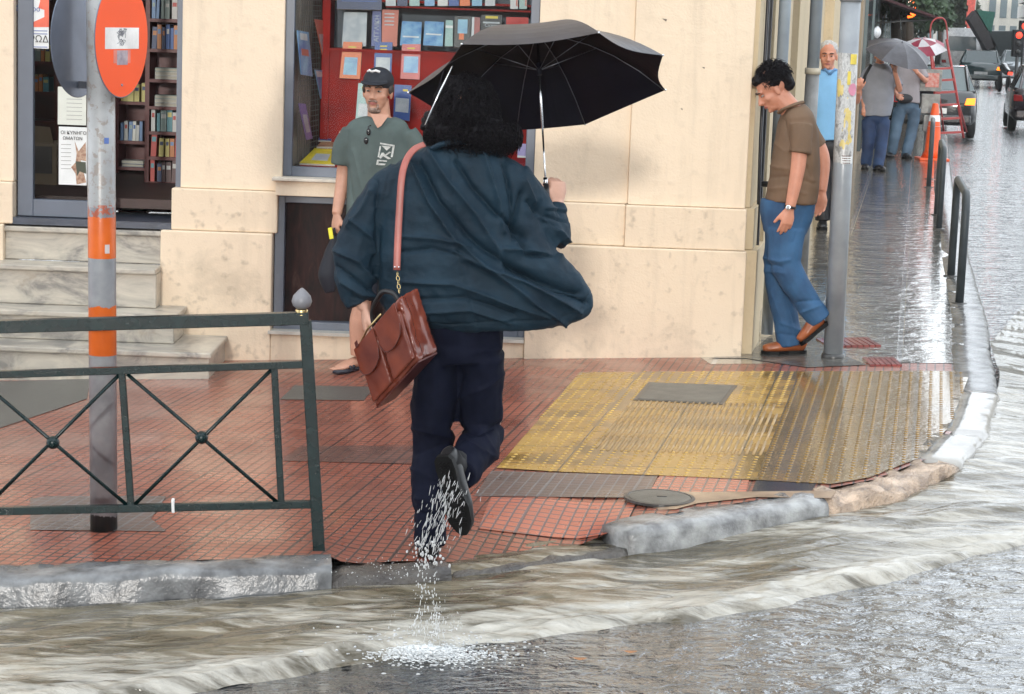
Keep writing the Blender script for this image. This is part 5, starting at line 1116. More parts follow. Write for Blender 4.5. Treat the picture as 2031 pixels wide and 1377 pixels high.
o = mb.build('sunglasses', mat('sunglass_black', (0.008, 0.008, 0.01), 0.1, bmp=0), None, True); tag(o, 'black sunglasses hooked on the neck of the grey green t-shirt', 'sunglasses')
# shorts, sandals
mb = MB(); slices(mb, [(690, 470, 818, 470, YH, .12), (686, 520, 824, 520, YH, .125)]); limb(mb, [H_(722, 515), H_(716, 590)], [(.10, .10), (.10, .10)], ref=(1, 0, 0)); limb(mb, [H_(792, 515), H_(792, 590)], [(.10, .10), (.10, .10)], ref=(1, 0, 0))
remesh(mb, .01, 3).build('shorts', mat('navy_shorts', (0.015, 0.02, 0.035), 0.8), hat, True)
for x in (715, 790):
    f0 = H_(x - 6, 712, .02); f0.z = G(f0.x) + .045; d_ = V((-.55, -1, 0)).normalized(); s2 = V((1, -.55, 0)).normalized(); h0 = f0 + V((.015, .055, -.035)); mb = MB()
    ring = [h0 + d_ * t_ + s2 * w_ for t_, w_ in ((0, .03), (.07, .036), (.16, .046), (.23, .044), (.27, .02))] + [h0 + d_ * t_ - s2 * w_ for t_, w_ in ((.27, .02), (.23, .044), (.16, .046), (.07, .036), (0, .03))]
    mb.prism([q + V((0, 0, -.008)) for q in ring], (0, 0, .02))
    for t_, r_, hz in ((.045, .038, .036), (.135, .046, .026), (.165, .046, .022)): mb.tube([h0 + d_ * t_ + s2 * r_ * math.cos(a_) + V((0, 0, .008 + hz * 1.5 * math.sin(a_))) for a_ in [i * math.pi / 8 for i in range(9)]], [(.014, .004)] * 9, 6, ref=d_)
    mb.tube([h0 + V((0, 0, .01)), h0 + V((0, .0, .055)), h0 + d_ * .05 + V((0, 0, .075))], .010, 6); mb.build('sandal', mat('black_sandal', (0.02, 0.022, 0.035), 0.45), hat, True)
# black bag and yellow tag in his hand
hb_ = root('hand_bag', H_(652, 560, -.12), 'soft black bag hanging from the hand of the capped man', 'bag'); mb = MB(); limb(mb, [H_(664, 468, -.10), H_(656, 505, -.10), H_(650, 545, -.10), H_(655, 580, -.10)], [(.012, .012), (.040, .035), (.058, .05), (.030, .025)])
mb.build('bag_body', mat('black_cloth_bag', (0.008, 0.010, 0.018), 0.7, bmp=0.3), hb_, True); MB().tube([H_(663, 452, -.115), H_(665, 470, -.105)], .006, 8).build('handle', MATS['black_cloth_bag'], hb_, True)
o = MB().obox(H_(656, 463, -.14), V((.012, 0, .003)), V((0, .006, 0)), V((-.006, 0, .033))).build('yellow_tag', mat('yellow_plastic', (0.70, 0.66, 0.02), 0.4, bmp=0), hb_, bevel=.003)
# ================================================================= man in the brown polo shirt, in profile
YP = 12.90
B_ = lambda x, y, d=0.0: at(x, y, YP + d)
mb = MB(); hc = B_(1533, 176); hf = V((-0.80, -0.06, -0.58)); Lp = add_head(mb, hc, hf, V((-0.5, 0, 0.85)), 1.08)
mb.tube([hc + V((.035, 0, -.035)), B_(1572, 222)], [.062, .066], 14); torso_core(mb, B_(1575, 235), B_(1562, 415), B_(1585, 250, -.14), B_(1585, 250, .14), .09)
limb(mb, [B_(1588, 252, -.16), B_(1583, 330, -.19), B_(1567, 412, -.20)], [.055, .045, .031]); add_hand(mb, B_(1566, 415, -.20), V((-.14, 0, -1)), V((-.25, .9, 0)), V((-.9, -.1, 0)), curl=(12, 16, 20, 26), s=1.06)
limb(mb, [B_(1600, 252, .16), B_(1631, 310, .17), B_(1630, 378, .16)], [.053, .045, .031]); add_hand(mb, B_(1630, 380, .16), V((0, 0, -1)), V((-.6, -.8, 0)), V((-.7, .6, 0)), curl=(14, 18, 22, 26), s=1.04)
hN, hF = B_(1562, 430, -.06), B_(1558, 430, .06); kN, aN = B_(1567, 530, -.10), B_(1620, 632, -.10); kF, aF = B_(1546, 545, .08), B_(1566, 675, .08)
limb(mb, [hN, kN, aN], [.06, .05, .036]); limb(mb, [hF, kF, aF], [.06, .05, .036])
bd = remesh(mb, .0058, 2); sockets(bd, Lp, 1.08); bro = bd.build('person', M_SKIN2, None, True); tag(bro, 'man in a brown polo shirt and blue jeans stepping round the building corner, head bowed', 'person')
add_face(Lp, bro, 1.08)
rr_, ff_, uu_ = frame_(hf, V((-0.5, 0, 0.85)))
mb = MB(); mb.ell(Lp(0, -.040, .052), rr_ * .094, ff_ * .098, uu_ * .082); mb.ell(Lp(0, .040, .083), rr_ * .066, ff_ * .048, uu_ * .032); mb.ell(Lp(0, -.085, -.005), rr_ * .078, ff_ * .045, uu_ * .065)
hb = remesh(mb, .008, 2); displace(hb, lambda v: .014 * noise.noise(v * 26) + .006 * noise.noise(v * 60)); curls(hb, Lp(0, -.04, .05), (.095, .095, .085), 1300, .0018, (.015, .036), 9, lambda d: d.dot(uu_) > -.25 and d.dot(ff_) < .8, .4, 1.2, .007)
hb.build('hair', M_HAIRB, bro, True)
mb = MB()
slices(mb, [(1556, 214, 1596, 206, YP, .10), (1548, 234, 1612, 226, YP, .175), (1540, 262, 1621, 256, YP, .185), (1533, 305, 1625, 305, YP, .18), (1526, 350, 1624, 355, YP, .175), (1520, 386, 1619, 398, YP, .175), (1519, 396, 1616, 405, YP, .17)])
limb(mb, [B_(1588, 248, -.15), B_(1587, 280, -.18), B_(1585, 304, -.19)], [.070, .068, .066], ref=(1, 0, 0)); limb(mb, [B_(1597, 248, .15), B_(1612, 275, .16), B_(1622, 292, .165)], [.066, .062, .060], ref=(1, 0, 0))
ts = remesh(mb, .0075, 4); nf = strokes([([(1530, 330), (1560, 335), (1600, 325)], 5, .007), ([(1528, 352), (1570, 350), (1615, 365)], 4, -.007), ([(1538, 285), (1555, 300)], 5, .006), ([(1555, 240), (1566, 300), (1566, 330)], 5, -.010), ([(1610, 290), (1612, 360)], 5, .006), ([(1525, 375), (1560, 372), (1600, 385)], 4, .006), ([(1566, 297), (1604, 303)], 3, .003), ([(1590, 315), (1608, 350)], 4, -.006)])
displace(ts, lambda v: nf(v) + .007 * noise.noise(V((v.x * 9, v.y * 8, v.z * 9))))
M_POLO = mat('brown_cotton', (0.145, 0.088, 0.052), 0.8, scale=9, var=0.12, bmp=0.25, bd=0.002); po_ = ts.build('polo_shirt', M_POLO, bro, True)
limb(mb2 := MB(), [B_(1545, 224, -.05), B_(1556, 216, -.09), B_(1575, 208, -.10), B_(1592, 203, -.06)], [(.010, .018)] * 4, ref=(0, 0, 1)); mb2.build('collar', M_POLO, po_, True)
mb = MB(); slices(mb, [(1510, 394, 1617, 400, YP, .150), (1508, 420, 1614, 425, YP, .155), (1514, 460, 1598, 465, YP, .15)])
limb(mb, [B_(1560, 455, -.08), B_(1558, 500, -.09), B_(1562, 532, -.10), B_(1592, 585, -.10), B_(1626, 634, -.10)], [(.120, .09), (.105, .09), (.092, .085), (.082, .08), (.074, .075)], ref=(1, 0, .3))
limb(mb, [B_(1552, 455, .08), B_(1545, 520, .08), B_(1547, 570, .08), B_(1558, 630, .08), B_(1566, 684, .08)], [(.110, .09), (.092, .085), (.086, .08), (.080, .08), (.080, .085)], ref=(1, 0, 0))
jn = remesh(mb, .0075, 3); nf = strokes([([(1518, 512), (1545, 520), (1565, 516)], 4, .010), ([(1520, 525), (1550, 530)], 4, -.010), ([(1520, 538), (1555, 542)], 4, .008), ([(1580, 600), (1625, 595)], 4, -.008), ([(1590, 620), (1630, 605)], 4, .008), ([(1548, 640), (1585, 655)], 4, .008), ([(1545, 662), (1590, 668)], 4, -.009), ([(1560, 430), (1545, 500)], 5, .006), ([(1530, 580), (1552, 640)], 5, .007), ([(1560, 590), (1575, 640)], 5, -.008), ([(1590, 430), (1575, 480)], 5, -.006)])
displace(jn, lambda v: nf(v) + .006 * noise.noise(v * 10)); M_JEAN = mat('blue_denim', (0.030, 0.105, 0.225), 0.75, scale=6, col2=(0.014, 0.052, 0.125), bmp=0.3, bd=0.002); jn.build('jeans', M_JEAN, bro, True)
M_TANS = mat('tan_leather_shoe', (0.30, 0.085, 0.028), 0.3, scale=12, var=0.25)
f0 = B_(1596, 698, .08); f0.z = G(f0.x) + .012; f1 = B_(1512, 706, .06); f1.z = G(f1.x) + .012
mb = MB(); sl = MB(); shoe(mb, f0, f1, (0, 0, 1), .050, .095, sl); remesh(mb, .006, 2).build('shoe', M_TANS, bro, True); sl.build('shoe_sole', M_SOLE, bro)
mb = MB(); sl = MB(); shoe(mb, B_(1640, 640, -.10), B_(1588, 682, -.10), V((-.6, 0, .8)), .048, .095, sl); remesh(mb, .006, 2).build('shoe', M_TANS, bro, True); sl.build('shoe_sole', M_SOLE, bro)
wt = root('wrist_watch', B_(1566, 412, -.20), 'steel watch on a black strap on the wrist of the man in brown', 'watch'); wc = B_(1567.5, 411, -.20)
MB().tube([wc + V((.034 * math.cos(a_), .034 * math.sin(a_), -.004 * math.cos(a_))) for a_ in [i * math.pi / 8 for i in range(17)]], [(.008, .002)] * 17, 6, ref=(0, 0, 1)).build('strap', M_SHOE, wt, True)
MB().lathe(wc + V((-.016, -.033, .0)), [(.016, 0), (.016, .006), (.012, .008)], 16, axis=V((-.4, -1, .1))).build('watch_case', M_STEEL, wt, True)
# ================================================================= simpler figures further off
def far_person(Y, head, hf, hs, joints, shirt_rows, sleeves, legs, skin, shirt_m, trou_m, shoe_m, label, hair_m=None, vox=.012, collar=None, hands=True, face=True):
    F_ = lambda x, y, d=0.0: at(x, y, Y + d); mb = MB(); hc = F_(*head); Lx = add_head(mb, hc, hf, (0, 0, 1), hs)
    mb.tube([hc + V((0, .02, -.06)), F_(*joints['neck'])], [.06, .068], 12); torso_core(mb, F_(*joints['neck']), F_(*joints['hips']), F_(*joints['sl']), F_(*joints['sr']), .10)
    for arm in joints['arms']:
        limb(mb, [F_(*q) for q in arm[:-1]], [.052, .043, .031]); dv = F_(*arm[-1]) - F_(*arm[-2]); add_hand(mb, F_(*arm[-2]), dv, V((0, 1, 0)) if abs(dv.normalized().y) < .8 else V((1, 0, 0)), V((1, -.3, 0)), s=1.0)
    for lg in legs: limb(mb, [F_(*q) for q in lg[:3]], [.07, .05, .036])
    bd = remesh(mb, .008, 2); sockets(bd, Lx, hs); pe = bd.build('person', skin, None, True); tag(pe, label, 'person')
    if face: add_face(Lx, pe, hs)
    mb = MB(); slices(mb, [(a, b, c, d, Y + e, f) for a, b, c, d, e, f in shirt_rows])
    for s_ in sleeves: limb(mb, [F_(*q[:3]) for q in s_], [q[3] for q in s_])
    sh = remesh(mb, .011, 3); displace(sh, lambda v: .010 * noise.noise(V((v.x * 9, v.y * 8, v.z * 6)))); sho = sh.build('shirt', shirt_m, pe, True)
    mb = MB(); hp = F_(*joints['hips']); mb.ell(hp, (.18, 0, 0), (0, .13, 0), (0, 0, .13))
    for lg in legs: limb(mb, [F_(*q) for q in lg[:3]], [(.105, .10), (.088, .085), (.075, .08)], ref=(1, 0, 0))
    jn = remesh(mb, .012, 3); displace(jn, lambda v: .010 * noise.noise(V((v.x * 9, v.y * 8, v.z * 12)))); jn.build('trousers', trou_m, pe, True)
    for lg in legs:
        a = F_(*lg[2]); a.z = G(a.x) + .012 if a.z - G(a.x) < .16 else a.z - .06; d_ = V(lg[3]); mb = MB(); sl = MB(); shoe(mb, a - d_ * .3, a + d_ * .75, (0, 0, 1), .05, .09, sl); mb.build('shoe', shoe_m, pe, True); sl.build('shoe_sole', M_SOLE, pe)
    if hair_m:
        rr_, ff_, uu_ = frame_(hf, (0, 0, 1)); mb = MB(); mb.ell(Lx(0, -.030, .050), rr_ * .086 * hs, ff_ * .092 * hs, uu_ * .080 * hs); hb = remesh(mb, .009, 1); displace(hb, lambda v: .008 * noise.noise(v * 35)); hb.build('hair', hair_m, pe, True)
    return pe, Lx, sho
M_BLUES = mat('light_blue_shirt', (0.20, 0.44, 0.72), 0.75, scale=5, var=0.10); M_BLK = mat('black_trousers', (0.008, 0.008, 0.011), 0.6); M_GRYS = mat('grey_tshirt', (0.235, 0.245, 0.285), 0.8, scale=6, var=0.1); M_GRYB = mat('warm_grey_shirt', (0.285, 0.26, 0.275), 0.8, scale=6, var=0.1); M_DJ = mat('dark_denim', (0.015, 0.045, 0.125), 0.75, scale=4, col2=(0.006, 0.018, 0.06)); M_PJ = mat('faded_denim', (0.085, 0.145, 0.215), 0.75, scale=4, col2=(0.04, 0.075, 0.12))
pe, Lx, sho = far_person(20.9, (1642, 111), (-.12, -1, -.02), 1.16, dict(neck=(1645, 148), hips=(1645, 292), sl=(1600, 165), sr=(1684, 165), arms=[[(1598, 165), (1588, 222, .05), (1587, 270, 0), (1587, 288, -.02)], [(1686, 165), (1697, 200, -.05), (1702, 180, -.25), (1704, 170, -.30)]]),
    [(1626, 138, 1664, 138, 0, .07), (1600, 150, 1684, 150, 0, .11), (1594, 172, 1689, 172, 0, .12), (1606, 220, 1687, 220, 0, .13), (1606, 278, 1688, 278, 0, .13)], [[(1602, 162, 0, .08), (1592, 190, .02, .08), (1589, 210, .03, .085)], [(1684, 162, 0, .07), (1693, 185, 0, .068), (1696, 198, -.04, .07)]],
    [[(1626, 290), (1632, 365), (1632, 437), (-.05, -.26, 0)], [(1664, 290), (1664, 365), (1664, 437), (.05, -.26, 0)]], M_SKIN2, M_BLUES, M_BLK, M_SHOE, 'older white haired man in a light blue shirt and black trousers between the two poles', M_HAIRG)
mb = MB()
for q in (-1, 1): mb.tube([at(1646, 148, 20.78), at(1646 + q * 9, 138, 20.80), at(1646 + q * 18, 141, 20.86)], [(.014, .005)] * 3, 6, ref=(0, 0, 1))
mb.build('collar', mat('blue_collar', (0.12, 0.27, 0.50), 0.8), sho, True)
pe, Lx, sho = far_person(30.0, (1746, 113), (-.05, -1, -.1), 1.0, dict(neck=(1745, 131), hips=(1738, 232), sl=(1722, 142), sr=(1766, 142), arms=[[(1722, 142), (1713, 180), (1714, 212, -.1), (1714, 222, -.12)], [(1766, 142), (1784, 178, -.05), (1775, 142, -.2), (1773, 132, -.22)]]),
    [(1735, 126, 1757, 126, 0, .07), (1718, 135, 1768, 134, 0, .12), (1711, 160, 1773, 160, 0, .15), (1707, 195, 1772, 195, 0, .19), (1706, 220, 1768, 220, 0, .18), (1708, 229, 1766, 230, 0, .17)], [[(1722, 142, 0, .075), (1713, 165, 0, .08), (1712, 178, 0, .08)], [(1766, 142, 0, .075), (1777, 160, 0, .075), (1782, 172, -.03, .075)]],
    [[(1724, 238), (1722, 285, -.05), (1717, 328, 0), (-.06, -.26, 0)], [(1752, 238), (1748, 285, -.1), (1741, 333, -.3), (.08, -.26, 0)]], M_SKIN2, M_GRYS, M_DJ, M_SHOE, 'heavy man in a grey t-shirt and dark jeans walking under the dark grey umbrella', M_HAIRB, .014)
MB().tube([at(1728, 128, 29.85), at(1716, 150, 29.82), at(1712, 168, 29.95)], [(.022, .006)] * 3, 6, ref=(1, 0, 0)).build('bag_strap', M_BLK, pe, True)
pe, Lx, sho = far_person(33.0, (1802, 104), (.05, -1, -.1), 1.0, dict(neck=(1800, 120), hips=(1800, 210), sl=(1778, 130), sr=(1820, 130), arms=[[(1778, 130), (1772, 160), (1778, 188, -.2), (1783, 192, -.25)], [(1820, 132), (1836, 160, -.05), (1818, 143, -.28), (1814, 136, -.3)]]),
    [(1790, 114, 1811, 114, 0, .07), (1776, 123, 1822, 123, 0, .12), (1773, 145, 1824, 145, 0, .14), (1775, 180, 1824, 180, 0, .15), (1775, 200, 1824, 205, 0, .15)], [[(1780, 128, 0, .075), (1774, 145, 0, .075), (1772, 160, 0, .08)], [(1818, 130, 0, .075), (1829, 145, 0, .07), (1834, 156, -.03, .07)]],
    [[(1785, 215), (1776, 262, -.1), (1768, 306, -.1), (-.12, -.25, 0)], [(1814, 215), (1808, 262, 0), (1796, 309, -.2), (.05, -.26, 0)]], M_SKIN2, M_GRYB, M_PJ, M_SHOE, 'person in a warm grey shirt and faded jeans walking behind the man in grey', M_HAIRB, .014)
mb = MB(); mb.ell(at(1794, 196, 32.8), (.13, 0, 0), (0, .05, 0), (0, 0, .075)); displace_ = mb.build('belt_pouch', M_BLK, None, True); tag(displace_, 'black belt pouch worn at the front of the person in faded jeans', 'pouch')
M_UG = mat('dark_grey_nylon', (0.070, 0.070, 0.085), 0.4, scale=10, var=0.2); M_UW = mat('white_nylon', (0.52, 0.50, 0.52), 0.5); M_UM = mat('maroon_nylon', (0.26, 0.025, 0.055), 0.45)
umbrella('umbrella', at(1781, 109, 29.6), V((0.20, -.34, .92)), V((1, 0, -.16)), .49, .19, .2, M_UG, M_UG, 'dark grey umbrella tilted over the two men walking on the side pavement', .30, M_STEELD)
umbrella('umbrella', at(1829, 97, 33.6), V((-.12, -.30, .95)), V((1, 0, .1)), .40, .16, .35, [M_UW, M_UM], M_UW, 'maroon and white panelled umbrella behind the dark grey one', .30, M_STEELD, panels=[0, 1])
# ------------------------------------------------------------------ green railing
RD = V((1, 0.10, 0)).normalized(); RP = gnd(632, 1090); RN = V((RD.y, -RD.x, 0))
def RA(px, py, off=0.0):
    d = ray(px, py); t_ = (RP - CAM).dot(RN) / d.dot(RN); return CAM + d * t_ + RN * off
M_GRN = mat('dark_green_paint', (0.0015, 0.013, 0.014), 0.25, scale=20, var=0.3, bmp=0.15, spec=.35)
rl = root('pedestrian_railing', RP, 'dark green metal railing with crossed bars along the near kerb', 'railing')
def bar(name, a, b, w_, d_=None, parent=rl, m=M_GRN):
    a, b = V(a), V(b); t_ = (b - a).normalized(); s_ = RN.cross(t_).normalized(); d_ = d_ or w_
    mb = MB().obox((a + b) / 2, (b - a) / 2, s_ * w_ / 2, RN * d_ / 2); return mb.build(name, m, parent, bevel=.003)
bar('post', RA(634, 1092) - V((0, 0, .03)), RA(606, 636), .047)
bar('top_rail', RA(-700, 667), RA(612, 631), .048, .05); bar('middle_rail', RA(-700, 766), RA(601, 723), .028, .03); bar('bottom_rail', RA(-700, 1030), RA(617, 1000), .030, .03)
for (a, b) in (((242, 740), (260, 1004)), ((544, 728), (558, 998)), ((-48, 748), (-36, 1012))): bar('upright', RA(*a), RA(*b), .027)
for (p1, p2, p3, p4, c) in (((252, 742), (553, 999), (540, 732), (266, 1002), (400, 868)), ((-42, 752), (252, 1002), (238, 742), (-30, 1008), (105, 878))):
    for a, b in ((p1, p2), (p3, p4)): MB().tube([RA(*a), RA(*b)], .0075, 10).build('cross_bar', M_GRN, rl, True)
    MB().sph(RA(*c), .026, 18, 12).build('ball_joint', M_GRN, rl, True)
bar('cable_tie', RA(343, 990, .0), RA(344, 1016, .0), .012, .036, m=M_W2)
q = RA(598, 628); MB().lathe(q, [(.022, .0), (.026, .008), (.020, .016), (.026, .024), (.020, .03)], 18).build('finial_ring', M_BRASS, rl, True)
MB().lathe(q + V((0, 0, .03)), [(.018, 0), (.034, .012), (.040, .03), (.034, .052), (.018, .070), (.004, .082)], 20).build('finial', mat('grey_finial', (0.20, 0.20, 0.22), 0.4), rl, True)
# ------------------------------------------------------------------ sign post
PB = gnd(206, 1050); pt = root('sign_post', PB, 'weathered grey post with orange painted bands behind the railing', 'post')
m, t, p, o = base('banded_pole_paint'); c = coords(t); sx = nd(t, 'ShaderNodeSeparateXYZ'); t.links.new(c, sx.inputs[0]); n1 = nz(t, c, 16, 6, .7); n2 = nz(t, c, 5, 5)
z0_ = PB.z; zz = lambda y: at(200, y, PB.y).z - PB.z
zn = mth(t, 'ADD', sx.outputs[2], mth(t, 'MULTIPLY', mth(t, 'SUBTRACT', n1, .5), .07))
def band(za, zb_, wear):   # 1 inside the band
    a = mth(t, 'GREATER_THAN', sx.outputs[2], za); b = mth(t, 'LESS_THAN', zn, zb_); return mth(t, 'MULTIPLY', a, b)
b1 = band(zz(511), zz(428), 0); b2 = band(zz(703), zz(606), 0); n3 = nz(t, c, 26, 6, .75)
w1 = mth(t, 'MULTIPLY', mth(t, 'MULTIPLY', mth(t, 'GREATER_THAN', sx.outputs[2], zz(431)), mth(t, 'LESS_THAN', sx.outputs[2], zz(405))), mth(t, 'GREATER_THAN', n3, .52))
grey = ramp(t, n2, [(.35, (.17, .18, .20)), (.65, (.36, .375, .40))]); up_ = mth(t, 'GREATER_THAN', sx.outputs[2], zz(410)); spots = mth(t, 'MULTIPLY', up_, mth(t, 'GREATER_THAN', n3, .56))
cl = mixc(t, spots, grey, (.16, .12, .10)); cl = mixc(t, mth(t, 'MULTIPLY', up_, .35), cl, (.5, .49, .47)); org = ramp(t, n2, [(.3, (.55, .095, .012)), (.7, (.78, .16, .02))]); cl = mixc(t, b1, cl, org); cl = mixc(t, b2, cl, org); cl = mixc(t, w1, cl, (.36, .09, .05))
dk_ = mth(t, 'LESS_THAN', zn, zz(1020)); cl = mixc(t, dk_, cl, (.012, .012, .012)); t.links.new(cl, p.inputs['Base Color']); p.inputs['Roughness'].default_value = .3; bump(t, p, n3, .3, .003)
PTOP = at(198, -150, PB.y)
o = MB().tube([PB - V((0, 0, .02)), PB.lerp(PTOP, .5), PTOP], .056, 28).build('pole', m, pt, True)
for x, y, w_, h_, cc in ((222, 495, 8, 18, 'pale_sticker'), (222, 280, 8, 12, 'blue_sticker')):
    q = at(x, y, PB.y - .053); mbs = MB(); zc = q.z; axx = PB.lerp(PTOP, (zc - PB.z) / (PTOP.z - PB.z)); a0 = math.atan2(-.053, .022)
    pts0 = [(axx.x + .0568 * math.cos(a0 + k * .12), axx.y + .0568 * math.sin(a0 + k * .12)) for k in range(4)]
    for (xa, ya), (xb, yb) in zip(pts0, pts0[1:]): mbs.add([(xa, ya, zc - h_ / 1000), (xb, yb, zc - h_ / 1000), (xb, yb, zc + h_ / 1000), (xa, ya, zc + h_ / 1000)], [(0, 1, 2, 3)])
    mbs.build('sticker', mat(cc, (.62, .55, .55) if cc[0] == 'p' else (.12, .2, .5), .5, bmp=0), pt)
# signs, back to back
def disc(name, c, n_, R, face_m, back_m, label):
    n_ = V(n_).normalized(); r = root(name, c, label, 'road sign', 'round signs on the banded post'); MB().lathe(c, [(R, 0), (R + .003, .002), (R, .004)], 56, axis=n_).build('plate', back_m, r, False)
    f = MB().lathe(c + n_ * .0042, [(R - .002, 0), (R - .002, .0008)], 56, axis=n_).build('face', face_m, r); return r, f
n1_ = V((.964, -.267, 0)).normalized(); M_SGR = mat('sign_red', (0.95, 0.09, 0.006), 0.45, scale=3, var=0.05, bmp=0, spec=.3); M_SGG = mat('sign_back_grey', (0.20, 0.23, 0.30), 0.35, scale=5, var=0.2, metal=.3, bmp=0)
c1 = at(240, 76, PB.y - .03); c2 = at(157, 76, PB.y + .03)
sg, fc = disc('road_sign', c1, n1_, .234, M_SGR, M_SGG, 'round orange red no entry sign with a scribbled white bar')
sx_ = V((n1_.y, -n1_.x, 0)) * -1; sx_ = sx_ if sx_.x > 0 else -sx_
def onsign(name, u0, u1, v0, v1, m_, lift, par=fc):
    q = c1 + n1_ * lift; return MB().prism([q + sx_ * u0 + V((0, 0, v0)), q + sx_ * u1 + V((0, 0, v0)), q + sx_ * u1 + V((0, 0, v1)), q + sx_ * u0 + V((0, 0, v1))], n1_ * .0005).build(name, m_, par)
onsign('white_bar', -.150, .150, -.042, .042, mat('sign_white', (.82, .80, .78), .4, bmp=0), .0052)
onsign('sticker', -.045, .050, -.105, -.048, mat('grey_sticker', (.50, .42, .45), .5, scale=30, col2=(.25, .2, .25), bmp=0), .0052); onsign('sticker', -.075, .075, -.098, -.046, mat('faded_sticker', (.75, .20, .14), .5, bmp=0), .0049)
rs = random.Random(5); sc_ = MB()
for k in range(16):
    u, v = rs.uniform(-.035, .035), rs.uniform(-.035, .035); pts = [c1 + n1_ * .0062 + sx_ * (u + rs.uniform(-.02, .02)) + V((0, 0, v * .8 + rs.uniform(-.015, .015))) for _ in range(5)]; sc_.tube(crom(pts, 3), .0011, 4)
sc_.build('scribble', mat('marker_grey', (.2, .2, .22), .6, bmp=0), fc)
MB().lathe(c1 + n1_ * .0052 + V((0, 0, -.185)), [(.006, 0), (.004, .003)], 8, axis=n1_).build('bolt', M_SGG, sg)
sg2, fc2 = disc('road_sign', c2, -n1_, .234, M_PAPER, M_SGG, 'grey back of the second round sign on the banded post')
for c_, s_ in ((c1, -1), (c2, 1)):
    q = c_ + V((0, 0, -.185)); pc = PB.lerp(PTOP, (q.z - PB.z) / (PTOP.z - PB.z)); MB().obox((q + pc) / 2, (pc - q) / 2, V((0, .012, 0)), V((0, 0, .014))).build('bracket', M_SGG if s_ < 0 else mat('bracket_iron', (.05, .055, .07), .4), sg if s_ < 0 else sg2)
# ------------------------------------------------------------------ lamp post at the corner
LB_ = gnd(1652, 710); LB_.z = G(LB_.x); LT = at(1694, -120, LB_.y); lp = root('lamp_post', LB_, 'tall grey lamp post with torn posters and stickers at the street corner', 'post')
m, t, p, o = base('postered_pole'); c = coords(t); sx = nd(t, 'ShaderNodeSeparateXYZ'); t.links.new(c, sx.inputs[0]); zf = lambda y: at(1670, y, LB_.y).z - LB_.z
n1 = nz(t, coords(t, (0, 0, 0), (1, 1, .55)), 26, 6, .7, .6); n2 = nz(t, coords(t, (0, 0, 0), (1, 1, .4)), 9, 3); n3 = nz(t, c, 4, 4)
inb = mth(t, 'MULTIPLY', mth(t, 'LESS_THAN', sx.outputs[2], zf(105)), mth(t, 'GREATER_THAN', sx.outputs[2], zf(322)))
g_ = ramp(t, n3, [(.3, (.20, .22, .245)), (.7, (.33, .355, .38))]); torn = ramp(t, n1, [(.40, (.20, .19, .18)), (.50, (.52, .51, .49)), (.60, (.30, .29, .28)), (.66, (.62, .62, .60))]); yl = mth(t, 'GREATER_THAN', n2, .62)
cl = mixc(t, mth(t, 'MULTIPLY', inb, .9), g_, torn); cl = mixc(t, mth(t, 'MULTIPLY', mth(t, 'MULTIPLY', inb, yl), .8), cl, (.60, .45, .10)); t.links.new(cl, p.inputs['Base Color']); p.inputs['Roughness'].default_value = .3; bump(t, p, n1, .3, .003)
MB().tube([LB_ - V((0, 0, .02)), LB_.lerp(LT, .86)], .060, 14).tube([LB_.lerp(LT, .861), LT + (LT - LB_) * .8], .054, 14).build('pole', m, lp, True)
MB().lathe(LB_, [(.075, -.01), (.072, .02), (.062, .03)], 16).build('base_ring', M_IRON2, lp, True)
MB().tube([LB_.lerp(LT, .855), LB_.lerp(LT, .867)], .065, 14).build('collar', mat('collar_grey', (.22, .23, .25), .4), lp, True)
def polepatch(px, py, w_, h_, m_, name='sticker', shape='q'):
    q = at(px, py, LB_.y - .06); ax_ = LB_.lerp(LT, (q.z - LB_.z) / (LT.z - LB_.z)); dx = max(-.055, min(.055, q.x - ax_.x)); a0 = math.atan2(-math.sqrt(.0608 ** 2 - dx ** 2), dx); mb = MB(); n = 6; R2 = .0622
    for k in range(n):
        a1, a2 = a0 - w_ / 2 / R2 + k * w_ / R2 / n, a0 - w_ / 2 / R2 + (k + 1) * w_ / R2 / n
        f1, f2 = (1, 1) if shape == 'q' else (math.sqrt(max(.05, 1 - ((k) / n * 2 - 1) ** 2)), math.sqrt(max(.05, 1 - ((k + 1) / n * 2 - 1) ** 2)))
        mb.add([(ax_.x + R2 * math.cos(a1), ax_.y + R2 * math.sin(a1), q.z - h_ / 2 * f1), (ax_.x + R2 * math.cos(a2), ax_.y + R2 * math.sin(a2), q.z - h_ / 2 * f2), (ax_.x + R2 * math.cos(a2), ax_.y + R2 * math.sin(a2), q.z + h_ / 2 * f2), (ax_.x + R2 * math.cos(a1), ax_.y + R2 * math.sin(a1), q.z + h_ / 2 * f1)], [(0, 1, 2, 3)])
    return mb.build(name, m_, lp, True)
polepatch(1694, 118, .045, .06, mat('yellow_paper', (.72, .58, .10), .6, bmp=0), 'torn_paper'); polepatch(1684, 155, .02, .08, MATS['yellow_paper'], 'torn_paper')
polepatch(1692, 178, .060, .075, mat('pink_sticker', (.72, .30, .42), .5, bmp=0), shape='o'); polepatch(1680, 318, .075, .045, M_PAPER)
for k in range(4): polepatch(1679, 310 + k * 4.6, .055, .006, M_LEA2, 'sticker_stripe')
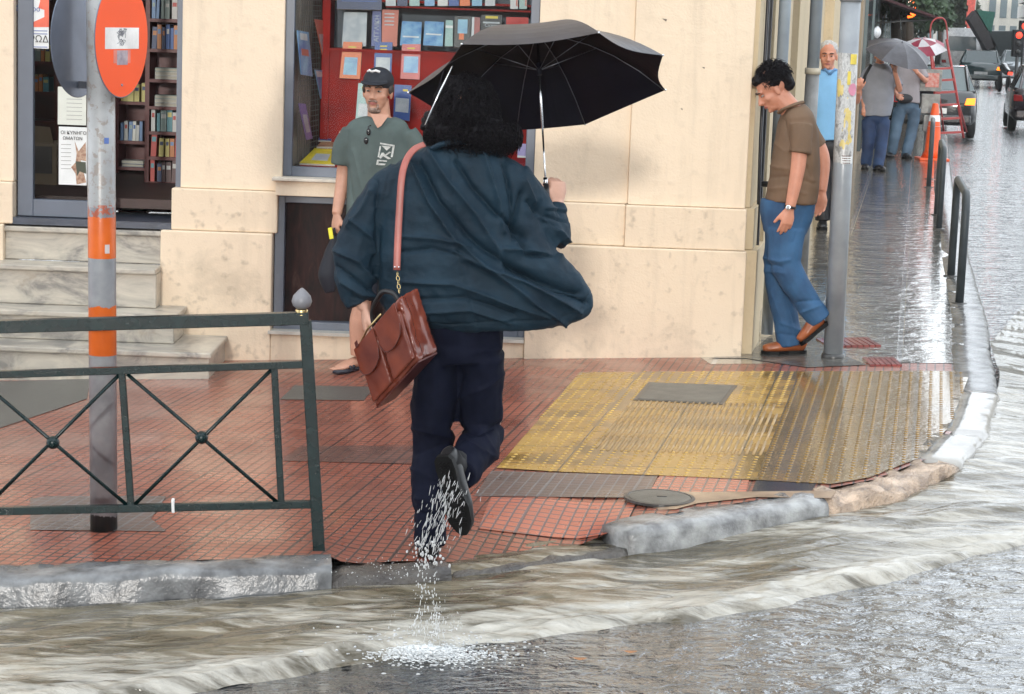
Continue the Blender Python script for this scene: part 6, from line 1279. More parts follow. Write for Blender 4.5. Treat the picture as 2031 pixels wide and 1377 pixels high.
# second pole by the wall
q0 = gnd(1588, 541); q0.z = G(q0.x); q1 = at(1612, 140, q0.y); q2 = at(1625, -90, q0.y); pp = root('pipe_pole', q0, 'slim grey metal pole standing by the side wall behind the man in brown', 'post')
MB().tube([q0, q1], .056, 18).build('lower_tube', mat('old_zinc', (.20, .205, .21), .5, scale=6, var=.3), pp, True); MB().tube([q1 - V((0, 0, .03)), q1 + V((0, 0, .02))], .064, 18).build('collar', mat('cream_collar', (.55, .50, .40), .6), pp, True)
MB().tube([q1, q2, q2 + (q2 - q1) * 4], .050, 18).build('upper_tube', mat('blue_grey_tube', (.25, .29, .33), .35, scale=3, var=.15), pp, True)
# drain pipe and cable on the side wall
def wallpt(s_, d_, z): return A0 + U1 * s_ + N1 * d_ + V((0, 0, z))
dp = root('drain_pipe', wallpt(.75, .14, .1), 'pale zinc drain pipe on the side wall just past the corner', 'pipe')
MB().tube([wallpt(.78, .13, G(1.6) + .02), wallpt(.78, .13, 3), wallpt(.78, .13, 12)], .038, 16).build('pipe', mat('zinc_pipe', (.30, .35, .40), .3, scale=4, var=.2), dp, True)
for z in (1.05, 2.3): MB().tube([wallpt(.78, .13, z), wallpt(.78, .13, z + .04)], .044, 16).build('pipe_clip', M_IRON2, dp, True)
MB().tube([wallpt(.75, .0, 1.07), wallpt(.78, .20, 1.07)], .02, 10).build('tap', M_SHOE, dp, True)
o = MB().tube([wallpt(.36, .075, .3), wallpt(.36, .05, 1.4), wallpt(.36, .05, 3), wallpt(.36, .05, 12)], .012, 8).build('wall_cable', mat('dark_cable', (.03, .032, .04), .3), None, True); tag(o, 'dark cable running down the side wall next to the drain pipe', 'cable')
# ------------------------------------------------------------------ hoop barriers
M_HOOP = mat('painted_steel_hoop', (.045, .055, .062), .45, spec=.3, scale=6, var=.2)
hoops = [((3.26, 15.38), (3.54, 17.1)), ((4.23, 21.17), (4.52, 22.8)), ((5.2, 26.85), (5.5, 28.4))]
hl = ['grey steel hoop barrier at the kerb, nearest the camera', 'grey steel hoop barrier at the kerb, middle one of three', 'grey steel hoop barrier at the kerb, farthest of three']
for (a, b), lb in zip(hoops, hl):
    a3 = V((*a, G(a[0]))); b3 = V((*b, G(b[0]))); h_ = .80; r = root('hoop_barrier', a3, lb, 'barrier', 'hoop barriers along the right kerb'); d_ = (b3 - a3); u_ = V((0, 0, 1)); pts = [a3, a3 + u_ * (h_ - .18)]
    for k in range(1, 6): pts.append(a3 + u_ * (h_ - .18 + .18 * math.sin(k * math.pi / 10)) + d_.normalized() * (.18 * (1 - math.cos(k * math.pi / 10))))
    e = [b3 + (p_ - a3 - d_.normalized() * (p_ - a3).dot(d_.normalized())) - d_.normalized() * (p_ - a3).dot(d_.normalized()) for p_ in reversed(pts)]
    MB().tube(pts + e, .031, 14, ref=None).build('tube', M_HOOP, r, True)
    for q in (a3, b3): MB().lathe(q, [(.06, 0), (.06, .008), (.035, .012)], 14).build('foot_plate', M_IRON2, r, True)
# ------------------------------------------------------------------ traffic cone
cg = gnd(1848, 318); cg.z = G(cg.x); cn_ = root('traffic_cone', cg, 'orange traffic cone with one white band behind the far barriers', 'cone'); M_CONE = mat('orange_cone', (.80, .10, .015), .4, bmp=0)
MB().obox(cg + V((0, 0, .02)), V((.23, 0, 0)), V((0, .23, 0)), V((0, 0, .02))).build('cone_base', M_CONE, cn_, bevel=.01); MB().lathe(cg, [(.17, .04), (.12, .15), (.10, .50), (.045, .86), (.03, .87)], 24).build('cone_body', M_CONE, cn_, True); MB().lathe(cg, [(.098, .52), (.094, .53), (.073, .69), (.070, .69)], 24).build('reflective_band', M_W2, cn_, True)
# paper covered post with a notice
ng = V((at(1846, 200, 33.2).x, 33.2, 0)); ng.z = G(ng.x); nb = root('notice_post', ng, 'post covered in grey papers with a red and white notice', 'sign'); M_NEWS = mat('grey_newsprint', (.36, .36, .33), .7, scale=12, col2=(.2, .2, .19))
MB().obox(V((ng.x, ng.y, (at(1846, 225, 33.2).z + ng.z) / 2)), V((.06, 0, 0)), V((0, .05, 0)), V((0, 0, (at(1846, 225, 33.2).z - ng.z) / 2))).build('post', M_NEWS, nb)
for (x0, y0, x1, y1, m_) in ((1826, 137, 1866, 182, M_NEWS), (1828, 186, 1862, 226, M_NEWS), (1832, 228, 1864, 262, M_NEWS)): 
    a, b = at(x0, y0, 33.1), at(x1, y1, 33.1); bo_ = MB().box(a.x, b.x, 33.06, 33.14, b.z, a.z).build('paper_panel', m_, nb, bevel=.01)
a, b = at(1838, 145, 33.0), at(1863, 174, 33.0); MB().box(a.x, b.x, 33.05, 33.058, b.z, a.z).build('red_notice', mat('red_notice_print', (.55, .10, .07), .6, scale=20, col2=(.6, .4, .35), bmp=0), nb)
# red step ladder
M_LAD = mat('red_ladder_paint', (.36, .045, .045), .4); ld = root('step_ladder', V((at(1900, 270, 36).x, 36, G(8))), 'red folding step ladder standing at the kerb beside the black car', 'ladder')
LA = lambda x, y, d=0: at(x, y, 36 + d)
MB().tube([LA(1877, 78), LA(1893, 160), LA(1911, 274)], .022, 8).tube([LA(1843, 80), LA(1852, 160), LA(1862, 272)], .022, 8).build('side_rails', M_LAD, ld, True)
for y in (137, 160, 184, 209, 236, 264):
    a = LA(lerp(1847, 1862, (y - 80) / 192), y); b = LA(lerp(1878, 1910, (y - 80) / 192), y - 2); MB().obox((a + b) / 2, (b - a) / 2, V((0, .05, 0)), V((0, 0, .018))).build('tread', M_LAD, ld)
for x0, x1 in ((1877, 1925), (1843, 1880)): MB().tube([LA(x0, 80), LA(x0 + 20, 190, .6), LA(x1 - 8, 262, 1.0)], .018, 8).build('back_leg', M_LAD, ld, True)
MB().tube(crom([LA(1847, 100), LA(1846, 52), LA(1860, 36), LA(1876, 45), LA(1880, 100)], 5), .014, 8).build('hand_hoop', M_LAD, ld, True)
# ------------------------------------------------------------------ cars
M_TYRE = mat('tyre', (.012, .012, .013), .6); M_RIM = mat('wheel_rim', (.35, .36, .38), .3, metal=.8); M_WIN = mat('car_window', (.16, .20, .21), .05, bmp=0, var=.05); M_RLIT = emit('brake_light_lit', (1.0, .05, .025), 2.6); M_OLIT = emit('indicator_lit', (1.0, .22, .015), 2.6); M_RTL = mat('tail_light_red', (.35, .01, .01), .2, bmp=0); M_PLATE = mat('number_plate', (.75, .75, .73), .4, bmp=0)  # window glass: reflected sky put into its pale base colour
def car(X, Y, paint, label, ang=10.5, W_=1.70, Ln=4.1, Ht=1.42, lit='', van=False, hatch=True):
    g = V((X, Y, G(X) - .13)); r = root('parked_car' if not lit else 'car', g, label, 'van' if van else 'car'); a = math.radians(ang); f = V((math.sin(a), math.cos(a), 0)); s_ = V((math.cos(a), -math.sin(a), 0)); u = V((0, 0, 1))
    C = lambda x, y, z: g + s_ * x + f * y + u * z
    w_ = W_ / 2
    if van: sec = [(0, .35, Ht, .93, 1), (.02, .32, Ht - .02, .95, 1), (2.2, .3, Ht, .97, 1), (3.2, .3, Ht * .97, .96, 1), (3.75, .3, 1.05, .95, 0), (Ln, .35, .75, .88, 0)]
    else: sec = [(0, .42, .82, .86, 0), (.10, .30, .93, .96, 0), (.45, .25, .97, 1, 0), (1.2, .24, .97, 1.0, 0), (2.6, .24, .96, 1.0, 0), (3.3, .26, .86, .99, 0), (3.9, .30, .74, .94, 0), (Ln, .36, .62, .84, 0)]
    def ringv(y, z0, z1, k, top=1.0):
        hw = w_ * k; P = []
        for x, z in ((-.90, z0), (-1.0, z0 + .12), (-1.0, (z0 + z1) / 2), (-.97, z1 - .06), (-.88 * top, z1), (0, z1 + .015), (.88 * top, z1), (.97, z1 - .06), (1.0, (z0 + z1) / 2), (1.0, z0 + .12), (.90, z0)): P.append(C(x * hw, y, z))
        return P
    mb = MB(); rings = [ringv(y, a_, b_, k) for y, a_, b_, k, _ in sec]; n = 11; mb.add([p_ for R3 in rings for p_ in R3], [(i * n + k, i * n + (k + 1) % n, (i + 1) * n + (k + 1) % n, (i + 1) * n + k) for i in range(len(rings) - 1) for k in range(n)] + [tuple(range(n)), tuple(range((len(rings) - 1) * n, len(rings) * n))])
    bd_ = mb.build('body', paint, r, True)
    if not van:
        cb = [(.22 if hatch else .55, .92, .90, .78), (.60 if hatch else 1.0, Ht - .02, .80, .68), (1.3, Ht, .82, .70), (2.1, Ht - .03, .82, .70), (2.95, .93, .88, .80)]
        lo = [C(sg_ * w_ * .93, y, .94) for y, z, k, tp_ in cb for sg_ in (-1, 1)]; hi = [C(sg_ * w_ * tp_, y, z) for y, z, k, tp_ in cb for sg_ in (-1, 1)]
        mb = MB(); hi_i = len(lo); V_ = lo + hi; F_ = []
        for i in range(4):
            F_ += [(2 * i, 2 * i + 2, hi_i + 2 * i + 2, hi_i + 2 * i), (2 * i + 1, hi_i + 2 * i + 1, hi_i + 2 * i + 3, 2 * i + 3)]
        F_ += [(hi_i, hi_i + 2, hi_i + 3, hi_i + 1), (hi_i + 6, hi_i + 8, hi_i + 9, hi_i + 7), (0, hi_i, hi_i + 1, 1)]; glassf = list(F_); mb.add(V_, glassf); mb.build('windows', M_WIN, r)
        rf = MB(); rf.prism([hi[2] + u * .004, hi[3] + u * .004, hi[5] + u * .004, hi[7] + u * .004, hi[6] + u * .004, hi[4] + u * .004][:6], u * .012); rf.build('roof', paint, r, bevel=.01)
        pl_ = MB()
        for sg_ in (0, 1):
            for i in (1, 2, 3): pl_.tube([lo[2 * i + sg_] - V((0, 0, .02)), hi[2 * i + sg_]], .028, 6)
            pl_.tube([lo[sg_], hi[sg_ + 0], hi[2 + sg_]], .035, 6); pl_.tube([hi[2 + sg_], hi[4 + sg_], hi[6 + sg_], hi[8 + sg_]], .025, 6)
        pl_.build('pillars', paint, r, True)
    else:
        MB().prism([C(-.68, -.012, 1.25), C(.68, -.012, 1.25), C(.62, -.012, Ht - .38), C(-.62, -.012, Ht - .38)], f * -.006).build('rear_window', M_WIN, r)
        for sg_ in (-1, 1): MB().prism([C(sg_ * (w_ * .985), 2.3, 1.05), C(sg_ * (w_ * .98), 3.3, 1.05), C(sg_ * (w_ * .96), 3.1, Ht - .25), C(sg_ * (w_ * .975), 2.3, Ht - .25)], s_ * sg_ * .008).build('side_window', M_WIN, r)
    for sx_2, lt_ in ((-1, 'L'), (1, 'R')):
        mm = M_RTL
        if lt_ in lit: mm = M_OLIT if (lt_ + 'o') in lit else M_RLIT
        MB().prism([C(sx_2 * w_ * .70, -.005, .68), C(sx_2 * w_ * .93, .035, .68), C(sx_2 * w_ * .94, .035, .82), C(sx_2 * w_ * .74, -.0, .81)], -f * .035).build('tail_light', mm, r, bevel=.01)
        for yy in (.75, 3.3):
            wc_ = C(sx_2 * (w_ - .09), yy, .30); MB().lathe(wc_ - s_ * .09, [(.20, 0), (.30, .02), (.31, .09), (.30, .16), (.20, .18)], 22, axis=s_).build('tyre', M_TYRE, r, True); MB().lathe(wc_ - s_ * .095, [(.19, 0), (.19, .19)], 16, axis=s_).build('rim', M_RIM, r)
    MB().obox(C(0, -.012, .55 if not van else .60), s_ * .26, f * .008, u * .055).build('number_plate', M_PLATE, r); MB().obox(C(0, .00, .40), s_ * w_ * .86, f * .05, u * .085).build('bumper', paint, r, bevel=.03)
    return r
P_BLK = mat('black_car_paint', (.010, .011, .013), .12, bmp=0, coat=.8); P_GRN = mat('dark_teal_car_paint', (.020, .055, .060), .15, bmp=0, coat=.8); P_WHT = mat('white_van_paint', (.78, .78, .78), .25, bmp=0); P_SIL = mat('silver_car_paint', (.40, .43, .45), .2, metal=.5, bmp=0)
def CX(px, Y): return at(px, 120, Y).x
car(CX(1848, 42.5), 42.0, P_BLK, 'black car at the kerb with its right indicator glowing orange', lit='R Ro', Ht=1.42)
car(CX(1947, 84), 84, P_GRN, 'dark teal hatchback in the street with both rear lights on', lit='L R Ro', Ht=1.42)
car(CX(1906, 100), 100, P_WHT, 'white van driving ahead of the dark teal hatchback', van=True, Ht=2.3, Ln=4.6, W_=1.9)
car(CX(2024, 90), 90, P_SIL, 'silver car at the right with its red lights on', lit='L R')
car(CX(1996, 112), 112, P_GRN, 'green grey car farthest back in the right lane', lit='L')
car(CX(2092, 45.5), 45.5, mat('maroon_black_paint', (.022, .010, .014), .15, bmp=0, coat=.8), 'dark car cut off by the right edge of the photo', ang=10.5)
# motorcycle
mg = V((CX(2003, 76), 76, G(20) - .13)); mc = root('motorcycle', mg, 'black motorcycle standing among the cars at the right', 'motorcycle')
for yy in (0, 1.35): MB().lathe(mg + V((-.05, yy, .32)), [(.22, 0), (.31, .02), (.31, .08), (.22, .10)], 20, axis=V((1, 0, 0))).build('wheel', M_TYRE, mc, True)
mb = MB(); limb(mb, [mg + V((0, -.1, .75)), mg + V((0, .3, .78)), mg + V((0, .8, .9)), mg + V((0, 1.1, .95))], [.09, .14, .17, .1]); mb.build('body', P_BLK, mc, True); MB().tube([mg + V((-.36, 1.0, 1.05)), mg + V((0, 1.1, .98)), mg + V((.36, 1.0, 1.05))], .018, 8).tube([mg + V((0, 1.1, .95)), mg + V((0, 1.38, .32))], .03, 8).build('handlebar', M_STEELD, mc, True); MB().obox(mg + V((0, -.22, .72)), V((.08, 0, 0)), V((0, .02, 0)), V((0, 0, .05))).build('tail_light', M_RLIT, mc)
# traffic light
tg = V((CX(2017, 62), 62, G(15))); tl = root('traffic_light', tg, 'traffic signal showing red at the right edge above the cars', 'traffic light'); zr_ = at(2017, 70, 62).z
MB().tube([tg, V((tg.x, tg.y, zr_ - .55))], .05, 12).build('pole', M_IRON2, tl, True); MB().box(tg.x - .16, tg.x + .16, 61.95, 62.15, zr_ - .62, zr_ + .16).build('signal_box', M_SHOE, tl, bevel=.02)
MB().lathe(V((tg.x, 61.949, zr_)), [(.095, 0), (.07, .02)], 18, axis=V((0, -1, 0))).build('red_lamp', M_RLIT, tl, True)
for k in (1, 2): MB().lathe(V((tg.x, 61.949, zr_ - .24 * k)), [(.09, 0), (.07, .015)], 18, axis=V((0, -1, 0))).build('dark_lens', mat('dark_lens', (.02, .02, .02), .2), tl, True)
tg = V((CX(2034, 62), 62.4, G(15))); t2 = root('traffic_light', tg, 'second red signal half cut off by the right edge of the photo', 'traffic light'); z2_ = at(2034, 52, 62.4).z
MB().tube([tg, V((tg.x, tg.y, z2_ - .5))], .05, 12).build('pole', M_IRON2, t2, True); MB().box(tg.x - .16, tg.x + .16, 62.35, 62.5, z2_ - .6, z2_ + .16).build('signal_box', M_SHOE, t2, bevel=.02); MB().lathe(V((tg.x, 62.349, z2_)), [(.095, 0), (.07, .02)], 18, axis=V((0, -1, 0))).build('red_lamp', M_RLIT, t2, True)
# ------------------------------------------------------------------ far street: buildings, trees, lit sign
LF = lambda Y: SW(Y)
def block(name, P0_, P1_, depth, h_, wallm, floors, bays, label, balcony=True, z0=-.3, gf=3.6):
    """street front from P0 to P1 (x,y), seen obliquely; windows and balconies as parts"""
    A, B = V((*P0_, 0)), V((*P1_, 0)); d = (B - A); n_ = V((d.y, -d.x, 0)).normalized()
    if n_.dot(V((P0_[0], 0, 0)) - A) < 0 and False: n_ = -n_
    if depth < 0: n_ = -n_; depth = -depth
    r = root(name, A, label, 'building'); MB().prism([A + V((0, 0, z0)), B + V((0, 0, z0)), B - n_ * depth + V((0, 0, z0)), A - n_ * depth + V((0, 0, z0))], (0, 0, h_ - z0)).build('wall', wallm, r)
    L_ = d.length; u = d.normalized(); fh = (h_ - gf) / max(1, floors)
    for b_ in range(bays):
        s0 = L_ * (b_ + .2) / bays; s1 = L_ * (b_ + .8) / bays
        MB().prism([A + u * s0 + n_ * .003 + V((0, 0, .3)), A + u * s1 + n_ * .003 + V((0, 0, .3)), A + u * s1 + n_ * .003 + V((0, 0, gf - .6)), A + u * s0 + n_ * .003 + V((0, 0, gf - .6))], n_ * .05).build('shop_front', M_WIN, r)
        for f_ in range(floors):
            z = gf + f_ * fh
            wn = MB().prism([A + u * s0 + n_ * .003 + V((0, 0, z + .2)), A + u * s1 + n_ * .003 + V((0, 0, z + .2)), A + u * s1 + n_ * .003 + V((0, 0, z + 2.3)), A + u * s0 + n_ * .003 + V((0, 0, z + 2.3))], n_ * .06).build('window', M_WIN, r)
    if balcony:
        for f_ in range(floors):
            z = gf + f_ * fh; bl_ = MB().prism([A + u * .5 + V((0, 0, z)), A + u * (L_ - .5) + V((0, 0, z)), A + u * (L_ - .5) + n_ * 1.2 + V((0, 0, z)), A + u * .5 + n_ * 1.2 + V((0, 0, z))], (0, 0, .18)).build('balcony', wallm, r)
            MB().prism([A + u * .5 + n_ * 1.16 + V((0, 0, z + .181)), A + u * (L_ - .5) + n_ * 1.16 + V((0, 0, z + .181)), A + u * (L_ - .5) + n_ * 1.2 + V((0, 0, z + .181)), A + u * .5 + n_ * 1.2 + V((0, 0, z + .181))], (0, 0, .85)).build('balustrade', wallm, bl_)
    return r
W_A = mat('aged_ochre_render', (.30, .24, .17), .8, scale=1); W_B = mat('pale_render', (.58, .56, .52), .8, scale=1, var=.1); W_C = mat('cream_render', (.62, .58, .50), .8, scale=1, var=.1); W_D = mat('grey_render', (.32, .33, .33), .8, scale=1)
block('apartment_building', (LF(30.3) + .1, 30.3), (LF(62), 62), 12, 13, W_A, 3, 6, 'dark fronted building following the shop along the side street', balcony=False)
block('apartment_building', (LF(62.3), 62.3), (LF(112), 112), 12, 15, W_D, 4, 8, 'grey building further down the left side of the street')
block('apartment_building', (21.5 + .0, 66), (21.5 + .19 * 60, 126), -14, 10, W_C, 5, 7, 'cream apartment block with balconies on the right of the street')
block('apartment_building', (21.5 + .19 * 61, 127), (21.5 + .19 * 130, 196), -14, 10, W_B, 5, 7, 'pale apartment block farthest down the right side')
block('apartment_building', (LF(112.5), 112.5), (LF(190), 190), 12, 14, W_B, 4, 8, 'pale building farthest down the left side')
block('apartment_building', (CX(1775, 215), 215), (CX(1908, 215), 215), 10, 9, W_B, 3, 7, 'pale building closing the far end of the street', balcony=False)
block('apartment_building', (CX(1950, 225), 225), (CX(2060, 225), 225), 10, 9.5, W_C, 3, 5, 'cream building behind the right hand traffic', balcony=False)
block('apartment_building', (6.5, -9), (46, -5), -14, 19, W_B, 5, 7, 'unseen pale apartment block on the right behind the camera, added to hold back skylight', balcony=False)  # out of view, added to cut skylight on the shop front
block('apartment_building', (-46, -13), (-7.5, -10), -14, 19, W_C, 5, 7, 'unseen cream apartment block on the left behind the camera, added to hold back skylight', balcony=False)  # second added skylight blocker; the gap between them lets the flash lamp through
M_LEAF = mat('leaf_green', (.060, .105, .045), .6, scale=1.2, col2=(.022, .045, .020), bmp=0); M_LEAF2 = mat('leaf_grey_green', (.115, .160, .105), .6, scale=1.2, col2=(.050, .080, .050), bmp=0); M_TRUNK = mat('tree_bark', (.09, .07, .055), .8, scale=4)
def tree(x, y, h_, r_, m_, label, seed, leaf=.16, n=2600, zc=None):
    g = V((x, y, G(x))); rt_ = root('street_tree', g, label, 'tree', 'trees along the side street'); rnd = random.Random(seed); zc = zc or h_ - r_; mb = MB()
    mb.tube([g, g + V((.1, 0, zc * .5)), g + V((-.05, .1, zc))], [.16, .12, .08], 10); cl_ = []
    for k in range(13):
        th = rnd.uniform(0, 6.28); q = rnd.uniform(.25, .8) * r_; c_ = g + V((q * math.cos(th), q * math.sin(th), zc + rnd.uniform(-.6, .85) * r_)); cl_.append((c_, rnd.uniform(.28, .5) * r_)); mb.tube([g + V((0, 0, zc * .75)), (g + V((0, 0, zc)) + c_) / 2, c_], [.06, .04, .015], 6)
    mb.build('trunk', M_TRUNK, rt_, True); lf = MB()
    for k in range(n):
        c_, q = rnd.choice(cl_); d = V((rnd.gauss(0, 1), rnd.gauss(0, 1), rnd.gauss(0, .8))).normalized() * q * rnd.uniform(.45, 1.05); p_ = c_ + d; a = V((rnd.gauss(0, 1), rnd.gauss(0, 1), rnd.gauss(0, 1))).normalized() * leaf * rnd.uniform(.5, 1); b = a.orthogonal().normalized() * leaf * .45
        lf.add([p_ - a, p_ + b, p_ + a, p_ - b], [(0, 1, 2, 3)])
    lf.build('crown', m_, rt_, fix=False)
tree(LF(46) + .35, 46, 4.0, 1.0, M_LEAF, 'dark leafy tree nearest the umbrellas on the left pavement', 1, .11, 3000)
tree(LF(56) + .6, 56, 4.1, 1.15, M_LEAF, 'second dark tree along the left pavement', 2, .14, 3200)
tree(CX(1822, 88), 88, 4.7, 1.6, M_LEAF2, 'grey green tree above the maroon umbrella', 3, .2, 2600)
tree(CX(1858, 110), 110, 5.0, 1.8, M_LEAF2, 'pale green tree beyond the grey green one', 4, .22, 2600)
tree(CX(1896, 125), 125, 4.6, 1.3, M_LEAF2, 'small green tree beside the red banner', 5, .22, 1800)
tree(CX(1788, 68), 68, 4.1, 1.2, M_LEAF, 'green tree behind the round lit sign', 6, .17, 2600)
# awning and planters in the dark shop, white lamp globe
ag = at(1735, 20, 48); aw = root('shop_awning', ag, 'dark red shop awning over the left pavement beneath the trees', 'awning')
MB().prism([V((LF(40), 40, 2.75)), V((LF(40) + 1.3, 40, 2.35)), V((LF(40) + 1.3, 40, 2.30)), V((LF(40), 40, 2.70))], V((.185 * 9, 9, 0))).build('canvas', mat('dark_red_canvas', (.055, .018, .022), .8), aw); MB().tube([V((LF(40) + .02, 40.2, 2.2)), V((LF(40) + 1.28, 40.2, 2.32))], .015, 6).build('arm', M_IRON2, aw, True)
lg = at(1734, 64, 40); sl_ = root('lamp_globe', lg, 'white rounded lamp globe showing above the dark grey umbrella', 'lamp'); MB().sph(lg, .13, 18, 12).build('globe', mat('white_globe', (.75, .76, .78), .3, bmp=0), sl_, True); MB().tube([lg - V((0, 0, .12)), V((lg.x, lg.y, G(lg.x)))], .025, 8).build('stem', M_IRON2, sl_, True)
# crescent shaped lit sign
cg_ = at(1803, 16, 50); ns = root('lit_sign', cg_, 'round glowing orange and white sign above the pavement', 'sign'); MB().tube([cg_ + V((.17 * math.cos(a_), 0, .20 * math.sin(a_) + .02)) for a_ in [math.radians(-115 + k * 14) for k in range(18)]], .055, 10).build('orange_tube', emit('neon_orange', (1.0, .13, .01), 3.5), ns, True)
MB().ell(cg_ + V((.03, .03, .06)), (.12, 0, 0), (0, .03, 0), (0, 0, .15)).build('white_face', emit('sign_white_glow', (1, .93, .8), 3.0), ns, True); MB().tube([cg_ + V((-.2, .1, .1)), cg_ + V((-1.2, .1, .1))], .02, 6).build('bracket', M_IRON2, ns, True)
# red banner, sloping truck side with green tarpaulin
bx = CX(1918, 106); za, zb_ = at(1918, -40, 106).z, at(1918, 74, 106).z; bn = root('vertical_banner', V((bx, 106, zb_)), 'tall narrow red banner hanging above the white van', 'banner')
mb = MB()
for k in range(9): z = lerp(zb_, za, k / 9); mb.box(bx - .17 + .05 * math.sin(k * 2), bx + .17 + .06 * math.sin(k * 1.7), 105.98, 106.02, z, z + (za - zb_) / 9)
mb.build('cloth', mat('faded_red_cloth', (.80, .16, .13), .7, bmp=0), bn); MB().tube([V((bx + .25, 106.1, 0)), V((bx + .25, 106.1, za + 1))], .03, 8).build('mast', W_B, bn, True)
TY = 96; TA_ = lambda x, y, d=0: at(x, y, TY + d); tk = root('sloping_awning', TA_(1970, 100), 'dark sloping truck ramp with a green tarpaulin right of the red banner', 'ramp')
MB().prism([TA_(1921, 38), TA_(1935, 22), TA_(1978, 92), TA_(1958, 100)], (0, .8, 0)).build('ramp', mat('dark_brown_ramp', (.060, .055, .060), .7, scale=4), tk); MB().prism([TA_(1937, 20), TA_(1974, 24), TA_(1966, 68), TA_(1960, 60)], (0, .6, 0)).build('tarpaulin', mat('green_tarpaulin', (.022, .16, .12), .6), tk); MB().prism([TA_(1960, 62), TA_(2012, 62), TA_(2012, 112), TA_(1980, 112)], (0, 3, 0)).build('truck_body', mat('dark_truck_body', (.035, .05, .055), .5), tk)
# fallen leaves
M_FLEAF = mat('orange_leaf', (.30, .13, .05), .5, bmp=0)
for (x, y, lb) in ((1250, 1294, 'small orange leaf floating on the wet road below the crossing'), (1150, 1308, 'small brown orange leaf on the wet road left of the other leaf')):
    q = gnd(x, y, -.142); o = MB().add([q + V((.026 * math.cos(a_), .012 * math.sin(a_) * (1 if 1 else 0), .003 * math.cos(2 * a_) + .004)) for a_ in [i * math.pi / 4 for i in range(8)]], [tuple(range(8))]).prism([q + V((-.036, -.001, .004)), q + V((-.024, -.001, .004)), q + V((-.024, .001, .004))], (0, 0, .001)).build('fallen_leaf', M_FLEAF, None); tag(o, lb, 'leaf')
# ------------------------------------------------------------------ splash thrown up by the running foot
m, t, p, o = base('splash_water'); p.inputs['Base Color'].default_value = (.90, .92, .94, 1); p.inputs['Roughness'].default_value = .15; p.inputs['Transmission Weight'].default_value = .45; p.inputs['IOR'].default_value = 1.33; M_SPL = m
rs = random.Random(11); mb = MB(); YS = 7.86
def drop(px, py, d, r_, ln=1.0, ang=0.0):
    c = at(px, py, YS + d); mb.ell(c, V((r_, 0, 0)), V((0, r_, 0)), V((math.sin(ang) * r_ * ln, 0, math.cos(ang) * r_ * ln)), 7, 5)
for k in range(260):     # streaks of water running off the shoe
    t_ = rs.random(); x = lerp(900, 850, t_) + rs.gauss(0, 22 - 6 * t_); y = lerp(955, 1085, t_) + rs.gauss(0, 10); drop(x, y, rs.uniform(-.16, -.04), rs.uniform(.0006, .0017), rs.uniform(4, 16), rs.uniform(.0, .55))
for k in range(70): drop(rs.gauss(846, 18), rs.uniform(1075, 1125), rs.uniform(-.15, .0), rs.uniform(.002, .0055), rs.uniform(1, 1.8))
for k in range(80): drop(rs.gauss(842, 13), rs.uniform(1110, 1190), rs.uniform(-.2, -.05), rs.uniform(.0012, .003), rs.uniform(1, 3))
for k in range(90): drop(rs.gauss(760, 60), rs.gauss(1125, 14), rs.uniform(-.1, .05), rs.uniform(.001, .0026), 1)
for k in range(40): drop(rs.gauss(820, 80), rs.gauss(1250, 45), rs.uniform(-.3, -.1), rs.uniform(.001, .0022), 1)
o = mb.build('splash_drops', M_SPL, None, True, fix=False); tag(o, 'spray of water drops flying around the standing foot of the running person', 'splash', kind='stuff')
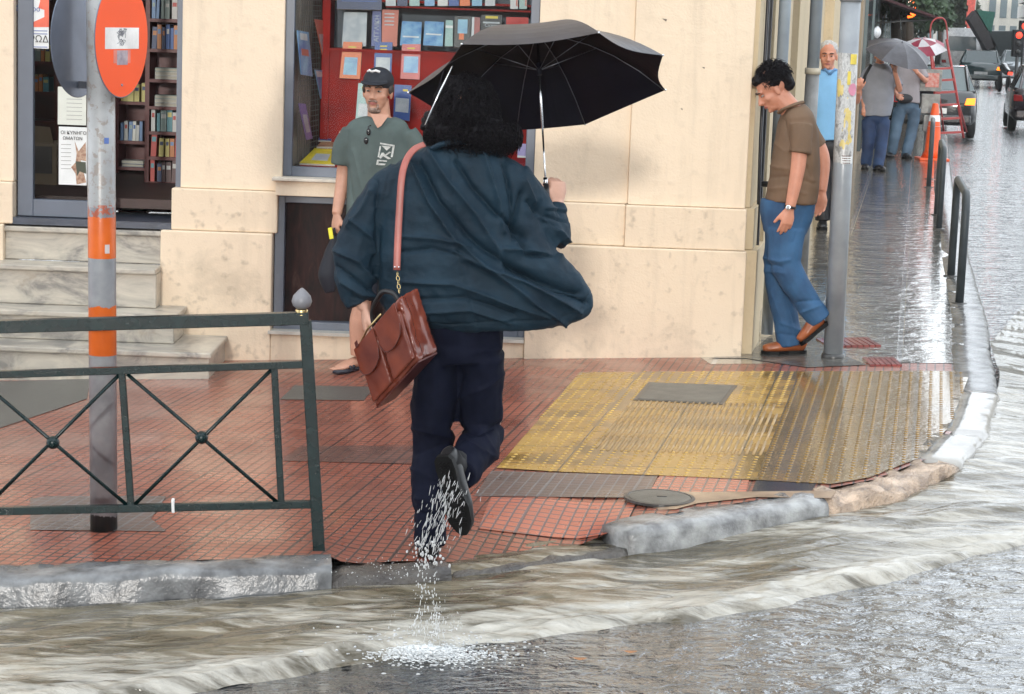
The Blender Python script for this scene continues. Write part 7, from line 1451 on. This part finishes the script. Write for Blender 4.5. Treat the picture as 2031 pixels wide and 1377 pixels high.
# crown of the splash on the road
mb = MB(); g0 = gnd(845, 1300, -.14); g0.z = G(g0.x) - .145
def sheet_ribbon(pts, w0, w1): 
    c_ = crom(pts, 5); mb.tube(c_, [(lerp(w0, w1, i / (len(c_) - 1)), .0022) for i in range(len(c_))], 6)
for k in range(120):      # thin falling threads of water, broken into beads
    x0 = rs.gauss(0, 1); px0 = 850 + x0 * 34; y1_ = rs.uniform(1262, 1328); y0_ = y1_ - rs.uniform(20, 110) * (1 if abs(x0) < 1 else .6); px1 = px0 + (px0 - 850) * .45 - rs.uniform(0, 12); d = lerp(-.30, -.62, (y1_ - 1250) / 80); w_ = rs.uniform(.0006, .0019)
    pts = crom([at(px0, y0_, YS + d), at(lerp(px0, px1, .35), lerp(y0_, y1_, .5), YS + d), at(px1, y1_, YS + d - .02)], 6)
    for i in range(len(pts) - 1):
        if rs.random() < .55:
            a_, b_ = pts[i], pts[i + 1]; mid = (a_ + b_) / 2 + V((rs.gauss(0, .006), 0, rs.gauss(0, .004))); hd = (b_ - a_) * rs.uniform(.2, .62); wv_ = w_ * rs.uniform(.6, 1.5); mb.ell(mid, V((wv_, 0, 0)), V((0, wv_, 0)), hd, 6, 5)
for k in range(420):
    a = rs.uniform(0, 6.28); rr_ = rs.gauss(.15, .06); c = g0 + V((math.cos(a) * rr_ * 1.5 + .02, math.sin(a) * rr_ * .9, rs.uniform(.0, .05))); r_ = rs.uniform(.0012, .004); mb.ell(c, V((r_ * rs.uniform(1, 3), 0, 0)), V((0, r_, 0)), V((0, 0, r_)), 7, 5)
o = mb.build('splash_crown', M_SPL, None, True, fix=False); tag(o, 'crown of splashed water standing on the wet road below the runner', 'splash', kind='stuff')
mb = MB()      # froth where the splash lands: thousands of tiny beads, densest in the middle
for k in range(3800):
    a = rs.uniform(0, 6.2832); q = abs(rs.gauss(0, .42)); lob = 1 + .35 * noise.noise(V((math.cos(a) * 2, math.sin(a) * 2, 4)))
    c = g0 + V((math.cos(a) * q * .26 * lob, math.sin(a) * q * .15 * lob, .008 + max(0, .030 * (1 - q)) * rs.random())); r_ = rs.uniform(.0008, .0028); mb.ell(c, V((r_ * rs.uniform(1.2, 3.2), r_ * rs.uniform(-1, 1), 0)), V((0, r_, 0)), V((0, 0, r_ * .7)), 6, 4)
o = mb.build('splash_froth', mat('white_froth', (.80, .82, .83), .3, bmp=0), None, True, fix=False); tag(o, 'white froth spreading on the road where the splash lands', 'splash', kind='stuff')
# ------------------------------------------------------------------ rain haze
m = bpy.data.materials.new('rain_haze'); m.use_nodes = True; t = m.node_tree; t.nodes.clear(); o = nd(t, 'ShaderNodeOutputMaterial'); pv = nd(t, 'ShaderNodeVolumePrincipled')
pv.inputs['Color'].default_value = (.95, .97, 1, 1); pv.inputs['Density'].default_value = .00045; pv.inputs['Anisotropy'].default_value = .3; t.links.new(pv.outputs[0], o.inputs['Volume'])
hz = MB().box(-70, 175, -40, 260, -2.5, 24).build('haze', m, None); hz['kind'] = 'stuff'; tag(hz, 'pale rain haze filling the street', 'haze')
S.cycles.volume_bounces = 1
